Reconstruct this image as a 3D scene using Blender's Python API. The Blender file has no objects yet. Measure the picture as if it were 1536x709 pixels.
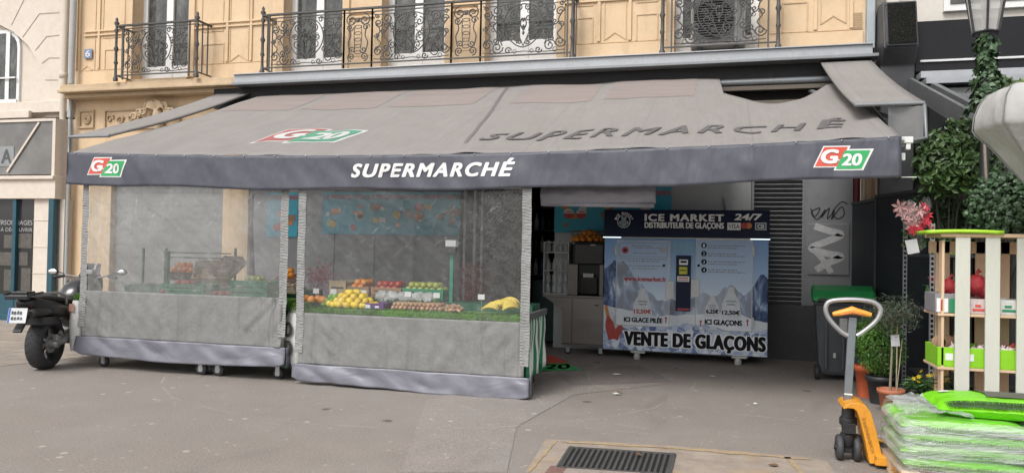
# shop awning street scene
import bpy, bmesh, math, random
from math import sin, cos, pi, radians, sqrt, atan2, tan
from mathutils import Vector, Matrix, noise as mnoise
random.seed(7)
S = bpy.context.scene
COL = S.collection
# ------------------------------------------------------------------ camera model (used to read real positions off the survey of the photo)
FPX, YAW, PITCH, ROLL, EYE = 1150., radians(15.4), radians(0.9), radians(1.05), 1.6
_f = Vector((-sin(YAW)*cos(PITCH), cos(YAW)*cos(PITCH), sin(PITCH)))
_r0 = Vector((cos(YAW), sin(YAW), 0)); _u0 = _r0.cross(_f)
_r = _r0*cos(ROLL)+_u0*sin(ROLL); _u = -_r0*sin(ROLL)+_u0*cos(ROLL)
def at(px, py, Y):
    d = _f+_r*((px-768)/FPX)-_u*((py-354.5)/FPX); t = Y/d.y
    return Vector((d.x*t, Y, EYE+d.z*t))
def gr(px, py, z=0.):
    d = _f+_r*((px-768)/FPX)-_u*((py-354.5)/FPX); t = (z-EYE)/d.z
    return Vector((d.x*t, d.y*t, z))
def AX(px, py, Y): return at(px, py, Y).x
def AZ(px, py, Y): return at(px, py, Y).z
def rect(p0, q0, p1, q1, Y):
    a = at(p0, q0, Y); b = at(p1, q1, Y); c = at(p0, q1, Y); d = at(p1, q0, Y)
    return ((a.x+c.x)/2, (b.x+d.x)/2, (b.z+c.z)/2, (a.z+d.z)/2)   # x0,x1,z0,z1
cam = bpy.data.objects.new('camera', bpy.data.cameras.new('camera')); COL.objects.link(cam)
cam.matrix_world = Matrix(((_r.x, _u.x, -_f.x, 0), (_r.y, _u.y, -_f.y, 0), (_r.z, _u.z, -_f.z, EYE), (0, 0, 0, 1)))
cam.data.sensor_width = 36; cam.data.lens = FPX/1536*36; cam.data.clip_end = 500; cam.data.clip_start = 0.05
S.camera = cam
# ------------------------------------------------------------------ materials
class NT:
    def __init__(s, name):
        m = bpy.data.materials.new(name); m.use_nodes = True; s.m = m; s.t = m.node_tree; s.t.nodes.clear()
        s.out = s.n('ShaderNodeOutputMaterial'); s.tc = None
    def n(s, typ, **kw):
        nd = s.t.nodes.new(typ)
        for k, v in kw.items():
            if k.startswith('i_'): nd.inputs[int(k[2:])].default_value = v
            elif k.startswith('I_'): nd.inputs[k[2:].replace('_', ' ')].default_value = v
            else: setattr(nd, k, v)
        return nd
    def l(s, a, b): s.t.links.new(a, b)
    def co(s, scale=(1, 1, 1), rot=(0, 0, 0)):
        if not s.tc: s.tc = s.n('ShaderNodeTexCoord')
        mp = s.n('ShaderNodeMapping'); mp.inputs['Scale'].default_value = scale; mp.inputs['Rotation'].default_value = rot
        if any(rot):
            m0 = s.n('ShaderNodeMapping'); m0.inputs['Rotation'].default_value = rot; mp.inputs['Rotation'].default_value = (0, 0, 0); s.l(s.tc.outputs['Object'], m0.inputs[0]); s.l(m0.outputs[0], mp.inputs[0])
        else: s.l(s.tc.outputs['Object'], mp.inputs[0])
        return mp.outputs[0]
    def noise(s, sc, det=4, rough=.55, scale=(1, 1, 1), dist=0, rot=(0, 0, 0)):
        n = s.n('ShaderNodeTexNoise', I_Scale=sc, I_Detail=det, I_Roughness=rough, I_Distortion=dist); s.l(s.co(scale, rot), n.inputs['Vector']); return n.outputs[0]
    def vor(s, sc, scale=(1, 1, 1), feature='F1', out='Distance'):
        n = s.n('ShaderNodeTexVoronoi', feature=feature, I_Scale=sc); s.l(s.co(scale), n.inputs['Vector']); return n.outputs[out]
    def ramp(s, fac, stops, interp='LINEAR'):
        r = s.n('ShaderNodeValToRGB'); r.color_ramp.interpolation = interp; e = r.color_ramp.elements
        while len(e) > 1: e.remove(e[-1])
        for i, (p, c) in enumerate(stops):
            if isinstance(c, (int, float)): c = (c, c, c)
            k = e[0] if i == 0 else e.new(p)
            k.position = p; k.color = (*c[:3], 1)
        s.l(fac, r.inputs[0]); return r.outputs[0]
    def mix(s, fac, a, b, mode='MIX'):
        m = s.n('ShaderNodeMix', data_type='RGBA', blend_type=mode)
        for v, i in ((fac, 0), (a, 6), (b, 7)):
            if hasattr(v, 'links'): s.l(v, m.inputs[i])
            elif i == 0: m.inputs[0].default_value = v
            else: m.inputs[i].default_value = (*((v, v, v) if isinstance(v, (int, float)) else v[:3]), 1)
        return m.outputs[2]
    def math(s, op, a, b=0., c=0.):
        m = s.n('ShaderNodeMath', operation=op)
        for i, v in enumerate((a, b, c)):
            if hasattr(v, 'links'): s.l(v, m.inputs[i])
            else: m.inputs[i].default_value = v
        return m.outputs[0]
    def bump(s, h, dist, strength=1.):
        b = s.n('ShaderNodeBump'); b.inputs['Strength'].default_value = strength; b.inputs['Distance'].default_value = dist
        s.l(h, b.inputs['Height']); return b.outputs[0]
    def pbr(s, col, rough=.6, metal=0., normal=None, alpha=None, spec=.5, sheen=0, trans=0, coat=0):
        b = s.n('ShaderNodeBsdfPrincipled')
        for v, k in ((col, 'Base Color'), (rough, 'Roughness'), (metal, 'Metallic'), (alpha, 'Alpha')):
            if v is None: continue
            if hasattr(v, 'links'): s.l(v, b.inputs[k])
            else: b.inputs[k].default_value = (*v[:3], 1) if k == 'Base Color' else v
        if normal is not None: s.l(normal, b.inputs['Normal'])
        b.inputs['Specular IOR Level'].default_value = spec
        if trans: b.inputs['Transmission Weight'].default_value = trans
        if coat: b.inputs['Coat Weight'].default_value = coat
        s.l(b.outputs[0], s.out.inputs[0]); return b
MC = {}
def M(name, col, rough=.6, metal=0., var=.18, sc=6., bump=0., bsc=40., spec=.5, scale=(1, 1, 1), rand=0., coat=0):
    """plain procedural material: a colour broken up by two noises, uneven gloss, optional bump"""
    if name in MC: return MC[name]
    t = NT(name); n1 = t.noise(sc, 6, .65, scale); n2 = t.noise(sc*7.3, 3, .6, scale)
    f = t.mix(.35, n1, n2)
    a = tuple(c*(1-var) for c in col); b = tuple(min(1, c*(1+var)) for c in col)
    c = t.ramp(f, [(.3, a), (.7, b)])
    if rand:
        oi = t.n('ShaderNodeObjectInfo'); hv = t.n('ShaderNodeHueSaturation'); t.l(c, hv.inputs['Color'])
        t.l(t.math('MULTIPLY_ADD', oi.outputs['Random'], rand*2, 1-rand), hv.inputs['Value'])
        t.l(t.math('MULTIPLY_ADD', oi.outputs['Random'], rand*.12, .5-rand*.06), hv.inputs['Hue']); c = hv.outputs[0]
    r = t.ramp(n1, [(.25, max(0, rough-.1)), (.75, min(1, rough+.1))])
    nm = t.bump(t.noise(bsc, 4, .6, scale), bump) if bump else None
    t.pbr(c, r, metal, nm, spec=spec, coat=coat); MC[name] = t.m; return t.m
# ------------------------------------------------------------------ mesh builder
class MB:
    def __init__(s): s.v = []; s.f = []; s.sm = []
    def add(s, vs, fs, smooth=False):
        o = len(s.v); s.v += [tuple(v) for v in vs]; s.f += [tuple(i+o for i in f) for f in fs]; s.sm += [smooth]*len(fs); return s
    def bx(s, x0, x1, y0, y1, z0, z1):
        return s.add([(x0, y0, z0), (x1, y0, z0), (x1, y1, z0), (x0, y1, z0), (x0, y0, z1), (x1, y0, z1), (x1, y1, z1), (x0, y1, z1)],
                     [(3, 2, 1, 0), (4, 5, 6, 7), (0, 1, 5, 4), (1, 2, 6, 5), (2, 3, 7, 6), (3, 0, 4, 7)])
    def obx(s, p, q, w, h, up=(0, 0, 1)):
        """box bar from p to q, width w (sideways), height h"""
        p = Vector(p); q = Vector(q); d = (q-p).normalized(); u = Vector(up); sd = d.cross(u)
        if sd.length < 1e-4: sd = d.cross(Vector((0, 1, 0)))
        sd.normalize(); u = sd.cross(d).normalized(); vs = []
        for e in (p, q):
            for a, b in ((-1, -1), (1, -1), (1, 1), (-1, 1)): vs.append(e+sd*a*w/2+u*b*h/2)
        return s.add(vs, [(0, 1, 2, 3), (7, 6, 5, 4), (0, 4, 5, 1), (1, 5, 6, 2), (2, 6, 7, 3), (3, 7, 4, 0)])
    def tube(s, pts, r, n=6, cap=True, smooth=True):
        pts = [Vector(p) for p in pts]; N = len(pts); rr = r if isinstance(r, (list, tuple)) else [r]*N
        vs = []; ref = None
        for i, p in enumerate(pts):
            d = (pts[min(i+1, N-1)]-pts[max(i-1, 0)]).normalized()
            if ref is None: ref = d.orthogonal().normalized()
            a = (ref-d*ref.dot(d))
            a = a.normalized() if a.length > 1e-5 else d.orthogonal().normalized()
            ref = a; b = d.cross(a)
            for k in range(n):
                t = 2*pi*k/n; vs.append(p+(a*cos(t)+b*sin(t))*rr[i])
        fs = [(i*n+k, i*n+(k+1) % n, (i+1)*n+(k+1) % n, (i+1)*n+k) for i in range(N-1) for k in range(n)]
        s.add(vs, fs, smooth)
        if cap: s.add([vs[k] for k in range(n)][::-1], [tuple(range(n))]); s.add(vs[-n:], [tuple(range(n))])
        return s
    def lathe(s, prof, c=(0, 0, 0), n=16, axis='z', smooth=True, cap=True):
        c = Vector(c); vs = []
        def mp(r, h, t):
            a, b = r*cos(t), r*sin(t)
            return c+Vector({'z': (a, b, h), 'y': (a, h, b), 'x': (h, a, b)}[axis])
        for r, h in prof:
            for k in range(n): vs.append(mp(r, h, 2*pi*k/n))
        m = len(prof)
        s.add(vs, [(i*n+k, i*n+(k+1) % n, (i+1)*n+(k+1) % n, (i+1)*n+k) for i in range(m-1) for k in range(n)], smooth)
        if cap:
            if prof[0][0] > 1e-4: s.add(vs[:n], [tuple(range(n))])
            if prof[-1][0] > 1e-4: s.add(vs[-n:], [tuple(range(n))])
        return s
    def ball(s, c, r, n=10, m=7, sc=(1, 1, 1), jit=0.):
        c = Vector(c); vs = [c+Vector((0, 0, -r*sc[2]))]
        for i in range(1, m):
            ph = -pi/2+pi*i/m
            for k in range(n):
                t = 2*pi*k/n; q = r*(1+random.uniform(-jit, jit)); vs.append(c+Vector((q*cos(ph)*cos(t)*sc[0], q*cos(ph)*sin(t)*sc[1], q*sin(ph)*sc[2])))
        vs.append(c+Vector((0, 0, r*sc[2]))); L = len(vs)-1
        fs = [(0, 1+(k+1) % n, 1+k) for k in range(n)]
        fs += [(1+i*n+k, 1+i*n+(k+1) % n, 1+(i+1)*n+(k+1) % n, 1+(i+1)*n+k) for i in range(m-2) for k in range(n)]
        fs += [(L, 1+(m-2)*n+k, 1+(m-2)*n+(k+1) % n) for k in range(n)]
        return s.add(vs, fs, True)
    def grid(s, f, nu, nv, smooth=True):
        vs = [f(i/nu, j/nv) for j in range(nv+1) for i in range(nu+1)]
        return s.add(vs, [(j*(nu+1)+i, j*(nu+1)+i+1, (j+1)*(nu+1)+i+1, (j+1)*(nu+1)+i) for j in range(nv) for i in range(nu)], smooth)
    def prism(s, poly, fn, a, b):
        """2-D polygon poly pushed from depth a to b; fn(u,v,d)->xyz"""
        n = len(poly); vs = [fn(u, v, a) for u, v in poly]+[fn(u, v, b) for u, v in poly]
        return s.add(vs, [tuple(range(n)), tuple(range(2*n-1, n-1, -1))]+[(k, (k+1) % n, n+(k+1) % n, n+k) for k in range(n)])
    def pxz(s, poly, y0, y1): return s.prism(poly, lambda u, v, d: (u, d, v), y0, y1)
    def poly(s, vs): return s.add(vs, [tuple(range(len(vs)))])
def root_of(o):
    while o.parent: o = o.parent
    return o
def tagit(o, label=None, cat=None, group=None, kind=None):
    for k, v in (('label', label), ('category', cat), ('group', group), ('kind', kind)):
        if v: o[k] = v
    return o
def thing(name, label, cat, loc=(0, 0, 0), group=None, rz=0.):
    o = bpy.data.objects.new(name, None); COL.objects.link(o); o.location = loc; o.rotation_euler = (0, 0, rz); o.empty_display_size = .1
    return tagit(o, label, cat, group)
def build(mb, name, mat, parent=None, loc=None, bev=0., local=False, solid=0., mod=None):
    me = bpy.data.meshes.new(name); off = Vector((0, 0, 0))
    if parent is not None and not local: off = Vector(root_of(parent).location)
    elif parent is None and loc is not None: off = Vector(loc)
    me.from_pydata([tuple(Vector(v)-off) for v in mb.v] if not local else mb.v, [], mb.f); me.update()
    me.polygons.foreach_set('use_smooth', mb.sm)
    bm = bmesh.new(); bm.from_mesh(me); bmesh.ops.recalc_face_normals(bm, faces=bm.faces); bm.to_mesh(me); bm.free()
    for m in (mat if isinstance(mat, list) else [mat]): me.materials.append(m)
    o = bpy.data.objects.new(name, me); COL.objects.link(o)
    if parent is not None: o.parent = parent
    elif loc is not None: o.location = loc
    if solid: q = o.modifiers.new('thick', 'SOLIDIFY'); q.thickness = solid; q.offset = 0
    if bev: q = o.modifiers.new('bevel', 'BEVEL'); q.width = bev; q.segments = 2; q.limit_method = 'ANGLE'; q.angle_limit = radians(40)
    return o
def struct(mb, name, mat, **k): o = build(mb, name, mat, **k); o['kind'] = 'structure'; return o
def dup(o, loc=None, rot=None, label=None, scale=None, parent=None):
    c = o.copy(); COL.objects.link(c)
    if parent is not None: c.parent = parent
    if loc is not None: c.location = loc
    if rot is not None: c.rotation_euler = rot
    if scale is not None: c.scale = scale if isinstance(scale, (tuple, list)) else (scale,)*3
    if label: c['label'] = label
    for ch in list(o.children): dup(ch, parent=c)
    return c
# ------------------------------------------------------------------ lettering
TC = {}
def textmesh(s, bold=0., shear=0., space=1.):
    k = (s, bold, shear, space)
    if k in TC: return TC[k]
    cu = bpy.data.curves.new('t', 'FONT'); cu.body = s; cu.offset = bold; cu.shear = shear; cu.space_character = space; cu.resolution_u = 4
    o = bpy.data.objects.new('t', cu); COL.objects.link(o); dg = bpy.context.evaluated_depsgraph_get(); dg.update()
    me = bpy.data.meshes.new_from_object(o.evaluated_get(dg)); vs = [v.co.copy() for v in me.vertices]; fs = [tuple(p.vertices) for p in me.polygons]
    bpy.data.objects.remove(o); bpy.data.curves.remove(cu); bpy.data.meshes.remove(me)
    x0 = min(v.x for v in vs); x1 = max(v.x for v in vs); y0 = min(v.y for v in vs); y1 = max(v.y for v in vs)
    TC[k] = ([((v.x-x0)/(x1-x0), (v.y-y0)/(y1-y0)) for v in vs], fs, (x1-x0)/(y1-y0)); return TC[k]
def text(mb, s, x0, x1, z0, z1, fn, bold=.0, shear=0., space=1., lift=(0, -1, 0)):
    """lettering filling x0..x1, z0..z1 of a surface fn(u, w)->xyz"""
    vs, fs, asp = textmesh(s, 0., shear, space); h = z1-z0; k = bold*h*1.6; x0 += k; x1 -= k; z0 += k*.6; z1 -= k*.6
    offs = [(0, 0)] if bold <= 0 else [(0, 0), (k, 0), (-k, 0), (0, k*.6), (0, -k*.6), (k*.7, k*.5), (-k*.7, -k*.5), (k*.7, -k*.5), (-k*.7, k*.5)]
    for i, (du, dv) in enumerate(offs):
        P = []
        for a, b in vs:
            p = Vector(fn(x0+(x1-x0)*a+du, z0+(z1-z0)*b+dv)); q = fn(x0+(x1-x0)*a+du, z0+(z1-z0)*b+dv); P.append(p+Vector(lift)*(i*.0003))
        mb.add(P, fs)
    return mb
def flat(Y): return lambda u, w: (u, Y, w)
def leaves(mb, n, place, size, curl=.25, shape=0, up=.2):
    """n separate folded leaves; place() -> (point, outward direction)"""
    for _ in range(n):
        p, d = place(); p = Vector(p); d = Vector(d)+Vector((random.gauss(0, .5), random.gauss(0, .5), random.gauss(0, .5)+up)); d.normalize()
        t = Vector((random.gauss(0, 1), random.gauss(0, 1), random.gauss(-.3, 1))); t = (t-d*t.dot(d)).normalized(); b = d.cross(t)
        L = size*random.uniform(.6, 1.25); W = L*(.5 if shape == 0 else .85 if shape == 1 else .16)
        c = d*curl*L
        if shape == 1:
            vs = [p, p+t*L*.35+b*W*.55-c*.3, p+t*L*.6+b*W*.25, p+t*L-c*.5, p+t*L*.6-b*W*.25, p+t*L*.35-b*W*.55-c*.3, p+t*L*.45+c*.2]
            mb.add(vs, [(0, 1, 2, 6), (6, 2, 3), (6, 3, 4), (0, 6, 4, 5)])
        else:
            vs = [p, p+t*L*.5+b*W*.5, p+t*L-c*.4, p+t*L*.5-b*W*.5, p+t*L*.5-c*.3]
            mb.add(vs, [(0, 1, 4), (1, 2, 4), (2, 3, 4), (3, 0, 4)])
def nz(x, y=0., z=0.): return mnoise.noise(Vector((x, y, z)))
def leafmat(name, dark, light):
    if name in MC: return MC[name]
    t = NT(name); c = t.ramp(t.noise(9, 5, .7), [(.3, dark), (.72, light)]); c2 = t.ramp(t.noise(2.5, 2), [(.35, .55), (.7, 1.25)])
    b = t.pbr(t.mix(1., c, c2, 'MULTIPLY'), .42, 0, None, spec=.5); MC[name] = t.m; return t.m
# ================================================================== SETTING
def asphalt(name, base, seed=0., spots=True, rough=.85):
    t = NT(name); a = t.noise(.55, 5, .6); b = t.noise(3.2, 6, .7); g = t.noise(75, 4, .85); st = t.noise(1.1, 3, .5, (1, .35, 1), 1.5)
    c = t.ramp(t.mix(.5, a, b), [(.3, tuple(x*.74 for x in base)), (.7, tuple(x*1.2 for x in base))])
    c = t.mix(t.ramp(g, [(.45, 0.), (.60, .75)]), c, tuple(x*1.7 for x in base)); c = t.mix(t.ramp(t.noise(60, 3, .8, (1, 1.1, 1)), [(.36, .55), (.48, 0.)]), c, tuple(x*.5 for x in base)); c = t.mix(t.ramp(t.noise(.35, 4, .6, (1, 1, 1), .6), [(.45, 0.), (.62, .35)]), c, (base[0]*1.15, base[1]*1.22, base[2]*1.28))
    c = t.mix(t.ramp(st, [(.62, 0.), (.75, .28)]), c, tuple(x*.55 for x in base))
    if spots:
        v = t.vor(3.1); c = t.mix(t.ramp(v, [(.07, .75), (.10, 0.)]), c, tuple(min(1, x*2.1) for x in base))
        v = t.vor(1.15, (1, 1, 1)); c = t.mix(t.ramp(t.math('ADD', v, t.math('MULTIPLY', t.noise(16, 3), .12)), [(.10, .75), (.13, 0.)]), c, tuple(x*.3 for x in base))
        v = t.vor(5.7); c = t.mix(t.ramp(v, [(.07, .6), (.11, 0.)]), c, tuple(x*1.9 for x in base))
        v = t.vor(.16, feature='DISTANCE_TO_EDGE'); c = t.mix(t.ramp(t.math('ADD', v, t.math('MULTIPLY', t.noise(3, 5), .04)), [(.012, .3), (.02, 0.)]), c, tuple(x*.5 for x in base))
    for cx0, cy0, r0, w0 in ((-.9, 9.6, 2.75, .012), (-.2, 8.9, 1.9, .010), (-3.6, 9.5, 3.3, .012), (.6, 10.2, 2.3, .014)):
        vm = t.n('ShaderNodeVectorMath', operation='DISTANCE'); t.l(t.co(), vm.inputs[0]); vm.inputs[1].default_value = (cx0, cy0, 0)
        d = t.math('ABSOLUTE', t.math('SUBTRACT', t.math('ADD', vm.outputs['Value'], t.math('MULTIPLY', t.noise(.8, 2), .3)), r0+.15)); c = t.mix(t.math('MULTIPLY', t.ramp(d, [(w0*.4, .55), (w0*1.3, 0.)]), t.ramp(t.noise(1.7, 4, .7), [(.45, 0.), (.58, 1.)])), c, tuple(x*1.75 for x in base))
    t.pbr(c, t.ramp(b, [(.3, rough-.12), (.7, rough+.1)]), 0, t.bump(t.mix(.5, g, b), .006), spec=.35); return t.m
A0 = asphalt('worn asphalt', (.228, .200, .178)); A1 = asphalt('newer asphalt patch', (.190, .168, .154)); A2 = asphalt('pale asphalt strip', (.246, .217, .196))
g = MB()
g.grid(lambda u, v: (-60+120*u, -30+100*v, 0), 12, 12)
struct(g, 'pavement', A0)
def sheet(name, pts, z, mat, **k):
    m = MB(); m.poly([(p[0], p[1], z) for p in pts]); return struct(m, name, mat, **k)
sheet('asphalt_patch', [gr(*p) for p in ((600, 709), (640, 600), (830, 556), (1010, 562), (1010, 574), (860, 592), (775, 640), (760, 709))], .004, A2)
sheet('asphalt_patch', [gr(*p) for p in ((855, 578), (830, 556), (960, 548), (1010, 573))], .008, A1)
t = NT('pale stone paving'); br = t.n('ShaderNodeTexBrick', I_Scale=1.0); br.inputs['Brick Width'].default_value = .55; br.inputs['Row Height'].default_value = .3; br.inputs['Mortar Size'].default_value = .008
br.inputs['Color1'].default_value = (.36, .31, .26, 1); br.inputs['Color2'].default_value = (.29, .25, .215, 1); br.inputs['Mortar'].default_value = (.17, .14, .12, 1); t.l(t.co(), br.inputs[0])
t.pbr(t.mix(.5, br.outputs[0], t.ramp(t.noise(7, 5), [(.3, .6), (.7, 1.1)]), 'MULTIPLY'), .8, 0, t.bump(t.noise(60), .003)); PAV = t.m
sheet('stone_paving', [(-30, 7.75), (-8.75, 7.65), (-8.0, 10.2), (-8.0, 12.3), (-30, 12.3)], .004, PAV)
# concrete slab round the grate, with its rusty ochre edge
t = NT('stained concrete'); b = t.noise(5, 6, .7); c = t.ramp(b, [(.3, (.25, .20, .165)), (.7, (.39, .33, .27))])
c = t.mix(t.ramp(t.noise(2.4, 4), [(.52, 0.), (.64, .5)]), c, (.42, .29, .16)); c = t.mix(t.ramp(t.vor(24), [(.05, .6), (.12, 0.)]), c, (.16, .13, .11))
t.pbr(c, .85, 0, t.bump(t.noise(60), .004)); CONC = t.m
slab = [gr(770, 740), gr(818, 659), gr(845, 660), gr(1000, 668), gr(1215, 686), gr(1240, 692), gr(1262, 720), gr(1290, 790), gr(760, 790)]
sheet('concrete_slab', slab, .006, CONC)
t = NT('ochre edging'); t.pbr(t.ramp(t.noise(14, 5, .8), [(.38, (.28, .22, .17)), (.6, (.47, .33, .16))]), .9); OCH = t.m
m = MB()
def band(pts, w, z):
    for i in range(len(pts)-1):
        p, q = Vector(pts[i]), Vector(pts[i+1]); d = (q-p).normalized(); s_ = Vector((-d.y, d.x, 0))*w
        N = 24
        for k in range(N):
            a = p.lerp(q, k/N); b_ = p.lerp(q, (k+1)/N); w0 = .75+.5*nz(a.x*9, a.y*9); w1 = .75+.5*nz(b_.x*9, b_.y*9)
            m.poly([a+Vector((0, 0, z)), b_+Vector((0, 0, z)), b_-s_*w1+Vector((0, 0, z)), a-s_*w0+Vector((0, 0, z))])
band([gr(845, 662.5), gr(1000, 671), gr(1215, 689)], .06, .01); band([gr(790, 709), gr(832, 662)], .03, .01); band([gr(1185, 686.5), gr(1215, 720)], .05, .01)
struct(m, 'slab_edging', OCH)
# drain grate
IRON = M('cast iron', (.13, .125, .12), .55, .5, .3, 20, .002, 90); PIT = M('dark pit', (.01, .01, .01), .9)
G = thing('drain_grate', 'rectangular iron drain grate with narrow bars set in the stained concrete slab', 'drain grate', (-.76, 5.8, .008))
gx = [gr(855, 672.5), gr(1012, 683), gr(1004, 714), gr(836, 703)]
m = MB()
for i in range(4):
    p, q = gx[i], gx[(i+1) % 4]; m.obx(p+Vector((0, 0, .013)), q+Vector((0, 0, .013)), .022, .014)
build(m, 'frame', IRON, G)
m = MB(); NB = 19
for i in range(NB):
    s_ = (i+.5)/NB; p = gx[0].lerp(gx[1], s_); q = gx[3].lerp(gx[2], s_); m.obx(p+Vector((0, 0, .012)), q+Vector((0, 0, .012)), .021, .01)
build(m, 'bars', IRON, G, bev=.002)
m = MB(); m.poly([p+Vector((0, 0, .009)) for p in gx]); build(m, 'pit', PIT, G)
T_ = thing('cast_iron_frame', 'reddish rusty iron access cover in front of the drain grate', 'access cover', tuple(gr(850, 716)))
q = [gr(826, 700.5), gr(985, 711), gr(975, 760), gr(790, 745)]
m = MB(); m.prism([(p.x, p.y) for p in q], lambda u, v, d: (u, v, d), .007, .016); build(m, 'cover', M('rusty brown iron', (.22, .13, .11), .7, .2, .3, 12, .002), T_)
q2 = [gr(850, 705), gr(960, 712), gr(950, 760), gr(820, 745)]
m = MB(); m.prism([(p.x, p.y) for p in q2], lambda u, v, d: (u, v, d), .0165, .019); build(m, 'infill', M('pale infill', (.3, .25, .22), .8, 0, .3, 12), T_)
# ================================================================== YELLOW BUILDING
WY = 12.3
t = NT('ochre render'); n1 = t.noise(1.3, 5, .6); n2 = t.noise(5, 6, .7); c = t.ramp(t.mix(.5, n1, n2), [(.28, (.60, .43, .265)), (.5, (.67, .50, .325)), (.72, (.71, .555, .39))])
c = t.mix(t.ramp(t.noise(2.2, 5, .7, (1, 1, .3)), [(.52, 0.), (.72, .5)]), c, (.42, .31, .21)); t.pbr(c, .85, 0, t.bump(t.noise(45, 5), .004), spec=.3); OCR = t.m
GROOVE = M('render moulding', (.58, .42, .265), .85)
STONE = M('carved limestone', (.50, .38, .25), .85, 0, .22, 4, .004, 40)
ZINC = M('painted grey metal', (.23, .24, .25), .45, .3, .15, 3)
ZINCL = M('pale zinc sheet', (.36, .37, .385), .4, .3, .15, 3)
WHITE = M('white window paint', (.74, .74, .73), .45, 0, .08, 5)
t = NT('dark window glass'); c = t.ramp(t.noise(3.5, 6, .75, (1, 1, .6)), [(.35, (.02, .021, .02)), (.52, (.075, .077, .07)), (.68, (.16, .16, .15))]); t.pbr(c, .06, 0, t.bump(t.noise(1.5), .01, .3), spec=.6); GLASS = t.m
BLACK = M('black shade', (.02, .02, .021), .8)
DARKM = M('charcoal metal', (.055, .057, .062), .5, .2, .2, 4)
X0b, X1b = -12.42, 2.06
wins = [(201, 285), (427, 515), (574, 669), (729, 836), (1012, 1139)]
def wx(p, py=60, Y=WY): return AX(p, py, Y)
BLD = thing('apartment_building', 'ochre rendered apartment building with iron balconies above the long grey shop awning', 'building', (-5, WY, 0))
WR = [(wx(a, 30), wx(b, 30)) for a, b in wins]; WZ0, WZ1 = 4.72, 7.1
m = MB(); xs = X0b
for a, b in WR:
    m.bx(xs, a, WY, WY+.45, 4.4, 9.2); m.bx(a, b, WY, WY+.45, 4.4, WZ0); m.bx(a, b, WY, WY+.45, WZ1, 9.2); xs = b
m.bx(xs, X1b, WY, WY+.45, 4.4, 9.2)
build(m, 'wall', OCR, BLD)
def outline(mb, x0, x1, z0, z1, w=.018, d=.012, vee=0, Y=WY):
    Y0 = Y-d
    mb.bx(x0, x0+w, Y0, Y+.01, z0, z1); mb.bx(x1-w, x1, Y0, Y+.01, z0, z1); mb.bx(x0+w, x1-w, Y0, Y+.01, z1-w, z1)
    if vee:
        xm = (x0+x1)/2; mb.obx((x0+w, Y-d/2, z0+w/2), (xm, Y-d/2, z0+vee), w, d, (0, -1, 0)); mb.obx((xm, Y-d/2, z0+vee), (x1-w, Y-d/2, z0+w/2), w, d, (0, -1, 0))
    else: mb.bx(x0+w, x1-w, Y0, Y+.01, z0, z0+w)
m = MB()
def orect(p0, q0, p1, q1, vee=0): 
    x0, x1, z0, z1 = rect(p0, q0, p1, q1, WY); outline(m, x0, x1, z0, z1 if q0 > 0 else z1+1.6, vee=vee)
for r_ in ((157, 74, 186, 123), (155, -1, 188, 57), (304, 66, 336, 106), (303, -1, 336, 48), (864, 27, 890, 72), (864, -1, 890, 10), (954, 21, 987, 66), (954, -1, 987, 4), (1173, 4, 1212, 51)): orect(*r_)
for r_ in ((121, -1, 144, 108), (345, -1, 374, 92), (906, -1, 940, 60), (1230, -1, 1270, 36)): orect(*r_, vee=.12)
build(m, 'moulding', GROOVE, BLD)
# pilasters and string courses stand a little proud of the wall
m = MB()
for p0, p1 in ((114, 151), (340, 379), (896, 947), (1220, 1279)):
    x0, x1 = wx(p0), wx(p1)
    for a, b in ((x0, x0+.05), (x1-.05, x1)): m.bx(a, b, WY-.03, WY+.01, 4.97, 9.1)
for i, (a, b) in enumerate(WR):
    m.bx(a-.13, a, WY-.045, WY+.01, 4.72, 7.2); m.bx(b, b+.13, WY-.045, WY+.01, 4.72, 7.2)
segs = [(X0b+.2, WR[0][0]-.13)]+[(WR[i][1]+.13, WR[i+1][0]-.13) for i in range(4)]+[(WR[4][1]+.13, X1b-.1)]
for a, b in segs:
    m.bx(a, b, WY-.025, WY+.01, 4.62, 4.93)
    for z in (5.62, 5.70): m.bx(a, b, WY-.034, WY+.01, z, z+.03)
build(m, 'pilaster', OCR, BLD, bev=.004)
m = MB()
for z in (4.945,):
    for a, b in segs: m.bx(a, b, WY-.012, WY+.01, z, z+.012)
build(m, 'joint', GROOVE, BLD)
for i, (a, b) in enumerate(WR):
    Yw = WY+.24; f = MB(); w = .07
    f.bx(a, a+w, Yw, Yw+.06, WZ0, WZ1); f.bx(b-w, b, Yw, Yw+.06, WZ0, WZ1); xm = (a+b)/2
    f.bx(xm-.075, xm+.075, Yw-.015, Yw+.055, WZ0, WZ1); f.bx(a+w, b-w, Yw, Yw+.06, WZ0, WZ0+(.3 if i != 3 else .42)); f.bx(a+w, b-w, Yw, Yw+.06, WZ1-.09, WZ1)
    for xa in (a+w, b-w-.045): f.bx(xa, xa+.045, Yw-.01, Yw+.05, WZ0+.2, WZ1-.1)
    W = build(f, 'window', WHITE, BLD, bev=.004)
    p = MB(); p.bx(a+w, b-w, Yw+.03, Yw+.04, WZ0+.2, WZ1-.05); build(p, 'pane', GLASS, W)
    c_ = MB(); c_.bx(a, b, Yw+.35, Yw+.4, WZ0, WZ1); 
    c_.bx(a, b, WY-.06, WY+.3, WZ0-.06, WZ0-.002); build(c_, 'sill', STONE, W)
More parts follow.
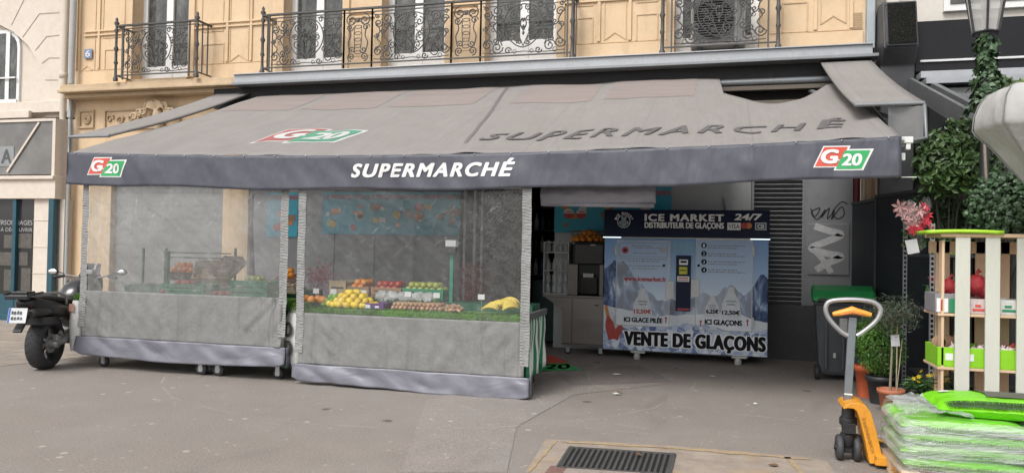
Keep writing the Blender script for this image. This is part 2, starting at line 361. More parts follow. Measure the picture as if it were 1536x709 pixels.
# ledge
m = MB()
for (y0, y1, z0, z1) in ((11.93, WY, 4.50, 4.60), (11.86, WY, 4.44, 4.497), (12.02, WY, 4.36, 4.437)): m.bx(X0b, -8.5, y0, y1, z0, z1)
build(m, 'cornice', STONE, BLD, bev=.01)
m = MB(); m.bx(-8.47, 2.02, 11.84, WY, 4.46, 4.60); m.bx(-8.47, 2.02, 11.80, WY-.1, 4.60, 4.617); build(m, 'ledge', ZINCL, BLD, bev=.004)
m = MB(); m.bx(-8.47, 2.09, 11.76, WY, 4.41, 4.456); build(m, 'gutter', ZINC, BLD, bev=.006)
m = MB(); m.bx(-9.0, 1.95, 12.0, 12.28, 4.05, 4.405); build(m, 'fascia', BLACK, BLD)  # black box gives the shadow gap under the gutter and the cassette's dark end
m = MB(); m.bx(-.1, 1.6, 11.9, 12.0, 4.02, 4.08); m.bx(-.1, 1.6, 11.8, 12.0, 3.78, 3.84)
build(m, 'joist', M('weathered timber', (.13, .11, .09), .9, 0, .3, 20, .003, scale=(.2, 1, 1)), BLD)
# right-hand corner trim
m = MB(); m.bx(1.99, 2.10, 12.14, 12.3, 4.62, 9.2); build(m, 'corner_trim', M('blue grey pipe paint', (.36, .40, .42), .5, 0, .12, 4), BLD, bev=.01)
# ground floor wall
GY = WY
STEEL = M('grey steel panel', (.23, .235, .245), .5, .25, .12, 1.5); LSTEEL = M('pale grey steel panel', (.40, .41, .41), .45, .3, .1, 1.5); SHUT = M('grey shop shutter', (.24, .24, .235), .6, .2, .12, 2)
def seg(p0, p1, z0, z1, y0, y1, mb, py=350): mb.bx(AX(p0, py, GY), AX(p1, py, GY), y0, y1, z0, z1); return mb
m = seg(97, 165, 0, 3.4, GY, GY+.4, MB()); seg(333, 372, 0, 4.05, GY, GY+.4, m); m.bx(X0b, -8.5, GY, GY+.4, 3.4, 4.4); build(m, 'pier', OCR, BLD, bev=.01)
m = MB(); m.bx(-8.5, 2.06, GY+.03, GY+.4, 3.3, 4.4); build(m, 'lintel', M('lintel in painted shade', (.05, .047, .045), .7), BLD)  # wall behind the awning, its shade put into the dark colour
m = seg(165, 333, 0, 3.4, GY+.12, GY+.2, MB()); 
for k in range(12): m.bx(AX(166, 350, GY), AX(332, 350, GY), GY+.115, GY+.12, .3+k*.25, .304+k*.25)
build(m, 'shutter', SHUT, BLD)
m = seg(372, 690, 0, 3.3, GY+.02, GY+.1, MB())
for p in (430, 500, 560, 620, 688): 
    x = AX(p, 350, GY); m.bx(x-.012, x+.012, GY+.008, GY+.03, 0, 3.3)
build(m, 'steel_panel', STEEL, BLD)
m = seg(832, 1126, 0, 3.3, GY+.02, GY+.1, MB())
for p in (1090, 1097, 1124):
    x = AX(p, 350, GY); m.bx(x-.015, x+.015, GY-.01, GY+.03, 0, 3.3)
x = AX(1088, 300, GY); m.bx(x-.03, x+.03, GY-.05, GY, 2.42, 2.5); m.bx(x-.01, x+.01, GY-.06, GY, 2.3, 2.5)
build(m, 'steel_panel', LSTEEL, BLD)
# plinth + louvre + right panel
x0, x1 = AX(1126, 380, GY), AX(1207, 380, GY)
m = MB(); m.bx(x0, x1, GY+.12, GY+.2, .85, 3.3); LV = build(m, 'louvre', BLACK, BLD)
m = MB(); z = .86
while z < 2.9: m.obx((x0+.02, GY+.05, z), (x1-.02, GY+.05, z), .012, .075, (0, -.75, .66)); z += .068
m.bx(x0, x0+.04, GY-.01, GY+.12, .82, 3.3); m.bx(x1-.04, x1, GY-.01, GY+.12, .82, 3.3); build(m, 'slats', STEEL, LV)
m = MB(); m.bx(x0, 2.0, GY-.02, GY+.2, 0, .83); build(m, 'plinth', M('dark plinth render', (.07, .07, .07), .8, 0, .25, 5, .004), BLD)
m = MB(); m.bx(x1, 1.93, GY+.01, GY+.2, .83, 3.3); PN = build(m, 'side_panel', STEEL, BLD)
px0, px1, pz0, pz1 = rect(1212, 336, 1274, 412, GY)
m = MB(); m.bx(px0, px1, GY-.012, GY+.02, pz0, pz1); build(m, 'hatch', STEEL, PN, bev=.006)
WSPRAY = M('white spray paint', (.48, .48, .48), .8, 0, .25, 20); KSPRAY = M('black marker', (.015, .015, .018), .5)
def stroke(mb, pts, w, Y, n=6):
    P = [at(px, py, Y) for px, py in pts]; Q = []
    for i in range(len(P)-1):
        a = P[max(i-1, 0)]; b = P[i]; c = P[i+1]; d = P[min(i+2, len(P)-1)]
        for k in range(n):
            s_ = k/n; Q.append(.5*((2*b)+(c-a)*s_+(2*a-5*b+4*c-d)*s_*s_+(3*b-a-3*c+d)*s_**3))
    Q.append(P[-1]); L = []; R_ = []
    for i, p in enumerate(Q):
        d = (Q[min(i+1, len(Q)-1)]-Q[max(i-1, 0)]).normalized(); s_ = Vector((-d.z, 0, d.x))*w/2; L.append(p+s_); R_.append(p-s_)
    for i in range(len(Q)-1): mb.poly([L[i], L[i+1], R_[i+1], R_[i]])
m = MB(); stroke(m, [(1222, 339), (1243, 346), (1262, 352), (1240, 362), (1217, 372), (1240, 380), (1262, 385), (1240, 395), (1224, 405)], .10, GY-.016); stroke(m, [(1220, 372), (1236, 392), (1247, 409)], .08, GY-.018)
build(m, 'spray_tag', WSPRAY, PN)
m = MB(); stroke(m, [(1216, 312), (1222, 325), (1230, 312), (1217, 318), (1226, 329), (1238, 314), (1232, 326), (1244, 312), (1241, 328), (1252, 316), (1247, 329), (1262, 310), (1266, 322), (1256, 328), (1249, 318), (1262, 303), (1271, 306)], .016, GY+.005); build(m, 'marker_tag', KSPRAY, PN)
# shop interior seen through the open doorway
xa, xb = AX(690, 350, GY), AX(832, 350, GY)
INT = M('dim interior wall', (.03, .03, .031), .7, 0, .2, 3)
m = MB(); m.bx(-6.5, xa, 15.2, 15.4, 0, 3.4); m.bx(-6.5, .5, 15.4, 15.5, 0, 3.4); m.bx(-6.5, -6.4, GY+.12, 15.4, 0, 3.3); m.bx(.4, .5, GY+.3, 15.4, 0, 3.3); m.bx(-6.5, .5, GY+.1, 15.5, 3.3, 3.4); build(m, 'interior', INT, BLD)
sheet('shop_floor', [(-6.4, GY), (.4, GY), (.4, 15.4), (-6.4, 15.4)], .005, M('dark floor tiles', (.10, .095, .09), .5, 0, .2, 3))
xd, xe = AX(697, 350, GY), AX(792, 350, GY)
t = NT('black warped louvre pattern'); v = t.vor(24, (1, 1, .6), 'DISTANCE_TO_EDGE'); c = t.ramp(t.vor(13, (1, 1, .55), out='Color'), [(.2, (.018, .018, .02)), (.8, (.14, .14, .145))])  # mottled dark pattern imitates a louvre seen warped through the curtain film
t.pbr(t.mix(t.ramp(v, [(.0, 1.), (.08, 0.)]), c, (.22, .22, .22)), .35, 0, t.bump(v, .02)); WARPL = t.m
m = MB(); m.bx(AX(715, 350, GY), xe, GY+.1, GY+.16, 0, 3.3); build(m, 'cladding', WARPL, BLD)
m = MB()
for p in (696, 711, 722): x = AX(p, 350, GY); m.bx(x-.022, x+.022, GY+.02, GY+.1, 0, 3.3)
build(m, 'door_frame', ZINCL, BLD)
# number plate
x0, x1, z0, z1 = rect(128.5, 74.5, 140, 88.5, GY)
m = MB(); m.bx(x0, x1, WY-.04, WY-.02, z0, z1); NP = build(m, 'number_plate', M('slate blue enamel', (.20, .25, .37), .35, 0, .1), BLD, bev=.004)
m = MB(); text(m, '6', x0+.035, x1-.035, z0+.03, z1-.03, flat(WY-.043), .01); build(m, 'digit', M('white paint', (.75, .75, .74), .5, 0, .06), NP)
m = MB(); x0, x1, z0, z1 = rect(1280, 20, 1293, 48, WY)
for i in range(6):
    m.bx(x0+(x1-x0)*i/5-.004, x0+(x1-x0)*i/5+.004, WY-.012, WY, z0, z1)
for i in range(9): m.bx(x0, x1, WY-.012, WY, z0+(z1-z0)*i/8-.004, z0+(z1-z0)*i/8+.004)
build(m, 'air_vent', GROOVE, BLD)
# carved reliefs under the cornice at the left
m = MB(); x0, x1, z0, z1 = rect(121, 167, 141, 191, WY); outline(m, x0-.02, x1+.02, z0-.02, z1+.02, .035, .04)
xc, zc = (x0+x1)/2, (z0+z1)/2
for r_, rr in ((.085, .022), (.045, .02)): m.tube([(xc+r_*cos(a), WY-.02, zc+r_*sin(a)) for a in [2*pi*k/14 for k in range(15)]], rr, 6)
x0, x1, z0, z1 = rect(158, 165, 272, 192, WY); outline(m, x0, x1, z0-.02, z1+.02, .03, .04)
def spiral(cx, cz, r0, turns, ph, sgn=1, n=20, r1=.15):
    return [(cx+r0*(1-(1-r1)*k/n)*cos(ph+sgn*turns*2*pi*k/n), cz+r0*(1-(1-r1)*k/n)*sin(ph+sgn*turns*2*pi*k/n)) for k in range(n+1)]
for k in range(7):
    xc = x0+.12+(x1-x0-.24)*k/6; zc = (z0+z1)/2+.02*(-1)**k
    m.tube([(a, WY-.02, b) for a, b in spiral(xc, zc, .085, 1.3, pi*k, (-1)**k)], [.025*(1-.03*i) for i in range(21)], 5)
    m.ball((xc+.07, WY-.02, zc+.05), .03, 6, 5)
build(m, 'relief', STONE, BLD)
m = MB()   # leafy console block
xc, zc = AX(238, 158, 12.2), AZ(238, 158, 12.2)
m.lathe([(.05, .02), (.11, -.02), (.12, -.2), (.08, -.42), (.03, -.55)], (xc, 12.22, zc), 10)
for s_ in (-1, 1):
    for k in range(5): m.tube([(xc+s_*(a_-xc), 12.13-.01*k, b_) for a_, b_ in spiral(xc+.10+.09*k, zc-.02-.05*k+.03*(k%2), .075, 1.4, pi/2*k, (-1)**k, 14)], [.028*(1-.04*i) for i in range(15)], 6)
for k in range(13):
    a = pi*k/12; m.tube([(xc, 12.15, zc-.12), (xc+.10*cos(a), 12.10, zc-.06+.10*sin(a)), (xc+.16*cos(a), 12.07, zc-.05+.13*sin(a)), (xc+.19*cos(a), 12.1, zc-.09+.12*sin(a))], [.02, .03, .022, .01], 6)
build(m, 'carved_console', STONE, BLD)
# ------------------------------------------------ balcony railings
WI = M('wrought iron', (.085, .082, .08), .55, .3, .25, 12)
def scroll(mb, cx, cz, r, turns, ph, sgn, Y, rr=.0105): mb.tube([(a, Y, b) for a, b in spiral(cx, cz, r, turns, ph, sgn, 18)], rr, 5, False)
def arc(mb, pts, Y, rr=.0105, n=5):
    P = [Vector((a, Y, b)) for a, b in pts]; Q = []
    for i in range(len(P)-1):
        a = P[max(i-1, 0)]; b = P[i]; c = P[i+1]; d = P[min(i+2, len(P)-1)]
        for k in range(n):
            s_ = k/n; Q.append(.5*((2*b)+(c-a)*s_+(2*a-5*b+4*c-d)*s_*s_+(3*b-a-3*c+d)*s_**3))
    Q.append(P[-1]); mb.tube(Q, rr, 5, False)
def medallion(mb, x0, x1, z0, z1, Y):
    w = x1-x0; h = z1-z0; xc = (x0+x1)/2; zc = (z0+z1)/2
    for s_ in (-1, 1):
        X = lambda u: xc+s_*u*w/2
        Z = lambda v: zc+v*h/2
        sg = s_
        scroll(mb, X(.30), Z(.15), .07*h, 1.4, pi, sg, Y); scroll(mb, X(.66), Z(.45), .07*h, 1.4, pi/2, sg, Y); scroll(mb, X(.66), Z(-.48), .07*h, 1.4, -pi/2, -sg, Y); scroll(mb, X(.90), Z(.05), .06*h, 1.3, pi, -sg, Y); scroll(mb, X(.10), Z(.78), .06*h, 1.3, pi/2, sg, Y); scroll(mb, X(.9), Z(.84), .05*h, 1.3, 0, sg, Y)
        arc(mb, [(X(.98), Z(.9)), (X(.6), Z(.88)), (X(.3), Z(.95))], Y, .008); arc(mb, [(X(.98), Z(-.9)), (X(.5), Z(-.95)), (X(.0), Z(-.9))], Y, .008)
        arc(mb, [(X(0), Z(.92)), (X(.3), Z(.78)), (X(.46), Z(.3)), (X(.42), Z(-.2)), (X(.2), Z(-.62)), (X(0), Z(-.75))], Y)
        scroll(mb, X(.22), Z(.52), .09*h, 1.4, pi/2, -sg, Y); scroll(mb, X(.25), Z(-.12), .12*h, 1.5, pi/2, sg, Y); scroll(mb, X(.17), Z(-.42), .08*h, 1.4, -pi/2, -sg, Y)
        scroll(mb, X(.64), Z(.70), .12*h, 1.6, pi, -sg, Y); scroll(mb, X(.62), Z(-.72), .12*h, 1.6, 0, sg, Y); scroll(mb, X(.86), Z(.55), .09*h, 1.5, 0, sg, Y); scroll(mb, X(.86), Z(-.6), .11*h, 1.6, 0, -sg, Y)
        scroll(mb, X(.40), Z(.85), .07*h, 1.3, 0, sg, Y); scroll(mb, X(.36), Z(-.86), .07*h, 1.3, 0, -sg, Y)
        arc(mb, [(X(.52), Z(.75)), (X(.60), Z(.35)), (X(.72), Z(.1)), (X(.62), Z(-.2)), (X(.5), Z(-.65))], Y)
        arc(mb, [(X(.95), Z(.6)), (X(.82), Z(.25)), (X(.90), Z(-.05)), (X(.80), Z(-.3)), (X(.97), Z(-.6))], Y)
        arc(mb, [(X(0), Z(-.7)), (X(.10), Z(-.3)), (X(.2), Z(.05)), (X(.12), Z(.2))], Y, .008); arc(mb, [(X(0), Z(-.1)), (X(.07), Z(.15)), (X(.03), Z(.38))], Y, .012)
        scroll(mb, X(.12), Z(.35), .06*h, 1.3, 0, sg, Y); scroll(mb, X(.50), Z(-.35), .09*h, 1.5, pi/2, -sg, Y); scroll(mb, X(.48), Z(.42), .07*h, 1.4, -pi/2, sg, Y); scroll(mb, X(.74), Z(.18), .06*h, 1.3, 0, -sg, Y); scroll(mb, X(.1), Z(-.55), .05*h, 1.2, pi, sg, Y)
        for u, v, r_ in ((.72, -.02, .03), (.5, .2, .025), (.3, .25, .022), (.12, .62, .02), (.75, -.88, .035), (.2, -.9, .03)):
            mb.tube([(X(u)+r_*cos(a), Y, Z(v)+r_*sin(a)) for a in [2*pi*k/9 for k in range(10)]], .006, 4, False)
    for v in (.3, .05, -.2): mb.ball((xc, Y, zc+v*h/2), .022, 6, 4, (1, .5, 1.6))
def chainpanel(mb, x0, x1, z0, z1, Y):
    w = x1-x0; h = z1-z0; xc = (x0+x1)/2; zc = (z0+z1)/2
    for s_ in (-1, 1):
        X = lambda u: xc+s_*u*w/2
        Z = lambda v: zc+v*h/2
        scroll(mb, X(.5), Z(.72), .13*h, 1.6, pi/2, -s_, Y); scroll(mb, X(.5), Z(-.78), .09*h, 1.5, -pi/2, s_, Y); scroll(mb, X(.62), Z(.42), .08*h, 1.4, 0, s_, Y); scroll(mb, X(.42), Z(-.5), .07*h, 1.3, pi, s_, Y)
        arc(mb, [(X(.7), Z(.5)), (X(.55), Z(.1)), (X(.75), Z(-.2)), (X(.6), Z(-.6))], Y)
        arc(mb, [(X(.25), Z(.5)), (X(.3), Z(.1)), (X(.22), Z(-.45))], Y, .007)
    for k in range(5):
        z_ = zc+h*(.22-.13*k); mb.tube([(xc+.06*cos(a), Y, z_+.028*sin(a)) for a in [2*pi*j/10 for j in range(11)]], .007, 4, False)
    mb.ball((xc, Y, zc+.36*h), .03, 6, 5, (1, .5, 1.5)); arc(mb, [(xc-.1, zc+.3*h), (xc, zc+.34*h), (xc+.1, zc+.3*h)], Y)
def railing(label_part, x0, x1, z0, z1, Y, cells):
    m = MB(); r_ = .017
    m.bx(x0, x1, Y-.028, Y+.028, z1-.03, z1); m.bx(x0, x1, Y-.012, Y+.012, z1-.085, z1-.07); m.bx(x0, x1, Y-.014, Y+.014, z0+.07, z0+.09)
    for xx in (x0, x1):
        m.bx(xx-.02, xx+.02, Y, WY, z1-.03, z1); m.bx(xx-.012, xx+.012, Y, WY, z0+.07, z0+.09)
        for yy in (Y+.15, Y+.3): m.bx(xx-.009, xx+.009, yy-.009, yy+.009, z0+.08, z1-.02)
    for kind, a, b in cells:
        m.bx(a-.012, a+.012, Y-.012, Y+.012, z0+.0, z1-.03); m.bx(b-.012, b+.012, Y-.012, Y+.012, z0, z1-.03)
        (medallion if kind == 'm' else chainpanel)(m, a+.02, b-.02, z0+.10, z1-.09, Y)
    R_ = build(m, 'balcony_railing', WI, BLD)
    for xx in (x0, x1):
        p = MB(); p.lathe([(.045, 0), (.045, .05), (.028, .08), (.022, .3), (.04, .34), (.026, .38), (.024, .55), (.045, .6), (.024, .66), (.022, .9), (.04, .96), (.02, 1.0), (.022, 1.04), (.05, 1.09), (.02, 1.13), (.028, 1.16), (.0, 1.21)], (xx, Y, z0-.02), 10)
        build(p, 'post', WI, R_)
RY = 11.87
zb, zt = 4.63, 5.66
a, b = AX(173, 120, RY), AX(294, 120, RY); railing('', a, b, zb, zt, RY, [('m', a+.16, b-.16)])
a, b = AX(393, 105, RY), AX(858, 85, RY)
cx_ = [AX(p, 100, RY) for p in (403, 515, 557, 676, 720, 850)]
railing('', a, b, zb, zt, RY, [('m', cx_[0], cx_[1]), ('c', cx_[1], cx_[2]), ('m', cx_[2], cx_[3]), ('c', cx_[3], cx_[4]), ('m', cx_[4], cx_[5])])
a, b = AX(993, 75, RY), AX(1167, 75, RY); railing('', a, b, zb, zt, RY, [('m', a+.14, b-.14)])
# pipes
PB = M('beige pipe paint', (.56, .49, .40), .6, 0, .12, 4); PG = M('grey pipe paint', (.37, .39, .39), .5, 0, .12, 4)
m = MB(); xp = AX(95.5, 150, 12.2); m.tube([(xp+.03, 12.18, 9), (xp, 12.18, 0)], .06, 12); 
for z in (4.85, 3.3, 2.9, 1.3): m.lathe([(.06, -.06), (.08, -.05), (.08, .05), (.06, .06)], (xp, 12.18, z), 12)
m.lathe([(.06, 0), (.095, .03), (.095, .12), (.06, .16)], (xp, 12.18, 3.45), 12)
P_ = build(m, 'drainpipe', PB, None, loc=(xp, 12.18, 0)); tagit(P_, 'beige round drainpipe with collars where the cream and ochre buildings meet', 'drainpipe')
m = MB(); xp = AX(106, 150, 12.15); m.tube([(xp+.04, 12.15, 9), (xp, 12.15, 4.66)], .055, 12); m.tube([(xp, 12.15, 4.4), (xp, 12.15, 0)], .035, 10); m.bx(xp-.03, xp+.05, 12.1, 12.2, 4.0, 4.15)
P_ = build(m, 'drainpipe', PG, None, loc=(xp, 12.15, 0)); tagit(P_, 'blue grey downpipe running down beside the house number plate', 'drainpipe')
# air conditioner
AC = thing('air_conditioner', 'off white air conditioner unit standing behind the right balcony railing', 'air conditioner', (AX(1075, 70, 12.15), 12.15, 4.66))
x0, x1 = AX(1036, 50, 12.05), AX(1118, 50, 12.05)
m = MB(); m.bx(x0, x1, 12.05, 12.35, 4.74, 5.55); build(m, 'casing', M('aged white plastic', (.42, .40, .37), .5, 0, .1, 4), AC, bev=.015)
m = MB(); xc = x0+.34; m.lathe([(.29, 0), (.29, .03)], (xc, 12.0, 5.15), 24, 'y'); build(m, 'fan_recess', PIT, AC)
m = MB()
m.bx(xc-.3, xc+.3, 12.03, 12.045, 4.8, 5.5)
for k in range(16): m.bx(xc-.3, xc+.3, 12.005-.012, 12.005, 4.86+k*.037, 4.867+k*.037)
m.bx(x0+.68, x1-.03, 12.03, 12.06, 4.8, 5.5); build(m, 'grille', M('grey grille', (.22, .22, .22), .5), AC)
m = MB(); m.bx(x0+.1, x0+.16, 12.05, 12.35, 4.66, 4.74); m.bx(x1-.16, x1-.1, 12.05, 12.35, 4.66, 4.74); build(m, 'foot', BLACK, AC)
# ================================================================== CREAM BUILDING (left)
t = NT('cream stone'); c = t.ramp(t.mix(.5, t.noise(1.5, 5), t.noise(8, 5)), [(.3, (.60, .52, .44)), (.7, (.70, .63, .55))]); t.pbr(c, .85, 0, t.bump(t.noise(50), .003), spec=.3); CRM = t.m
CJ = M('cream joint', (.40, .34, .28), .9)
CB = thing('cream_building', 'cream stone building with an arched window and a teal shopfront at the far left', 'building', (-14, WY, 0))
Y1 = WY+.02
outer = [(at(-160, 0, Y1).x, 9.2)]
arcp = [(-150, 170), (-140, 90), (-110, 50), (-60, 30), (-5, 35), (20, 48), (42, 68), (57, 92), (66, 120), (68, 158)]
AP = [(at(x, y, Y1).x, at(x, y, Y1).z) for x, y in arcp]
xl, xr = at(-400, 100, Y1).x, X0b+.02
m = MB(); m.pxz([(xl, AP[0][1]), *AP, (AP[-1][0], 4.0), (xr, 4.0), (xr, 9.2), (xl, 9.2)], Y1, Y1+.4)
m.bx(xl, xr, Y1+.12, Y1+.5, 4.0, 9.0); m.bx(xl, xr, Y1, Y1+.4, 2.62, 4.05)
build(m, 'wall', CRM, CB)
m = MB()
for pl in ([(34, 56), (59, 21), (89, 19)], [(53, 76), (70, 55), (89, 53)], [(63, 95), (74, 87), (89, 87)], [(68, 120), (87, 120)], [(17, 38), (36, 0)], [(-15, 30), (-8, -10)]):
    P = [at(x, y, Y1-.002) for x, y in pl]
    for i in range(len(P)-1): m.obx(P[i], P[i+1], .018, .01, (0, -1, 0))
build(m, 'joint', CJ, CB)
m = MB(); x0, x1, z0, z1 = rect(-60, 48, 31, 157, Y1+.1)
def archpoly(x0, x1, z0, z1, r): return [(x0, z0), (x1, z0), (x1, z1-r)]+[(x1-r+r*cos(a), z1-r+r*sin(a)) for a in (pi/8, pi/4, 3*pi/8)]+[(x1-r*1., z1), (x0, z1)]
m.pxz(archpoly(x0, x1, z0, z1, .35), Y1+.07, Y1+.13); W = build(m, 'window', WHITE, CB)
m = MB(); m.pxz(archpoly(x0, x1-.07, z0+.05, z1-.07, .3), Y1+.06, Y1+.069); build(m, 'pane', GLASS, W)
m = MB(); xm = AX(8, 100, Y1); m.bx(xm-.05, xm+.05, Y1+.045, Y1+.059, z0, z1-.05); m.bx(x0, x1-.03, Y1+.0, Y1+.02, z0+.5, z0+.53); m.bx(x0, x1-.03, Y1+.04, Y1+.059, z0, z0+.08)
build(m, 'frame', WHITE, W)
x0, x1, z0, z1 = rect(-200, 157, 88, 183, Y1-.1)
m = MB(); m.bx(xl, xr-.02, Y1-.12, Y1, z0+.13, z1); m.bx(xl, AX(56, 165, Y1), Y1-.2, Y1-.12, z0+.02, z0+.17); build(m, 'cornice', CRM, CB, bev=.01)
# glazed transom panel
YS = 11.95
x0, x1, z0, z1 = rect(-60, 184, 80, 262, YS)
m = MB(); m.bx(x0, x1, YS, YS+.02, z0, z1)
t = NT('grey smoked panel'); t.pbr(t.ramp(t.noise(2, 5), [(.3, (.13, .125, .12)), (.7, (.22, .21, .2))]), .3); TR = build(m, 'transom', t.m, CB)
m = MB(); m.bx(x0, x1, YS-.03, YS+.05, z1, z1+.05); m.bx(x1, x1+.07, YS-.03, YS+.35, z0-.05, z1+.05); p, q = at(60, 184, YS), at(12, 258, YS); m.obx(p+Vector((0, -.02, 0)), q+Vector((0, -.02, 0)), .04, .02, (0, -1, 0))
build(m, 'frame', CRM, TR)
a0, a1, b0, b1 = rect(1, 224, 20, 245, YS); m = MB(); m.bx(a0-.04, a1+.02, YS-.01, YS, b0-.06, b1+.06); AS = build(m, 'hanging_sign', M('dim grey sign', (.26, .27, .28), .6), TR)
m = MB(); text(m, 'A', a0+.03, a1-.03, b0, b1, flat(YS-.014), .02); build(m, 'letter', M('dark grey letter', (.09, .09, .09), .6), TR)
x0, x1, z0, z1 = rect(-60, 262, 84, 298, YS); m = MB(); m.bx(x0, x1, YS-.02, YS+.35, z0, z1-.03); m.bx(x0, x1, YS-.08, YS-.02, z1-.1, z1-.03); build(m, 'fascia', CRM, CB, bev=.01)
TEAL = M('teal blue shop paint', (.018, .075, .105), .45, 0, .15, 4)
m = MB(); x0, x1, z0, z1 = rect(-60, 298, 88, 500, YS)
for p in (17.5, 73): xx = AX(p, 400, YS); m.bx(xx-.045, xx+.045, YS+.02, YS+.12, 0, z1)
m.bx(x0, AX(44, 400, YS), YS+.03, YS+.15, 0, AZ(20, 442, YS)); m.bx(x0, AX(44, 400, YS), YS+.0, YS+.03, .0, .12); m.bx(AX(70, 400, YS), AX(78, 400, YS), YS, YS+.1, 0, z1)
build(m, 'shopfront', TEAL, CB, bev=.008)
m = MB(); m.bx(AX(45, 400, YS), AX(71, 400, YS), YS+.06, YS+.3, 0, z1); 
for y in (330, 370, 410): z = AZ(60, y, YS); m.bx(AX(45, 400, YS), AX(71, 400, YS), YS+.05, YS+.06, z-.006, z+.006)
m.bx(AX(78, 400, YS), xr, YS+.15, YS+.35, 0, z1); build(m, 'stone_panel', CRM, CB)
t = NT('shop window glass'); t.pbr((.035, .035, .034), .05, spec=.5); 
m = MB(); m.bx(x0, AX(45, 400, YS), YS+.09, YS+.1, AZ(20, 442, YS), z1); SW = build(m, 'shop_window', t.m, CB)
m = MB(); a0, a1, b0, b1 = rect(-12, 330, 43, 337, YS); text(m, 'PERSONNAGES', a0, a1, b0, b1, flat(YS+.085)); a0, a1, b0, b1 = rect(-5, 340, 43, 347, YS); text(m, 'À DÉCOUVRIR', a0, a1, b0, b1, flat(YS+.085)); build(m, 'lettering', M('dull window lettering', (.36, .37, .37), .6), SW)
m = MB()
for (u0, v0, u1, v1) in ((0, 352, 14, 372), (22, 350, 42, 372), (-6, 378, 12, 398), (23, 378, 36, 398), (26, 402, 40, 436), (0, 404, 12, 436)):
    a0, a1, b0, b1 = rect(u0, v0, u1, v1, YS); m.bx(a0, a1, YS+.084, YS+.088, b0, b1)
build(m, 'book_display', M('dull book covers', (.095, .085, .075), .6, 0, .5, 14), SW)
# ================================================================== AWNING
AXL, AXR, AYF, AYB = -8.04, 1.58, 7.9, 12.0
def zf(x): t_ = (x-AXL)/(AXR-AXL); return 2.72-.4*.1*4*t_*(1-t_)*1.0-.06*4*t_*(1-t_)
def vmax(x):
    if x < -.05: return 1.
    t_ = min(1, (x+.05)/1.4); return .77-.20*sin(pi*min(1, t_**1.05))**.9+.05*t_
def canopy(x, Y, off=0.):
    v = (Y-AYF)/(AYB-AYF); z = zf(x)+(4.25-zf(x))*v
    z -= .04*sin(pi*min(1, v))*(1+.3*sin(x*1.9))
    z += .018*nz(x*2.1, Y*1.2)+.007*sin(x*13+Y*1.5)*(1-v)+.012*nz(x*1.2+Y*2.5, Y*.6)-.012*abs(sin((x+8.04)*pi/2.4))**12
    if x > -.3: z -= .03*sin(pi*min(1, max(0, (x+.3)/1.9)))*min(1, v*2.2)
    return Vector((x, Y-off*.3, z+off))
t = NT('grey awning canvas'); n = t.noise(2.2, 6, .7); n2 = t.noise(3, 5, .7, (6, .5, .5)); c = t.ramp(t.mix(.5, n, n2), [(.3, (.232, .217, .206)), (.7, (.288, .272, .260))])
sx = t.n('ShaderNodeSeparateXYZ'); t.l(t.co(), sx.inputs[0]); sm_ = t.math('LESS_THAN', t.math('FRACT', t.math('MULTIPLY', sx.outputs[0], .84)), .012); c = t.mix(t.math('MULTIPLY', sm_, .35), c, (.18, .17, .165)); c = t.mix(t.ramp(t.noise(1.1, 6, .7), [(.5, 0.), (.72, .3)]), c, (.20, .185, .17))
t.pbr(c, .9, 0, t.bump(t.mix(.4, t.noise(3, 3, .5, (5, .6, .6)), t.noise(260, 2)), .006), spec=.2); CAN = t.m
t = NT('dark grey vinyl valance'); n = t.noise(2.5, 5, .6); c = t.ramp(n, [(.3, (.066, .068, .088)), (.7, (.088, .090, .112))]); t.pbr(c, .5, 0, t.bump(t.noise(2.6, 3, .5, (1.5, 1, .6)), .05, .8), spec=.45); VAL = t.m
AWN = thing('awning', 'long grey fabric shop awning with white supermarket lettering on its dark valance', 'awning', (-3.3, 10, 2.3))
m = MB(); m.grid(lambda u, v: canopy(AXL+(AXR-AXL)*u, AYF+(AYB-AYF)*v*vmax(AXL+(AXR-AXL)*u)), 150, 26)
build(m, 'canopy', CAN, AWN, solid=.004)
# mesh window strip and pale webbing at the back of the canvas
m = MB()
cut = [-8.0, -6.55, -5.05, -3.48, -3.1, -1.75, -.32]
for i in range(len(cut)-1):
    a, b = cut[i]+.09, cut[i+1]-.09
    if b-a < .5: continue
    m.grid(lambda u, v: canopy(a+(b-a)*u, 10.72+1.2*v, .006), 14, 6)
build(m, 'mesh_window', M('pinkish brown mesh', (.255, .215, .20), .9, 0, .15, 5, scale=(.3, 2, 2)), AWN)
m = MB()
for i in range(40): pass
m.grid(lambda u, v: canopy(-3.42+.48*(1-v)+.05*u, 8.46+3.4*v, .007), 1, 20)
build(m, 'seam', M('dark seam tape', (.15, .14, .14), .8), AWN)
def valY(x, z):
    b = zf(x)-z; return AYF-.012-.03*max(0, b)-.03*nz(x*1.4, z*1.1)*min(1, b*5)-.022*nz(x*4.5+z*3, z*1.6, 3)*min(1, b*5)-.010*abs(sin(x*5.2+1.3*nz(x*.8)))**6*min(1, b*4)
def val(x, z, off=0.): return Vector((x, valY(x, z)-off, z))
def zb_(x): t_ = (x-AXL)/(AXR-AXL); return zf(x)-.40+.012*sin(x*2.7)+.02*t_
m = MB(); m.grid(lambda u, v: val(AXL-.02+(AXR-AXL+.04)*u, zf(AXL+(AXR-AXL)*u)+(zb_(AXL+(AXR-AXL)*u)-zf(AXL+(AXR-AXL)*u))*v), 260, 12)
m.grid(lambda u, v: (AXL-.02-.0*u, AYF-.02+.25*u, 2.72-.40*v), 3, 4); m.grid(lambda u, v: (AXR+.02, AYF-.02+.35*u, 2.72-.40*v), 3, 4)
build(m, 'valance', VAL, AWN, solid=.003)
m = MB()
for k in range(24): 
    x = AXL+.1+k*.41; m.ball(val(x, zf(x)-.01, .006), .009, 6, 4)
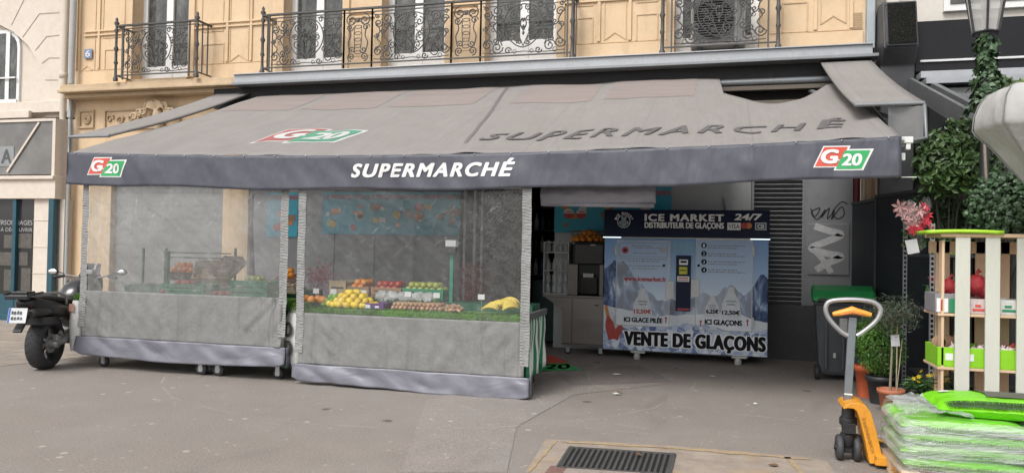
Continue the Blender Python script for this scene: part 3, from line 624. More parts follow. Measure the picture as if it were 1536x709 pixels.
build(m, 'eyelets', M('steel eyelet', (.5, .5, .5), .3, .8), AWN)
LW = M('white lettering', (.74, .74, .73), .5, 0, .05, 9)
m = MB(); a, b, _, _ = rect(528, 240, 774, 266, AYF); z0, z1 = AZ(650, 266, AYF), AZ(650, 244.5, AYF)
text(m, 'SUPERMARCH', a, b-.175, z0, z1, lambda u, w: val(u+.0*w, w, .008), .045, .28, 1.22)
text(m, 'É', b-.185, b, z0, z0+(z1-z0)*1.27, lambda u, w: val(u, w, .008), .035, .28)
build(m, 'lettering', LW, AWN)
# logos: red and green parallelograms with white outlines
RED = M('logo red', (.62, .085, .055), .5, 0, .06); GRN = M('logo green', (.03, .36, .11), .5, 0, .06)
def logo(parent, fn, x0, x1, z0, z1, red=RED, grn=GRN, white=LW, sh=.22):
    w = x1-x0; h = z1-z0
    def pg(a, b, c, d): 
        k = sh*(d-c); return [(a, c), (b, c), (b+k, d), (a+k, d)]
    def lay(name, polys, mat, off):
        mb = MB()
        for p in polys:
            P4 = [Vector((x0+u*w, z0+v*h, 0)) for u, v in p]
            def gf(a, b): q = P4[0].lerp(P4[1], a).lerp(P4[3].lerp(P4[2], a), b); return fn(q.x, q.y, off)
            mb.grid(gf, 16, 10)
        build(mb, name, mat, parent)
    lay('logo_outline', [pg(.0, .50, .12, 1.0), pg(.38, .92, 0, .86)], white, .005)
    lay('logo_red', [pg(.035, .47, .17, .95)], red, .008); lay('logo_green', [pg(.42, .885, .06, .80)], grn, .010)
    mb = MB(); text(mb, 'G', x0+.14*w, x0+.48*w, z0+.27*h, z0+.86*h, lambda u, v: fn(u, v, .013), .05, .15)
    mb.poly([fn(x0+.36*w, z0+.40*h, .014), fn(x0+.50*w, z0+.40*h, .014), fn(x0+.42*w, z0+.56*h, .014)])
    text(mb, '20', x0+.52*w, x0+.90*w, z0+.18*h, z0+.68*h, lambda u, v: fn(u, v, .013), .04, .15)
    build(mb, 'logo_letters', white, parent)
vf = lambda u, v, o: val(u, v, o)
a, b, _, _ = rect(133, 236, 186, 265, AYF); logo(AWN, vf, a, b, AZ(160, 266, AYF), AZ(160, 236, AYF))
a, b, _, _ = rect(1219, 220, 1301, 255, AYF); logo(AWN, vf, a, b, AZ(1260, 256, AYF), AZ(1260, 219, AYF))
cf = lambda u, v, o: canopy(u+.35*(v-8.5)*0, v, o)
logo(AWN, cf, -5.95, -4.55, 8.55, 9.38, M('faded red', (.33, .10, .10), .8), M('faded green', (.08, .27, .17), .8), M('faded white', (.50, .50, .49), .8), sh=.10)
m = MB(); DL = M('dark grey lettering', (.115, .11, .11), .85, 0, .08)
text(m, 'SUPERMARCH', -2.78, .86, 8.5, 8.93, lambda u, w: canopy(u, w-.0, .009), .014, .32, 1.3, lift=(0, 0, 1))
text(m, 'É', .92, 1.27, 8.5, 9.12, lambda u, w: canopy(u, w, .009), .025, .32, lift=(0, 0, 1))
build(m, 'roof_lettering', DL, AWN)
ALU = M('aluminium bar', (.42, .42, .43), .35, .7, .1, 5)
m = MB(); m.tube([(AXL, AYF+.03, zf(AXL)-.03)]+[(x*.1, AYF+.03, zf(x*.1)-.03) for x in range(-78, 15, 6)]+[(AXR+.05, AYF+.03, 2.69)], .028, 8); build(m, 'front_bar', ALU, AWN)
m = MB()
for x in (-7.2, -4.85, -3.2, -1.9, 1.2):
    m = MB(); m.tube([(x, AYF+.08, 2.60), (x+.9, 9.9, 3.15), (x, AYB, 4.0)], .03, 8); build(m, 'folding_arm', ZINC, AWN)
m = MB(); m.tube([(-8.2, 12.0, 4.16), (1.9, 12.0, 4.16)], .05, 10); build(m, 'roller', ZINC, AWN)
# side wings (narrow gap covers)
def wing(xa, xb, y0, z0, y1, z1):
    m = MB(); n = 8
    def f(u, v): y = y0+(y1-y0)*v; return (xa+(xb-xa)*u, y, z0+(z1-z0)*v-.05*sin(pi*v)+.006*nz(u*3+xa, v*4))
    m.grid(f, 6, n); o = build(m, 'side_wing', CAN, AWN, solid=.03)
    m = MB(); m.tube([(xa, y0, z0), (xb, y0, z0)], .022, 8); build(m, 'wing_bar', ZINC, AWN)
wing(-8.93, -8.24, 8.76, 3.06, 12.0, 4.30); wing(1.33, 2.0, 8.8, 3.19, 12.0, 4.43)
for pts, r_ in (([(-8.93, 8.76, 3.05), (-8.93, 8.76, 2.78), (-8.05, 8.1, 2.72)], .018), ([(-8.3, 12, 4.1), (-8.06, 7.95, 2.70)], .025), ([(2.0, 8.8, 3.18), (2.02, 8.8, 2.82), (1.62, 8.3, 2.7)], .022), ([(1.9, 12, 3.9), (1.62, 7.95, 2.66)], .025)): m = MB(); m.tube(pts, r_, 6); build(m, 'side_arm', ZINC, AWN)
# translucent end cheek
t = NT('milky side film'); tr = t.n('ShaderNodeBsdfTransparent'); b_ = t.n('ShaderNodeBsdfPrincipled'); b_.inputs['Base Color'].default_value = (.3, .3, .3, 1); b_.inputs['Roughness'].default_value = .25; mx = t.n('ShaderNodeMixShader'); mx.inputs[0].default_value = .55; t.l(tr.outputs[0], mx.inputs[1]); t.l(b_.outputs[0], mx.inputs[2]); t.l(mx.outputs[0], t.out.inputs[0]); FILM = t.m
m = MB(); m.grid(lambda u, v: (1.66+.33*u, 8.82+.04*sin(u*5), 2.80-.10*(1-u)+(.36+.1*(1-u))*v), 8, 6); build(m, 'side_film', FILM, AWN)
m = MB(); m.bx(AXR+.02, AXR+.13, 7.92, 8.0, 2.66, 2.72); m.bx(AXR+.07, AXR+.11, 7.93, 8.0, 2.60, 2.66); m.bx(AXR+.02, AXR+.07, 7.95, 8.02, 2.50, 2.57); m.bx(AXR+.0, AXR+.18, 8.0, 8.02, 2.34, 2.35); build(m, 'bracket', M('white plastic', (.7, .7, .7), .4, 0, .05), AWN, bev=.005)
# ================================================================== CURTAINS
def clearmat(name, haze, hazecol, seed, bmp=.008, gl_=.4):
    t = NT(name); tr = t.n('ShaderNodeBsdfTransparent'); tr.inputs[0].default_value = (.93, .95, .95, 1)
    df = t.n('ShaderNodeBsdfDiffuse'); df.inputs[0].default_value = (*hazecol, 1); gl = t.n('ShaderNodeBsdfGlossy'); gl.inputs['Roughness'].default_value = .13
    w = t.noise(5, 5, .65, (1, 1, .8), 1.6); w2 = t.n('ShaderNodeTexWave', I_Scale=2.2, I_Distortion=7., I_Detail=3., I_Detail_Scale=2.5); t.l(t.co((1, 1, 1), (0, .9, 0)), w2.inputs[0])
    w3 = t.noise(17, 5, .7, (1, 1, .6), 2.2); h = t.mix(.5, w, t.mix(.5, w2.outputs[1], w3)); nb = t.bump(h, bmp, .8); t.l(nb, gl.inputs['Normal']); t.l(nb, df.inputs['Normal'])
    hz = t.ramp(t.mix(.5, t.noise(2.2, 5, .65, (1.6, 1, .25), 1.), t.noise(6, 5, .7, (1, 1, .5))), [(.32, haze*.5), (.68, min(1, haze*1.5))])
    m1 = t.n('ShaderNodeMixShader'); t.l(hz, m1.inputs[0]); t.l(tr.outputs[0], m1.inputs[1]); t.l(df.outputs[0], m1.inputs[2])
    lw = t.n('ShaderNodeLayerWeight', I_Blend=.25); t.l(nb, lw.inputs['Normal']); sp = t.math('MULTIPLY', t.ramp(t.noise(13, 6, .75, (1, 1, .55), 3.), [(.56, 0.), (.74, .45)]), t.ramp(t.noise(.9, 3), [(.42, .12), (.62, 1.)]))
    glint = t.math('MULTIPLY', t.ramp(t.noise(6.5, 6, .75, (1, 1, 6), 1.4, (0, radians(42), 0)), [(.57, 0.), (.70, gl_*.6)]), t.ramp(t.noise(1.3, 3), [(.45, .1), (.6, 1.)])); wd = t.n('ShaderNodeBsdfDiffuse'); wd.inputs[0].default_value = (.8, .8, .8, 1); mc = t.n('ShaderNodeMixShader'); t.l(glint, mc.inputs[0]); t.l(m1.outputs[0], mc.inputs[1]); t.l(wd.outputs[0], mc.inputs[2]); m1 = mc  # diagonal glints off the creases, painted in as white diffuse streaks
    fac = t.math('ADD', t.math('MULTIPLY_ADD', lw.outputs[0], .18, .02), t.math('MULTIPLY', sp, .5))
    m2 = t.n('ShaderNodeMixShader'); t.l(fac, m2.inputs[0]); t.l(m1.outputs[0], m2.inputs[1]); t.l(gl.outputs[0], m2.inputs[2]); t.l(m2.outputs[0], t.out.inputs[0]); return t.m
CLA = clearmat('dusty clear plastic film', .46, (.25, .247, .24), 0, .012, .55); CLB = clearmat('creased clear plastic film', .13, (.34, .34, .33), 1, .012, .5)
t = NT('grey woven curtain'); n = t.noise(2.5, 6, .7); st = t.noise(10, 2, .5, (1, 1, .03)); c = t.ramp(t.mix(.6, n, t.noise(11, 6, .75)), [(.32, (.165, .165, .16)), (.68, (.255, .255, .248))]); msk = t.ramp(t.noise(1.0, 2, .5, (1, 1, .1)), [(.45, 0.), (.6, 1.)])
c = t.mix(t.math('MULTIPLY', t.ramp(st, [(.56, 0.), (.64, .6)]), msk), c, (.085, .085, .085)); t.pbr(c, .8, 0, t.bump(t.noise(4.5, 6, .65, (1, 1, 1), 1.2), .015, .8), spec=.3); CUR = t.m
t = NT('grey vinyl hem'); c = t.ramp(t.noise(3, 5), [(.3, (.155, .155, .185)), (.7, (.215, .215, .25))]); t.pbr(c, .36, 0, t.bump(t.noise(2.6, 2, .45, (1, 1, 1.6), .5), .035, .8), spec=.5); HEM = t.m
PLEAT = M('pleated webbing', (.255, .255, .25), .75, 0, .15, 20)
def curtain(label, x0, x1, zb0, zhem, zfab, ztop, Yc, film, seed):
    T = thing('plastic_curtain', label, 'curtain', ((x0+x1)/2, Yc, zb0), 'weather curtains hanging from the awning')
    bulge = lambda x, z: Yc-.010*nz((x+z*.9)*9+seed, (x-z)*1.6)*min(1., max(0, (z-zb0)*3))-.03*sin(pi*(x-x0)/(x1-x0))*sin(pi*min(1, max(0, (z-zb0)/(ztop-zb0))))-.018*nz(x*2.2+seed, z*2.2)-.007*nz(x*7+seed, z*5)-.05*max(0, (zfab-z))
    lo = lambda x: zb0+.02*sin(x*1.7+seed)+.05*min(1, max(0, (x0+.12-x)*8))+.03*min(1, max(0, (x-x1+.12)*8))
    w = .10
    def slab(a, b, c_, d, nu, nv, off=0., fn=None):
        m = MB(); m.grid(lambda u, v: (a+(b-a)*u, bulge(a+(b-a)*u, c_+(d-c_)*v)-off-(fn(a+(b-a)*u, c_+(d-c_)*v) if fn else 0), c_+(d-c_)*v), nu, nv); return m
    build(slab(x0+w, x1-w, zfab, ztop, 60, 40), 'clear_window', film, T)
    rip = lambda x, z: .016*nz((x+(z if x < (x0+x1)/2 else -z))*9, (x-z)*2+seed)*(1 if min(x-x0, x1-x) < .55 else .25)
    build(slab(x0+w*.5, x1-w*.5, zhem-.005, zfab+.01, 80, 26, .003, rip), 'fabric_panel', CUR, T, solid=.003)
    hemf = lambda x, z: .045*abs(nz(x*2.1+seed, z*4+x*1.2))+.022*nz(x*4.5+z*6, z*3)+.05*(zhem-z)
    m = MB(); m.grid(lambda u, v: (x0-.015+(x1-x0+.03)*u, bulge(x0+(x1-x0)*u, zhem)-.008-hemf(x0+(x1-x0)*u, lo(x0+(x1-x0)*u)+(zhem-lo(x0+(x1-x0)*u))*v), lo(x0+(x1-x0)*u)+(zhem-lo(x0+(x1-x0)*u))*v), 90, 12)
    m.grid(lambda u, v: (x1+.015, Yc-.02+.12*u, zb0+.01+(zhem-zb0-.01)*v), 2, 3)
    build(m, 'hem', HEM, T, solid=.003)
    for a in (x0, x1-w):
        pl = lambda x, z: .0032*sin(z*200+5*nz(z*7, x*14)+x*40)+.006*nz(x*30, z*22)+.003*sin(x*60)
        build(slab(a, a+w, zfab-.45 if True else 0, ztop+.01, 8, 300, .010, pl), 'pleated_edge', PLEAT, T)
    m = MB(); m.tube([(x0+.03, Yc+.015, ztop+.01), (x1-.03, Yc+.015, ztop+.01)], .012, 6); build(m, 'rail', ALU, T)
    return T
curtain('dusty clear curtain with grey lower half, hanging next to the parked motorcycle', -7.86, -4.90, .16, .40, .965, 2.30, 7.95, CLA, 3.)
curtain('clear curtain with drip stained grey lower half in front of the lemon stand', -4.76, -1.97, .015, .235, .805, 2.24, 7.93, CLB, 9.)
# rolled-up one over the ice machine
a0, a1 = AX(812, 297, 8.3), AX(984, 297, 8.3)
T = thing('rolled_curtain', 'pale grey curtain rolled up under the awning above the juice machine', 'curtain', ((a0+a1)/2, 8.3, 2.15))
m = MB(); m.grid(lambda u, v: (a0+(a1-a0)*u, 8.3-.05*sin(pi*v)-.015*nz(u*6, v*3)+.0*u, AZ(900, 283, 8.3)+.06-(.25-.03*u)*v-.01*nz(u*4)), 50, 10); m.tube([(a0+.02, 8.3, AZ(900, 306, 8.3)), (a1-.02, 8.3, AZ(900, 308, 8.3))], .025, 8)
build(m, 'roll', M('pale lilac vinyl', (.27, .27, .31), .4, 0, .12, 4, .02, 6), T, solid=.004)
# banners on the wall
BLU = M('cyan banner', (.045, .37, .50), .5, 0, .12, 3); BRD = M('banner red', (.60, .05, .05), .5)
KR = random.Random(5)
PK = [M('pack '+n, c, .5) for n, c in (('white', (.66, .65, .63)), ('red', (.5, .06, .06)), ('brown', (.28, .16, .10)), ('yellow', (.6, .45, .08)), ('navy', (.05, .07, .16)), ('orange', (.65, .22, .05)))]
def banner(px0, py0, px1, py1, label, cells, head=True, words=3, Y=GY-.004):
    x0, x1, z0, z1 = rect(px0, py0, px1, py1, Y)
    T = thing('promotional_banner', label, 'banner', (x0, Y, z0), 'cyan promotional banners on the shop wall')
    m = MB(); m.bx(x0, x1, Y-.008, Y, z0, z1); build(m, 'panel', BLU, T)
    if head:
        m = MB(); text(m, 'LA PROMOTION '*words if words else 'LA PROM', x0+.02, x1-.02, z1-.13, z1-.045, flat(Y-.011), .015); build(m, 'lettering', BRD, T)
    w = (x1-x0)/cells; by = {}
    for i in range(cells):
        for k in range(5):
            cx = x0+w*(i+KR.uniform(.15, .85)); cz = z0+(z1-z0)*KR.uniform(.15, .68); s_ = KR.uniform(.035, .085); j = KR.randrange(6); mb = by.setdefault(j, MB())
            yy = Y-.0115-.0006*k-.0003*j; a = KR.uniform(-.6, .6)
            if KR.random() < .35: mb.poly([(cx+s_*cos(q), yy, cz+s_*sin(q)) for q in [2*pi*i_/12 for i_ in range(12)]])
            else: mb.poly([(cx+s_*(u*cos(a)-v*.7*sin(a)), yy, cz+s_*(u*sin(a)+v*.7*cos(a))) for u, v in ((-1, -1), (1, -1), (1, 1), (-1, 1))])
    for j, mb in by.items(): build(mb, 'product_picture', PK[j], T)
    return T, (x0, x1, z0, z1)
banner(484, 288, 690, 352, 'long cyan promotional banner seen through the middle plastic curtain', 6, True, 3)
banner(400, 289, 447, 355, 'narrow cyan banner showing in the gap between the two plastic curtains', 1, True, 1)
T, (x0, x1, z0, z1) = banner(832, 281, 1007, 350, 'cyan promotional banner behind the orange juicer and the ice machine', 3, True, 2)
m = MB()
for k in (0, 1):
    a = at(853+19*k, 320, GY-.03); m.poly([(a.x+.085*cos(q), GY-.019-.001*k, a.z+.085*sin(q)) for q in [2*pi*i_/16 for i_ in range(16)]])
build(m, 'product_badge', PK[0], T)
m = MB()
for k in (0, 1):
    a = at(853+19*k, 320, GY-.03); m.poly([(a.x+.085*cos(q), GY-.022-.001*k, a.z+.085*sin(q)) for q in [pi+pi*i_/10 for i_ in range(11)]]); m.bx(a.x-.05, a.x+.05, GY-.022, GY-.0215, a.z+.02, a.z+.035)
build(m, 'product_badge', PK[1], T)
# ================================================================== FRUIT STANDS
CASTR = M('black rubber', (.025, .025, .026), .6, 0, .2, 20); GALV = M('galvanised steel', (.42, .43, .44), .4, .6, .2, 10)
def caster(parent, x, y, r=.062):
    m = MB(); m.lathe([(r*.5, -.018), (r*.92, -.018), (r, -.01), (r, .01), (r*.92, .018), (r*.5, .018)], (x, y, r), 16, 'x', cap=True) if False else m.lathe([(r*.35, -.02), (r*.9, -.02), (r, -.012), (r, .012), (r*.9, .02), (r*.35, .02)], (x, y, r), 18, 'y')
    W = build(m, 'caster', CASTR, parent)
    m = MB(); m.lathe([(.0, -.024), (r*.5, -.024), (r*.5, .024), (0, .024)], (x, y, r), 12, 'y'); build(m, 'hub', GALV, W)
    m = MB(); m.bx(x-.025, x+.03, y-.03, y-.024, r*.6, r*2.15); m.bx(x-.025, x+.03, y+.024, y+.03, r*.6, r*2.15); m.bx(x-.03, x+.035, y-.035, y+.035, r*2.1, r*2.3); build(m, 'fork', GALV, W)
DG = M('dark green steel', (.03, .12, .075), .45, .1, .15, 6)
GRASS = leafmat('artificial grass', (.07, .20, .02), (.22, .44, .07))
def tgrass(mb, x0, x1, y0, y1, z, n, h=.03):
    for _ in range(n):
        x = random.uniform(x0, x1); y = random.uniform(y0, y1); a = random.uniform(0, 2*pi); w = .004; hh = h*random.uniform(.6, 1.3); d = Vector((random.gauss(0, .012), random.gauss(-.008, .012), hh))
        p = Vector((x, y, z)); s_ = Vector((cos(a), sin(a), 0))*w; mb.add([p-s_, p+s_, p+d], [(0, 1, 2)])
CARTS = {}
def stand(label, x0, x1, y0, y1, zt):
    T = thing('fruit_stand', label, 'fruit stand', ((x0+x1)/2, (y0+y1)/2, 0), 'wheeled fruit stands under the awning')
    m = MB(); m.bx(x0, x1, y0, y1, zt-.04, zt); m.bx(x0, x1, y0, y1, .15, .19); build(m, 'tabletop', DG, T)
    m = MB()
    for x in (x0+.02, (x0+x1)/2, x1-.02):
        for y in (y0+.02, y1-.02): m.bx(x-.018, x+.018, y-.018, y+.018, .14, zt-.04)
    build(m, 'frame', DG, T)
    m = MB(); m.bx(x0+.05, x1-.02, y0+.42, y1-.02, zt, zt+.10); build(m, 'rear_step', DG, T)
    m = MB(); m.bx(x0-.01, x1+.01, y0-.02, y0+.40, zt+.001, zt+.008); m.bx(x0-.012, x1+.012, y0-.024, y0-.02, zt-.05, zt+.008); tgrass(m, x0, x1, y0-.02, y0+.1, zt+.006, 3800, .022)
    for _ in range(2600):
        x = random.uniform(x0-.01, x1+.01); z = random.uniform(zt-.05, zt+.01); p = Vector((x, y0-.022, z)); m.add([p-Vector((.004, 0, 0)), p+Vector((.004, 0, 0)), p+Vector((random.gauss(0, .008), -.018, random.gauss(-.004, .01)))], [(0, 1, 2)])
    build(m, 'grass_mat', GRASS, T)
    for x in (x0+.12, x0+1.68, x1-.13):
        for y in (y0+.03, y1-.08): caster(T, x, y, .07)
    return T
SA = stand('wheeled green fruit stand behind the left curtain beside the motorcycle', -7.72, -4.95, 8.06, 8.92, .93)
SB = stand('wheeled green fruit stand with a green and white striped side skirt', -4.70, -2.06, 8.05, 8.88, .86)
# extra casters that peek out under the left curtain
for x in (-6.08, -5.84): caster(SA, x, 8.0, .078)
# white bags hanging at the ends of the stands
BAG = M('white plastic bag', (.62, .62, .60), .45, 0, .08, 5, .01, 12)
def ragbag(name, label, x0, x1, y, z0, z1, mark=None, d=.16):
    T = thing(name, label, 'bag', ((x0+x1)/2, y, z0))
    m = MB(); n = 14
    def f(u, v):
        a = 2*pi*u; q = 1+.14*nz(cos(a)*2+x0, sin(a)*2, v*3); k = sin(pi*min(1, .12+v*.8))**.4
        return ((x0+x1)/2+(x1-x0)/2*cos(a)*k*q, y+d/2*sin(a)*k*q, z0+(z1-z0)*v)
    m.grid(f, 20, 12); build(m, 'bag', BAG, T)
    if mark:
        mm = MB(); mark(mm); build(mm, 'print', M('black print', (.03, .03, .03), .5), T)
    return T
ragbag('plastic_bag', 'white and orange plastic bag hanging off the left end of the fruit stand', -8.03, -7.83, 7.98, .20, .84)
m = MB(); m.grid(lambda u, v: (-7.98+.08*u, 7.893-.01*nz(u*4, v*4), .70+.1*v), 6, 6); o = build(m, 'orange_panel', M('orange plastic', (.52, .30, .22), .5), bpy.data.objects['plastic_bag'])
m = MB(); m.bx(-7.99, -7.76, 8.0, 8.4, .85, .9); tgrass(m, -8.0, -7.76, 7.98, 8.4, .9, 900, .03)
for _ in range(900):
    x = random.uniform(-8.0, -7.76); z = random.uniform(.83, .92); p = Vector((x, 8.0, z)); m.add([p-Vector((.005, 0, 0)), p+Vector((.005, 0, 0)), p+Vector((random.gauss(0, .01), -.025, random.gauss(0, .012)))], [(0, 1, 2)])
build(m, 'grass_flap', GRASS, SA)
def dmark(mm):
    for s_, q0, q1 in (('O', 482, 505), ('D', 510, 534)): 
        a, b, z0, z1 = rect(427, q0, 439, q1, 8.0); text(mm, s_, a, b, z0, z1, flat(7.985), .04)
ragbag('banner_cloth', 'white cloth with black letters hanging between the two plastic curtains', -5.02, -4.70, 8.1, .18, .84, dmark, .18)
m = MB(); m.bx(-4.99, -4.66, 8.05, 8.6, .86, .90); tgrass(m, -4.99, -4.66, 8.03, 8.5, .9, 1200, .03)
for _ in range(900):
    x = random.uniform(-4.99, -4.66); z = random.uniform(.80, .92); p = Vector((x, 8.05, z)); m.add([p-Vector((.005, 0, 0)), p+Vector((.005, 0, 0)), p+Vector((random.gauss(0, .01), -.025, random.gauss(0, .012)))], [(0, 1, 2)])
build(m, 'grass_flap', GRASS, SB)
# striped side skirt of stand B
t = NT('green and white stripes'); w = t.n('ShaderNodeTexWave', I_Scale=2.6, I_Distortion=.8, I_Detail=1., I_Detail_Scale=1.2); w.bands_direction = 'Y'; t.l(t.co((1, 1, .25)), w.inputs[0])
t.pbr(t.ramp(w.outputs[1], [(.47, (.80, .81, .78)), (.53, (.02, .22, .10))]), .6, 0, t.bump(t.noise(6), .01)); STR = t.m
m = MB(); m.grid(lambda u, v: (-2.025+.03*sin(u*14)*(1-v)+.02*nz(u*5, v*3), 8.02+.86*u, .17+(.66)*v+.05*(1-v)*u), 24, 8); SK = build(m, 'side_skirt', STR, SB, solid=.003)
m = MB(); m.bx(-2.05, -2.0, 8.0, 8.9, .83, .90); build(m, 'edge_trim', M('grey fabric trim', (.13, .13, .135), .8), SB, bev=.01)
# --- crates and produce
def crate(name, label, x, y, z, w, d, h, mat, rz=0., tilt=0., group=None, slots=True):
    m = MB(); t_ = .008
    m.bx(-w/2, w/2, -d/2, d/2, 0, t_)
    for a, b, c_, e in ((-w/2, w/2, -d/2, -d/2+t_), (-w/2, w/2, d/2-t_, d/2), (-w/2, -w/2+t_, -d/2+t_, d/2-t_), (w/2-t_, w/2, -d/2+t_, d/2-t_)):
        if slots:
            n = 3
            for k in range(n): m.bx(a, b, c_, e, t_+h*k/n, t_+h*(k+.72)/n)
        else: m.bx(a, b, c_, e, t_, h)
    for a in (-w/2+.012, w/2-.012):
        for c_ in (-d/2+.012, d/2-.012): m.bx(a-.014, a+.014, c_-.014, c_+.014, .002, h+.006)
    m.bx(-w/2-.006, w/2+.006, -d/2-.006, -d/2, h-.012, h+.004); m.bx(-w/2-.006, w/2+.006, d/2, d/2+.006, h-.012, h+.004)
    o = build(m, name, mat, None, local=True); o.location = (x, y, z); o.rotation_euler = (tilt, 0, rz); tagit(o, label, 'crate', group); return o
GC = M('green crate plastic', (.015, .24, .11), .45, 0, .15, 8); WC = M('thin crate wood', (.47, .36, .24), .8, 0, .2, 16, .001); BC = M('black crate plastic', (.03, .03, .032), .5); PC = M('purple box print', (.13, .04, .20), .5); RC = M('brown crate cardboard', (.33, .20, .12), .8, 0, .2, 7)
FR = {}
def fruitbase(kind, mat, r, sc, cat, jit=.02, fn=None):
    m = MB()
    if fn: fn(m)
    else:
        m.ball((0, 0, 0), r, 12, 8, sc, jit*.3); m.tube([(0, 0, r*sc[2]*.9), (.002, 0, r*sc[2]*1.08)], r*.07, 5)
    me = build(m, kind, mat, None, local=True); COL.objects.unlink(me); FR[kind] = (me, r*min(sc), cat)
def put(kind, label, group, pts):
    src, r, cat = FR[kind]
    for p in pts:
        o = src.copy(); COL.objects.link(o); o.location = p; o.rotation_euler = (random.uniform(-1, 1), random.uniform(-1, 1), random.uniform(0, 6)) if kind != 'banana' else (random.uniform(-.2, .3), random.uniform(-.2, .2), random.uniform(-.5, .9)); s_ = random.uniform(.9, 1.08); o.scale = (s_,)*3; tagit(o, label, cat, group)
def heap(x0, x1, y0, y1, z, r, layers, drop=.9):
    P = []
    for l in range(layers):
        k = l*r*drop; xx = x0+k+r
        while xx <= x1-k-r+1e-3:
            yy = y0+k*.8+r
            while yy <= y1-k*.8-r+1e-3: P.append((xx+random.uniform(-.15, .15)*r, yy+random.uniform(-.15, .15)*r, z+r+l*r*1.45)); yy += 2.02*r
            xx += 2.02*r
    return P
OR_ = M('orange peel', (.72, .24, .025), .45, 0, .08, 30, .0008, 300, rand=.08); LE = M('lemon peel', (.80, .56, .035), .4, 0, .06, 30, .0008, 260, rand=.08); LI = M('lime peel', (.16, .34, .035), .4, 0, .15, 20, rand=.15)
RA = M('red apple skin', (.42, .05, .035), .3, 0, .35, 9, rand=.2); GA = M('green apple skin', (.42, .45, .10), .3, 0, .2, 9, rand=.12); ON = M('onion skin', (.46, .27, .17), .45, 0, .25, 14, rand=.2); BN = M('banana peel', (.78, .58, .10), .5, 0, .12, 14, rand=.1)
fruitbase('orange', OR_, .042, (1, 1, .95), 'orange'); fruitbase('large_orange', OR_, .056, (1, 1, .95), 'orange'); fruitbase('lemon', LE, .040, (1.18, 1, 1), 'lemon'); fruitbase('lime', LI, .03, (1.15, 1, 1), 'lime'); fruitbase('red_apple', RA, .038, (1, 1, .9), 'apple')
fruitbase('green_apple', GA, .038, (1, 1, .9), 'apple'); fruitbase('onion', ON, .024, (1, 1, 1.1), 'onion', .05); fruitbase('ginger_root', ON, .022, (1.9, 1, .8), 'root', .2)
def bananafn(m):
    for k in range(5):
        a = -.5+.25*k; P = []
        for i in range(9):
            q = i/8; ang = -.9+1.8*q; P.append((.13*sin(ang)+.01*k, (.02+.02*k)*1.0+a*.04*q, .10*(1-cos(ang))*-1+.06+.006*k))
        P = [(p[0], p[1], p[2]) for p in P]; m.tube(P, [.006, .014, .018, .019, .019, .018, .016, .010, .004], 6)
fruitbase('banana', BN, .03, (1, 1, 1), 'banana', fn=bananafn)
zB = .87
def px2(px, Y): return AX(px, 455, Y)
# stand B front row
put('large_orange', 'large orange in the black tray at the left end of the middle fruit stand', 'large oranges in the black tray', [(px2(p, 8.2), 8.2, zB+.075) for p in (452, 467.5, 484)]+[(px2(p, 8.3), 8.32, zB+.075) for p in (458, 476)])
crate('shallow_tray', 'shallow black tray holding five large oranges', px2(467, 8.2), 8.23, zB, .42, .24, .05, BC, slots=False)
put('lime', 'small green lime in the heap between the oranges and the lemons', 'limes heaped on the fruit stand', heap(px2(487, 8.2), px2(520, 8.2), 8.1, 8.34, zB+.005, .03, 3))
def cone(cx, cy, z, r, n, R0):
    P = []
    for l in range(n):
        rad = R0*(1-l/n); k = max(1, int(2*pi*rad/(2.05*r)))
        if l == 0: P += [(cx, cy, z+r)]
        for j in range(k if rad > r else 1): P.append((cx+(rad if rad > r else 0)*cos(2*pi*j/k+l)*1.25, cy+(rad if rad > r else 0)*sin(2*pi*j/k+l)*.85, z+r+l*r*1.15))
        if rad > 3*r:
            k2 = max(1, int(2*pi*(rad-2*r)/(2.05*r)))
            for j in range(k2): P.append((cx+(rad-2*r)*cos(2*pi*j/k2)*1.25, cy+(rad-2*r)*sin(2*pi*j/k2)*.85, z+r+l*r*1.25))
    return P
put('lemon', 'bright yellow lemon in the big heap behind the middle curtain', 'yellow lemons heaped on the fruit stand', cone(px2(528, 8.22), 8.24, zB, .04, 4, .23)+[(px2(p, 8.1), 8.1, zB+.04) for p in (505, 514, 531, 543)])
pb = crate('purple_box', 'purple printed fruit box with a white label beside the lemons', px2(562, 8.2), 8.2, zB, .32, .22, .07, PC, slots=False)
m = MB(); m.bx(-.07, .0, -.1185, -.1165, .015, .055); m.bx(.06, .11, -.1185, -.1165, .02, .045); q = build(m, 'white_label', LW, pb, local=True)
put('onion', 'small brown onion loose on the grass mat right of the purple box', 'onions and shallots spread on the fruit stand', heap(px2(590, 8.2), px2(668, 8.2), 8.1, 8.36, zB+.005, .026, 2, .7))
put('ginger_root', 'knobbly brown root in the small pile left of the bananas', 'knobbly roots piled near the bananas', heap(px2(668, 8.15), px2(696, 8.15), 8.09, 8.3, zB+.005, .024, 2, .8))
for i, (p, dz_) in enumerate(((735, 0), (746, .02), (757, .0), (768, .015), (741, .05), (752, .055))):
    put('banana', 'bunch of ripe yellow bananas at the right end of the middle stand', 'banana bunches on the grass mat', [(px2(p, 8.18), 8.16+.03*(i % 3), zB+.02+dz_)])
crate('black_tray', 'long black tray under the onions on the middle stand', px2(630, 8.3), 8.42, zB+.002, .7, .1, .05, BC, slots=False)
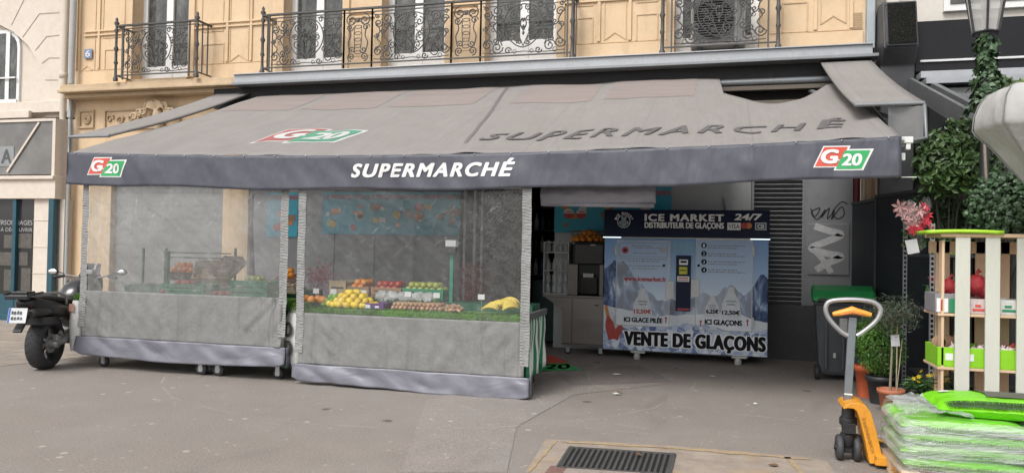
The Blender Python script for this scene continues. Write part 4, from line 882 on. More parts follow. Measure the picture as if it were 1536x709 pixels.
# stand B rear tier: crates with apples
zR = zB+.10
def px3(px): return AX(px, 430, 8.65)
for i, (a, b, knd, lab, ml) in enumerate(((532, 562, 'orange', 'orange in the rear wooden crate left of the red apples', RC), (566, 610, 'red_apple', 'red apple in the long rear crate on the middle stand', RC), (613, 672, 'green_apple', 'yellow green apple in the rear crate next to the green post', GC))):
    xa_, xb_ = px3(a), px3(b); crate('produce_crate', ('brown crate of oranges', 'brown crate of red apples', 'green crate of yellow green apples')[i]+' on the rear step of the middle stand', (xa_+xb_)/2, 8.66, zR, xb_-xa_, .36, .13, ml)
    put(knd, lab, knd.replace('_', ' ')+'s in the rear crates', heap(xa_+.01, xb_-.01, 8.50, 8.82, zR+.08, FR[knd][1]/min(1, .95 if 'orange' in knd else .9), 2, .8))
crate('wooden_crate', 'brown wooden crate standing on end at the left rear of the middle stand', px3(512), 8.7, zR-.05, .22, .3, .24, WC)
# crumpled bags of salad, middle
m = MB()
for k in range(5):
    xc = px3(585+17*k); m.ball((xc, 8.44, zB+.12), .10, 14, 9, (1.1, .7, .75), .25)
o = build(m, 'clear_bags', M('crumpled cellophane', (.42, .42, .41), .25, 0, .2, 12, .03, 18), None, loc=(px3(620), 8.44, zB+.05)); tagit(o, 'row of crumpled cellophane bags in front of the rear apple crates', 'bagged salad')
# leafy heads filling the middle tier, and price cards on wire stems
LET = leafmat('lettuce leaf', (.06, .16, .03), (.22, .36, .08)); lh = None
for k in range(9):
    xx = px3(540+15.5*k)
    if lh is None:
        m = MB()
        def pl(): d = Vector((random.gauss(0, 1), random.gauss(0, 1), abs(random.gauss(0, .8)))).normalized(); return (d*.06, d)
        leaves(m, 110, pl, .07, .35); lh = build(m, 'lettuce', LET, None, local=True); o = lh
    else: o = lh.copy(); COL.objects.link(o)
    o.location = (xx, 8.40+.03*(k % 2), zB+.04); o.rotation_euler = (0, 0, k*1.3); o.scale = (random.uniform(.85, 1.15),)*3; tagit(o, 'green leafy head tucked behind the onions on the middle stand', 'lettuce', 'leafy heads on the middle stand')
for i, (p_, lb) in enumerate(((474, 'above the large oranges'), (500, 'behind the limes'), (545, 'behind the lemon heap'), (612, 'above the onions'), (655, 'at the right end of the onions'), (722, 'left of the bananas'))):
    xx = px2(p_, 8.38); T = thing('price_card', 'small white price card on a wire stem '+lb, 'price card', (xx, 8.38, zB)); m = MB(); m.tube([(xx, 8.38, zB), (xx, 8.38, zB+.15)], .003, 5); build(m, 'stem', GALV, T); m = MB(); m.bx(xx-.04, xx+.04, 8.372, 8.378, zB+.14, zB+.20); build(m, 'card', LW, T)
# scale on green post
SC_ = thing('scale', 'small white scale display on a dark green post at the middle stand', 'scale', (px3(678), 8.55, zB))
m = MB(); xs_ = AX(678, 400, 8.5); m.bx(xs_-.02, xs_+.02, 8.48, 8.52, zB, AZ(678, 372, 8.5)); build(m, 'post', M('green post', (.02, .22, .15), .45), SC_)
m = MB(); x0, x1, z0, z1 = rect(670, 360, 686, 370, 8.45); m.bx(x0, x1, 8.40, 8.5, z0, z1); build(m, 'display', M('white scale casing', (.75, .75, .75), .35), SC_, bev=.008); m = MB(); m.bx(x0+.01, x1-.01, 8.42, 8.5, z0-.08, z0-.01); build(m, 'keypad', DARKM, SC_, bev=.006)
# red netting roll: hanging dried chillies bunch behind curtain
m = MB(); cxn, czn = AX(706, 425, 8.95), AZ(706, 425, 8.95)
leaves(m, 700, lambda: ((cxn+random.gauss(0, .09), 9.0+random.gauss(0, .06), czn+random.uniform(-.28, .24)), (0, -1, 0)), .06, .3, 2)
o = build(m, 'chilli_bunch', M('dried red', (.22, .03, .04), .6, 0, .3, 12), None, loc=(cxn, 9.0, czn-.3)); tagit(o, 'tall bunch of dark red dried chillies hanging behind the right part of the middle curtain', 'chillies')
m = MB(); cxn, czn = AX(478, 415, 8.85), AZ(478, 415, 8.85); leaves(m, 260, lambda: ((cxn+random.gauss(0, .10), 8.85+random.gauss(0, .05), czn+random.gauss(0, .08)), (0, -1, .2)), .05, .3, 0)
o = build(m, 'radish_bunch', M('radish pink', (.38, .10, .14), .5, 0, .3, 12), None, loc=(cxn, 8.85, czn-.1)); tagit(o, 'pinkish red bunched radishes at the left rear of the middle stand', 'radishes')
# stand A produce
zA = .94
def pa(px, Y=8.2): return AX(px, 425, Y)
crate('vegetable_crate', 'long low green plastic crate at the middle of the left stand', pa(282), 8.25, zA, .62, .3, .14, GC); crate('vegetable_crate', 'tall green plastic crate at the right end of the left stand', pa(381), 8.25, zA, .50, .32, .21, GC)
crate('tilted_crate', 'pale wooden crate tipped towards the street in the middle of the left stand', pa(318, 8.6), 8.62, zA+.22, .46, .34, .13, WC, .5, .7); crate('tilted_crate', 'brown wooden crate tipped at the right rear of the left stand', pa(345, 8.7), 8.7, zA+.30, .40, .3, .12, M('old crate wood', (.36, .27, .20), .8, 0, .2, 16), -.35, .7)
crate('produce_crate', 'black crate of oranges on the rear of the left stand', pa(275, 8.55), 8.6, zA+.17, .42, .3, .1, BC)
put('orange', 'orange heaped in the black crate behind the dusty left curtain', 'oranges behind the dusty left curtain', heap(pa(256, 8.55), pa(296, 8.55), 8.46, 8.72, zA+.2, .042, 3, .85)+heap(pa(292, 8.5), pa(306, 8.5), 8.46, 8.58, zA+.17, .042, 1))
put('red_apple', 'red fruit in the low trays at the front edge of the left stand', 'red fruit at the front edge of the left stand', [(pa(p, 8.12), 8.12+.03*(i % 2), zA+.045) for i, p in enumerate((246, 250, 324, 329, 334, 339, 344, 349))])
put('red_apple', 'red fruit piled in the low green crate on the left stand', 'red fruit in the low green crate', heap(pa(262), pa(300), 8.12, 8.38, zA+.06, .038, 2))
put('green_apple', 'green fruit piled in the tall green crate at the right of the left stand', 'green fruit in the tall green crate', heap(pa(365), pa(398), 8.12, 8.36, zA+.14, .038, 2))
put('orange', 'orange in the slanted box visible between the two plastic curtains', 'oranges between the curtains', [(AX(p, q, 8.5), 8.5, AZ(p, q, 8.5)) for p, q in ((427, 409), (432, 408), (437, 412), (430, 414), (436, 406))])
crate('tilted_crate', 'white and red printed crate slanting between the two plastic curtains', AX(432, 425, 8.5), 8.5, AZ(432, 432, 8.5), .35, .25, .12, M('printed card', (.45, .35, .28), .7, 0, .3, 9), 0, .5)
T = thing('display_rack', 'thin dark metal rack standing behind the crates of the left stand', 'rack', (pa(250, 8.8), 8.85, 0)); m = MB()
for p in (214, 248, 352, 428): x = pa(p, 8.85); m.bx(x-.012, x+.012, 8.84, 8.864, .95 if p != 248 else .95, AZ(p, 372, 8.85)); 
for q in (379, 386): z = AZ(280, q, 8.85); m.bx(pa(246, 8.85), pa(345, 8.85), 8.83, 8.87, z-.008, z+.008)
build(m, 'frame', DG, T); m = MB(); x = pa(248, 8.3); m.bx(x-.025, x+.025, 8.3, 8.35, zA, AZ(248, 376, 8.3)); build(m, 'green_post', DG, T); m = MB(); m.tube([(pa(380, 8.9), 8.9, .95), (pa(372, 8.9), 8.9, 2.2)], .03, 8); m.tube([(pa(375, 8.9), 8.88, 1.0), (pa(378, 8.9), 8.88, 2.25)], .015, 8); build(m, 'dark_pole', DARKM, T)
# floor mat sticker
T = thing('floor_sticker', 'red and green floor sticker on the asphalt at the shop entrance', 'floor sticker', (-2.1, 10.2, .01))
m = MB(); P = [gr(*p) for p in ((800, 560), (872, 556), (838, 533), (806, 534))]; 
A_, B_, C_, D_ = gr(806, 546), gr(852, 545), gr(832, 534), gr(800, 534)
m.poly([p+Vector((0, 0, .012)) for p in (A_, B_, C_, D_)]); build(m, 'red_panel', RED, T)
m = MB(); m.poly([p+Vector((0, 0, .014)) for p in (gr(812, 557), gr(872, 556), gr(850, 545.5), gr(800, 546.5))]); build(m, 'green_panel', GRN, T)
m = MB(); a = gr(815, 555); b = gr(855, 554.5); c = gr(818, 547.5)
u_ = b-a; v_ = c-a; text(m, '20', 0, 1, 0, 1, lambda u, w: a+u_*u+v_*w+Vector((0, 0, .018)), .02); build(m, 'digits', M('sticker yellow', (.5, .42, .1), .6), T)
# ================================================================== ICE MACHINE
IY = 11.4
IX0, IX1, IZ0, IZ1 = -1.705, .622, .135, 2.205
ICE = thing('ice_vending_machine', 'ice cube vending machine wrapped in a snowy mountain print under a dark header', 'vending machine', (IX0, IY, 0))
t = NT('mountain print'); sx = t.n('ShaderNodeSeparateXYZ'); t.l(t.co(), sx.inputs[0]); X_, Z_ = sx.outputs[0], sx.outputs[2]
u = t.math('DIVIDE', X_, 2.33)
ridge = t.ramp(u, [(0, .60), (.06, .66), (.13, .64), (.24, .50), (.34, .40), (.5, .42), (.62, .46), (.70, .44), (.78, .52), (.86, .45), (.95, .58), (1., .56)])
n1 = t.noise(5, 4, .55, (1, 0, .0001)); rz_ = t.math('ADD', t.math('MULTIPLY', ridge, 2.2), t.math('MULTIPLY_ADD', n1, .3, -.15))
sky = t.ramp(t.math('DIVIDE', Z_, 2.2), [(.35, (.70, .80, .90)), (.55, (.40, .58, .84)), (.85, (.20, .38, .72))])
fl = t.noise(3.2, 6, .62, (2.0, 1, .8), .6); rock = t.ramp(fl, [(.38, (.012, .028, .085)), (.50, (.06, .10, .22)), (.58, (.22, .32, .52)), (.66, (.66, .72, .80))])
sidem = t.ramp(u, [(.0, 0.), (.36, .15), (.5, .55), (.75, .35), (.85, .0)]); rock = t.mix(sidem, rock, (.45, .50, .58))
inm = t.math('LESS_THAN', Z_, rz_); c = t.mix(inm, sky, rock)
snowl = t.math('ADD', t.ramp(u, [(0, .36), (.3, .30), (.5, .31), (.8, .34), (1., .28)]), t.math('MULTIPLY_ADD', t.noise(3, 4, .5, (1, 0, .0001)), .06, -.03)); ins = t.math('LESS_THAN', t.math('DIVIDE', Z_, 2.2), snowl)
c = t.mix(ins, c, t.ramp(t.noise(2.5, 4), [(.3, (.58, .64, .72)), (.7, (.78, .80, .83))]))
vd = t.vor(13, (1, 0, 1), 'F1', 'Color'); ve = t.vor(13, (1, 0, 1), 'DISTANCE_TO_EDGE'); icec = t.mix(t.ramp(ve, [(.0, .8), (.07, 0.)]), t.ramp(vd, [(.1, (.09, .15, .34)), (.5, (.34, .44, .64)), (.9, (.80, .84, .90))]), (.62, .66, .72))
inz = t.math('LESS_THAN', t.math('ADD', Z_, t.math('MULTIPLY', t.noise(5, 2, .5, (1, 0, 1)), .12)), t.math('MULTIPLY_ADD', t.noise(1.2, 1, .5, (1, 0, .0001)), .3, .42)); c = t.mix(inz, c, icec)
def inrect(a_, b_, c_, d_):
    q0, q1, q2, q3 = rect(a_, b_, c_, d_, IY); q0 -= IX0; q1 -= IX0
    return t.math('MULTIPLY', t.math('MULTIPLY', t.math('GREATER_THAN', X_, q0), t.math('LESS_THAN', X_, q1)), t.math('MULTIPLY', t.math('GREATER_THAN', Z_, q2), t.math('LESS_THAN', Z_, q3)))
dm = t.math('ADD', inrect(924, 360, 1005, 489), inrect(1043, 359, 1129, 496)); c = t.mix(t.math('MULTIPLY', dm, .30), c, (.80, .86, .93))
t.pbr(c, .35, 0, None, spec=.25); PRT = t.m
NAVY = M('navy header', (.008, .014, .045), .35, 0, .1, 3, spec=.15)
zh = AZ(1030, 357, IY)
m = MB(); m.bx(IX0, IX1, IY, IY+.82, IZ0, zh); build(m, 'cabinet', PRT, ICE, bev=.008)
m = MB(); m.bx(IX0-.01, IX1+.01, IY-.02, IY+.84, zh, IZ1); build(m, 'header', NAVY, ICE, bev=.008)
def ir(a, b, c_, d): return rect(a, b, c_, d, IY)
def itext(name, s, a, b, c_, d, mat, off=.005, bold=.0, shear=0., space=1., base=0.):
    x0, x1, z0, z1 = ir(a, b, c_, d); mb = MB(); text(mb, s, x0, x1, z0, z1, flat(IY-base-off), bold, shear, space); return build(mb, name, mat, ICE)
IW = M('print white', (.85, .85, .86), .4, 0, .04); IK = M('print black', (.012, .012, .016), .5, spec=.1); IR = M('print red', (.45, .04, .05), .4); IG = M('print grey', (.25, .28, .34), .4)
itext('brand_lettering', 'ICE MARKET', 967, 321, 1086, 332, IW, base=.02, bold=.05, space=1.15); itext('subtitle', 'DISTRIBUTEUR DE GLAÇONS', 967, 333.5, 1086, 344.5, IW, base=.02, bold=.03)
itext('opening_hours', '24/7', 1101, 320.5, 1143, 330.5, IW, base=.02, bold=.05, shear=.15)
def ibox(name, a, b, c_, d, mat, y0, y1, par=None):
    x0, x1, z0, z1 = ir(a, b, c_, d); mb = MB(); mb.bx(x0, x1, IY-y0, IY-y1, z0, z1); return build(mb, name, mat, par or ICE)
ibox('card_sign', 1091, 334, 1111, 345, IW, .024, .02); itext('card_lettering', 'VISA', 1092.5, 336, 1109.5, 343, NAVY, .006, base=.022)
for p, mt in ((1116, IR), (1123, PK[5])):
    a = at(p, 338.5, IY); mb = MB(); mb.poly([(a.x+.045*cos(q), IY-.024-(.001 if mt is IR else 0), a.z+.045*sin(q)) for q in [2*pi*k/16 for k in range(16)]]); build(mb, 'card_sign', mt, ICE)
ibox('card_sign', 1133, 334, 1149, 345, M('dim blue grey', (.10, .14, .2), .4), .023, .02); 
a = at(1141, 339.5, IY); mb = MB(); outline(mb, a.x-.075, a.x+.075, a.z-.05, a.z+.05, .008, .004, Y=IY-.023); build(mb, 'card_frame', IW, ICE); itext('card_lettering', 'CB', 1136, 336.5, 1146, 342.5, IW, .005, base=.022, bold=.02)
# round emblem: bear-less generic cube ring with lettering around
a = at(936, 332, IY); mb = MB(); ce = a
def ringtext(mb, s, r, h, a0, a1):
    n = len(s)
    for i, ch in enumerate(s):
        if ch == ' ': continue
        an = a0+(a1-a0)*i/(n-1); vs, fs, asp = textmesh(ch, .02); w = h*.8
        mb.add([(ce.x+(r+h*q)*sin(an)+(p-.5)*w*cos(an), IY-.026, ce.z+(r+h*q)*cos(an)-(p-.5)*w*sin(an)) for p, q in vs], fs)
ringtext(mb, 'ICE MARKET', .105, .035, -1.25, 1.25)
for r0, r1 in ((.088, .096),):
    for k in range(28):
        p, q = 2*pi*k/28, 2*pi*(k+1)/28; mb.poly([(ce.x+r0*cos(p), IY-.025, ce.z+r0*sin(p)), (ce.x+r1*cos(p), IY-.025, ce.z+r1*sin(p)), (ce.x+r1*cos(q), IY-.025, ce.z+r1*sin(q)), (ce.x+r0*cos(q), IY-.025, ce.z+r0*sin(q))])
build(mb, 'emblem_ring', IW, ICE)
mb = MB()
for cx_0, cz_0, r_ in ((0, .03, .036), (-.03, .06, .013), (.03, .06, .013), (-.045, -.02, .028), (.045, -.02, .028), (0, -.035, .045)):
    mb.poly([(ce.x+cx_0+r_*cos(q), IY-.0255, ce.z+cz_0+r_*sin(q)) for q in [2*pi*k/12 for k in range(12)]])
build(mb, 'emblem_figure', M('emblem grey', (.32, .38, .45), .4), ICE)
# lit strip
mb = MB(); x0, x1, z0, z1 = ir(906, 356, 1153, 358.5); mb.bx(IX0-.02, IX1+.02, IY-.05, IY-.02, zh-.012, zh+.006); build(mb, 'trim_strip', GALV, ICE, bev=.003)
t = NT('light strip'); e = t.n('ShaderNodeEmission', I_Strength=1.1); e.inputs[0].default_value = (.8, .92, 1, 1); t.l(e.outputs[0], t.out.inputs[0])
mb = MB(); mb.bx(IX0-.015, IX0+.25, IY-.056, IY-.051, zh-.01, zh+.004); mb.bx(IX1-.25, IX1+.015, IY-.056, IY-.051, zh-.01, zh+.004); build(mb, 'light_strip', t.m, ICE)
# doors
for a_, b_, c_, d_ in ((925, 361, 1004, 488), (1044, 360, 1128, 495)):
    D = ibox('service_door', a_, b_, c_, d_, PRT, .018, .001); D.modifiers.new('b', 'BEVEL').width = .004
    x0, x1, z0, z1 = ir(a_, b_, c_, d_); mb = MB(); outline(mb, x0-.008, x1+.008, z0-.008, z1+.008, .01, .02, Y=IY-.001); build(mb, 'door_edge', GALV, D)
    mb = MB(); xh = x0-.02 if a_ < 1000 else x1+.02
    for q in (375, 480): zz = AZ(a_, q, IY); mb.bx(xh-.012, xh+.012, IY-.035, IY, zz-.07, zz+.07)
    build(mb, 'hinge', GALV, D, bev=.004)
    mb = MB(); xk = x1+.0 if a_ < 1000 else x0; zz = AZ(a_, 432, IY); mb.bx(xk-.05, xk+.07, IY-.03, IY-.0, zz-.13, zz+.13) if a_ < 1000 else mb.bx(xk-.07, xk+.05, IY-.03, IY, zz-.13, zz+.13); build(mb, 'lock_plate', M('pale lock plate', (.50, .51, .52), .4, .2), D, bev=.004)
    mb = MB(); a = at(996 if a_ < 1000 else 1048, 398, IY); mb.lathe([(.016, -.03), (.02, -.018)], (a.x, IY, a.z), 10, 'y'); build(mb, 'lock', IK, D)
# payment panel
pp = ibox('payment_panel', 1014, 383, 1036, 466, NAVY, .03, .001); ibox('card_reader', 1019, 389, 1032, 397, IW, .036, .03, pp); ibox('card_reader', 1021, 391, 1030, 394, IK, .04, .036, pp); ibox('yellow_notice', 1019, 400, 1031, 411, M('notice yellow', (.62, .62, .05), .5), .034, .03, pp)
ibox('red_notice', 1016, 414, 1034, 422, IW, .034, .03, pp); ibox('notice_text', 1017.5, 416, 1032.5, 417.5, IR, .036, .034, pp); ibox('notice_text', 1017.5, 419, 1032.5, 420, IR, .036, .034, pp); ibox('coin_slot', 1016, 462, 1034, 464.5, IR, .034, .03, pp); ibox('card_slot', 1020, 404.5, 1030, 406, IK, .036, .034, pp)
ibox('blue_print_panel', 1006, 362, 1042, 380, M('light blue print', (.22, .42, .62), .4, 0, .2, 8), .004, .001)  # flat pale blue print between the doors, no emission
# door print
LD = .019
x0, x1, z0, z1 = ir(929, 364, 1002, 385); mb = MB(); outline(mb, x0, x1, z0, z1, .006, .003, Y=IY-.018); build(mb, 'notice_frame', IG, ICE)
def dot(name, p, q, r_, mat, off=.022):
    a = at(p, q, IY); mb = MB(); mb.poly([(a.x+r_*cos(w_), IY-off, a.z+r_*sin(w_)) for w_ in [2*pi*k/16 for k in range(16)]]); build(mb, name, mat, ICE)
dot('round_badge', 938, 375, .05, IR); dot('round_badge', 995, 374, .05, M('badge pale', (.42, .45, .5), .4)); dot('badge_bar', 938, 375, .022, NAVY, .024)
mb = MB()
for q, a_, b_ in ((368, 948, 978), (371, 950, 990), (379, 950, 985), (387.5, 930, 1001), (391, 940, 990), (398, 929, 997), (402, 948, 985)):
    x0, x1, z0, z1 = ir(a_, q, b_, q+1.3); x = x0
    while x < x1: w_ = random.uniform(.015, .06); mb.bx(x, min(x+w_, x1), IY-.0205, IY-.0195, z0, z1); x += w_+.012
for i in range(4):
    for j in range(2):
        x0, x1, z0, z1 = ir(1062, 368+12*i+3.5*j, 1118-12*((i+j) % 2), 369.4+12*i+3.5*j); x = x0
        while x < x1: w_ = random.uniform(.015, .06); mb.bx(x, min(x+w_, x1), IY-.0205, IY-.0195, z0, z1); x += w_+.012
    dot('step_badge', 1056, 368+12.2*i, .04, NAVY)
    itext('step_number', str(i+1), 1054.6, 366+12.2*i, 1057.4, 370.5+12.2*i, IW, .006, base=.02)
build(mb, 'small_print', IG, ICE)
itext('web_address', 'www.icemarket.fr', 936, 414.5, 1000, 421.5, IR, .006, .04, base=.018, space=1.05)
itext('door_lettering', 'ICI GLACE PILÉE', 936, 474, 994, 483, IK, .006, .03, base=.018); itext('door_lettering', 'ICI GLAÇONS', 1057, 479, 1113, 489, IK, .006, .03, base=.018)
for p, q in ((999, 479), (1051, 484), (1121, 483)):
    a = at(p, q, IY); mb = MB(); mb.poly([(a.x-.008, IY-.023, a.z-.05), (a.x+.008, IY-.023, a.z-.05), (a.x+.008, IY-.023, a.z+.02), (a.x-.008, IY-.023, a.z+.02)]); mb.poly([(a.x-.022, IY-.0235, a.z+.015), (a.x+.022, IY-.0235, a.z+.015), (a.x, IY-.0235, a.z+.05)]); build(mb, 'arrow', IR, ICE)
IB = M('bag print', (.62, .65, .69), .5, 0, .22, 26); IBD = M('bag print shade', (.30, .34, .40), .5)
for p0, q0, p1, q1, s_, mt in ((949, 432, 979, 475, '12,50€', IR), (1057, 443, 1080, 475, '6,25€', IK), (1081, 430, 1112, 477, '12,50€', IK)):
    x0, x1, z0, z1 = ir(p0, q0, p1, q1); w_ = x1-x0; h_ = z1-z0; xc = (x0+x1)/2; mb = MB()
    mb.poly([(xc-w_*.5, IY-.021, z0+.03), (xc-w_*.42, IY-.021, z0), (xc+w_*.42, IY-.021, z0), (xc+w_*.5, IY-.021, z0+.03), (xc+w_*.42, IY-.021, z0+h_*.5), (xc+w_*.2, IY-.021, z0+h_*.78), (xc+w_*.1, IY-.021, z1), (xc-w_*.1, IY-.021, z1), (xc-w_*.2, IY-.021, z0+h_*.78), (xc-w_*.42, IY-.021, z0+h_*.5)]); build(mb, 'bag_picture', IB, ICE)
    mb = MB(); mb.bx(xc-w_*.25, xc+w_*.25, IY-.024, IY-.0235, z0+h_*.52, z0+h_*.56); mb.bx(xc-w_*.2, xc+w_*.2, IY-.024, IY-.0235, z0+h_*.42, z0+h_*.46); build(mb, 'bag_caption', IG, ICE)
    itext('price', s_, p0+2, q1-12, p1-2, q1-4.5, mt, .009, .03, base=.018)
itext('lettering_outline', 'VENTE DE GLAÇONS', 934, 498.5, 1151, 528.5, IW, .005, .085, space=1.12); itext('main_lettering', 'VENTE DE GLAÇONS', 936, 500, 1149, 527, IK, .011, .04, space=1.12)
# two bottles printed at the lower left
def bottle(px, py, s_, tilt, off):
    a = at(px, py, IY); pr = [(-.055, 0), (.055, 0), (.06, .16), (.05, .22), (.022, .28), (.02, .44), (-.02, .44), (-.022, .28), (-.05, .22), (-.06, .16)]
    f = lambda u, v: (a.x+s_*(u*cos(tilt)+v*sin(tilt)), IY-off, a.z+s_*(v*cos(tilt)-u*sin(tilt)))
    mb = MB(); mb.poly([f(u, v) for u, v in pr]); build(mb, 'bottle_picture', M('bottle red', (.40, .05, .035), .35, 0, .3, 12), ICE)
    mb = MB(); mb.poly([(*f(u, v)[:1], IY-off-.001, f(u, v)[2]) for u, v in ((-.021, .30), (.021, .30), (.02, .44), (-.02, .44))]); build(mb, 'bottle_neck_picture', M('bottle amber', (.55, .20, .04), .4), ICE)
bottle(919, 508, 1.15, -.22, .006); bottle(922, 508, .85, .42, .009)
# feet
for p in (955, 1107):
    x = AX(p, 540, IY+.05)
    for y in (IY+.07, IY+.72):
        mb = MB(); mb.bx(x-.09, x+.12, y-.04, y+.04, .095, .134); mb.lathe([(.045, 0), (.05, .01), (.05, .06), (.035, .095)], (x, y, 0), 12); build(mb, 'foot', M('pale foot', (.45, .45, .44), .5, .2), ICE)
# ================================================================== JUICE CORNER
SS = M('brushed stainless', (.22, .20, .185), .38, .6, .12, 5, scale=(.3, 1, 3))
CY = 11.55
JC = thing('steel_cabinet', 'stainless steel cabinet on casters with a side shelf left of the ice machine', 'cabinet', (-2.2, CY, 0))
x0, x1, z0, z1 = rect(843, 446, 908, 516, CY)
m = MB(); m.bx(x0, x1, CY, CY+.6, .14, z1); build(m, 'body', SS, JC, bev=.006)
m = MB(); xm = AX(858, 480, CY); m.bx(xm-.005, xm+.005, CY-.004, CY, .18, z1-.02); m.bx(x0, x1, CY-.004, CY-.001, .16, .175); m.bx(x0+.5, x0+.56, CY-.02, CY, z1-.12, z1-.1); build(m, 'door_gap', DARKM, JC)
m = MB(); a = at(815, 443, CY); m.bx(a.x, x1, CY-.06, CY+.6, z1+.001, z1+.03); m.pxz([(a.x, z1), (x0, z1), (x0, z1-.2)], CY+.02, CY+.04); build(m, 'top_shelf', SS, JC, bev=.004)
for xx in (x0+.08, x1-.08): caster(JC, xx, CY+.1, .05)
JU = thing('juicer', 'black automatic orange juicer with a wire basket of oranges on top', 'juicer', (AX(880, 440, CY), CY+.1, z1+.03))
bx0, bx1, bz0, bz1 = rect(862, 362, 907, 443, CY+.05)
m = MB(); m.bx(bx0, bx1, CY+.05, CY+.45, bz0+.02, bz1); m.bx(bx0-.08, bx1, CY+.2, CY+.45, bz0, bz1-.05); build(m, 'body', M('glossy black plastic', (.010, .010, .011), .3, 0, .2, 5, spec=.25), JU, bev=.02)
for ua, ub in ((bx0-.09, bx0+.06), (bx1-.07, bx1)): m = MB(); m.bx(ua, ub, CY-.02, CY+.06, bz0, bz0+.48); build(m, 'side_panel', M('dim steel panel', (.15, .135, .125), .4, .5), JU, bev=.01)
m = MB(); m.bx(bx0+.1, bx1-.1, CY-.03, CY+.02, bz0+.02, bz0+.3); m.bx(bx0, bx1, CY-.03, CY+.05, bz0+.47, bz1-.03); build(m, 'front_cover', M('smoked cover', (.018, .017, .016), .2, spec=.3), JU, bev=.02)
m = MB(); m.bx((bx0+bx1)/2-.08, (bx0+bx1)/2+.08, CY-.06, CY-.03, bz0+.28, bz0+.34); m.bx((bx0+bx1)/2+.02, (bx0+bx1)/2+.1, CY-.034, CY-.03, bz1-.06, bz1-.045); build(m, 'spout', M('silver spout', (.22, .22, .22), .25, .7), JU, bev=.01)
bk0, bk1, bkz0, bkz1 = rect(852, 342, 909, 364, CY+.15)
bc = ((bk0+bk1)/2, CY+.28); br_ = (bk1-bk0)/2
m = MB()
for k in range(4): q = k/3; r_ = br_*(.7+.3*q); m.tube([(bc[0]+r_*cos(a), bc[1]+r_*.7*sin(a), bkz0+(bkz1-bkz0)*q*.8) for a in [2*pi*j/24 for j in range(25)]], .006, 5)
for j in range(18): a = 2*pi*j/18; m.tube([(bc[0]+br_*.7*cos(a), bc[1]+br_*.49*sin(a), bkz0), (bc[0]+br_*cos(a), bc[1]+br_*.7*sin(a), bkz0+(bkz1-bkz0)*.8)], .004, 4)
build(m, 'wire_basket', M('bronze wire', (.25, .14, .08), .4, .5), JU)
P = []
for l in range(3):
    for k in range(14-4*l): a = 2*pi*k/(14-4*l)+l; r_ = br_*(.80-.24*l); P.append((bc[0]+r_*cos(a), bc[1]+r_*.68*sin(a), bkz0+.05+.05*l))
    for k in range(7-2*l): a = 2*pi*k/(7-2*l)+l; r_ = br_*(.45-.18*l); P.append((bc[0]+r_*cos(a), bc[1]+r_*.68*sin(a), bkz0+.06+.055*l))
put('orange', 'orange in the wire basket on top of the juicer', 'oranges in the juicer basket', P)
t = NT('clear bottle plastic'); gl = t.pbr((.55, .57, .56), .12, 0, t.bump(t.noise(14), .01), alpha=.42); BOT = t.m
BR = thing('bottle_dispenser', 'three tier clear rack of empty juice bottles left of the juicer', 'bottle rack', (AX(828, 440, CY), CY+.1, z1+.03))
rx0, rx1, rz0, rz1 = rect(815, 364, 853, 441, CY+.1)
m = MB()
for zz in (rz0, rz0+.36, rz0+.64, rz1): m.bx(rx0, rx1, CY+.1, CY+.4, zz, zz+.012)
for xx in (rx0, rx1-.012): m.bx(xx, xx+.012, CY+.1, CY+.4, rz0, rz1)
build(m, 'frame', M('clear acrylic', (.45, .45, .45), .15, 0, .2, 6), BR); bp = None
src = None
for row, zz in enumerate((rz0+.012, rz0+.18, rz0+.372, rz0+.652)):
    for k in range(4):
        xx = rx0+.06+k*(rx1-rx0-.12)/3
        if src is None:
            m = MB(); m.lathe([(.0, 0), (.036, 0), (.038, .01), (.038, .10), (.02, .14), (.018, .16)], (0, 0, 0), 12); m.lathe([(.02, .16), (.02, .18), (0, .18)], (0, 0, 0), 12); src = build(m, 'plastic_bottle', BOT, None, local=True); o = src
        else: o = src.copy(); COL.objects.link(o)
        o.location = (xx, CY+.2, zz); tagit(o, 'small empty clear juice bottle standing in the acrylic dispenser', 'bottle', 'empty juice bottles in the dispenser')
# things inside the doorway
SH = thing('shop_shelf', 'dark wall shelf with bottles inside the open doorway left of the juicer', 'shelf', (-2.9, 13.2, 0))
sx0, sx1 = AX(798, 400, 13.2), AX(840, 400, 13.2); m = MB()
for q in (312, 345, 378, 412): z = AZ(815, q, 13.2); m.bx(sx0-.3, sx1+.3, 13.1, 13.4, z-.015, z)
m.bx(sx0-.32, sx0-.3, 13.1, 13.4, 0, 2.7); m.bx(sx1+.3, sx1+.32, 13.1, 13.4, 0, 2.7); build(m, 'frame', DARKM, SH); cols = [M('bottle '+n, c, .25) for n, c in (('dark', (.03, .04, .03)), ('green', (.03, .14, .08)), ('white', (.45, .45, .45)), ('wine', (.16, .03, .04)), ('blue', (.06, .12, .25)))]
bs = []
for c_ in cols: m = MB(); m.lathe([(0, 0), (.04, 0), (.04, .17), (.015, .23), (.015, .29), (0, .29)], (0, 0, 0), 10); o = build(m, 'wine_bottle', c_, None, local=True); COL.objects.unlink(o); bs.append(o)
for q in (345, 378, 412):
    for k in range(7):
        o = random.choice(bs).copy(); COL.objects.link(o); o.location = (sx0-.15+.11*k, 13.2, AZ(815, q, 13.2)+.001); tagit(o, 'bottle standing on the dark shelf inside the doorway', 'bottle', 'bottles on the shelf inside the doorway')
m = MB(); x0, x1, z0, z1 = rect(798, 420, 834, 510, 12.9); m.bx(x0, x1, 12.9, 13.05, .02, z1); o = build(m, 'counter', M('dark teal counter', (.02, .06, .06), .4), None, loc=(x0, 12.9, .02), bev=.01); tagit(o, 'dark teal counter block inside the shop doorway', 'counter')
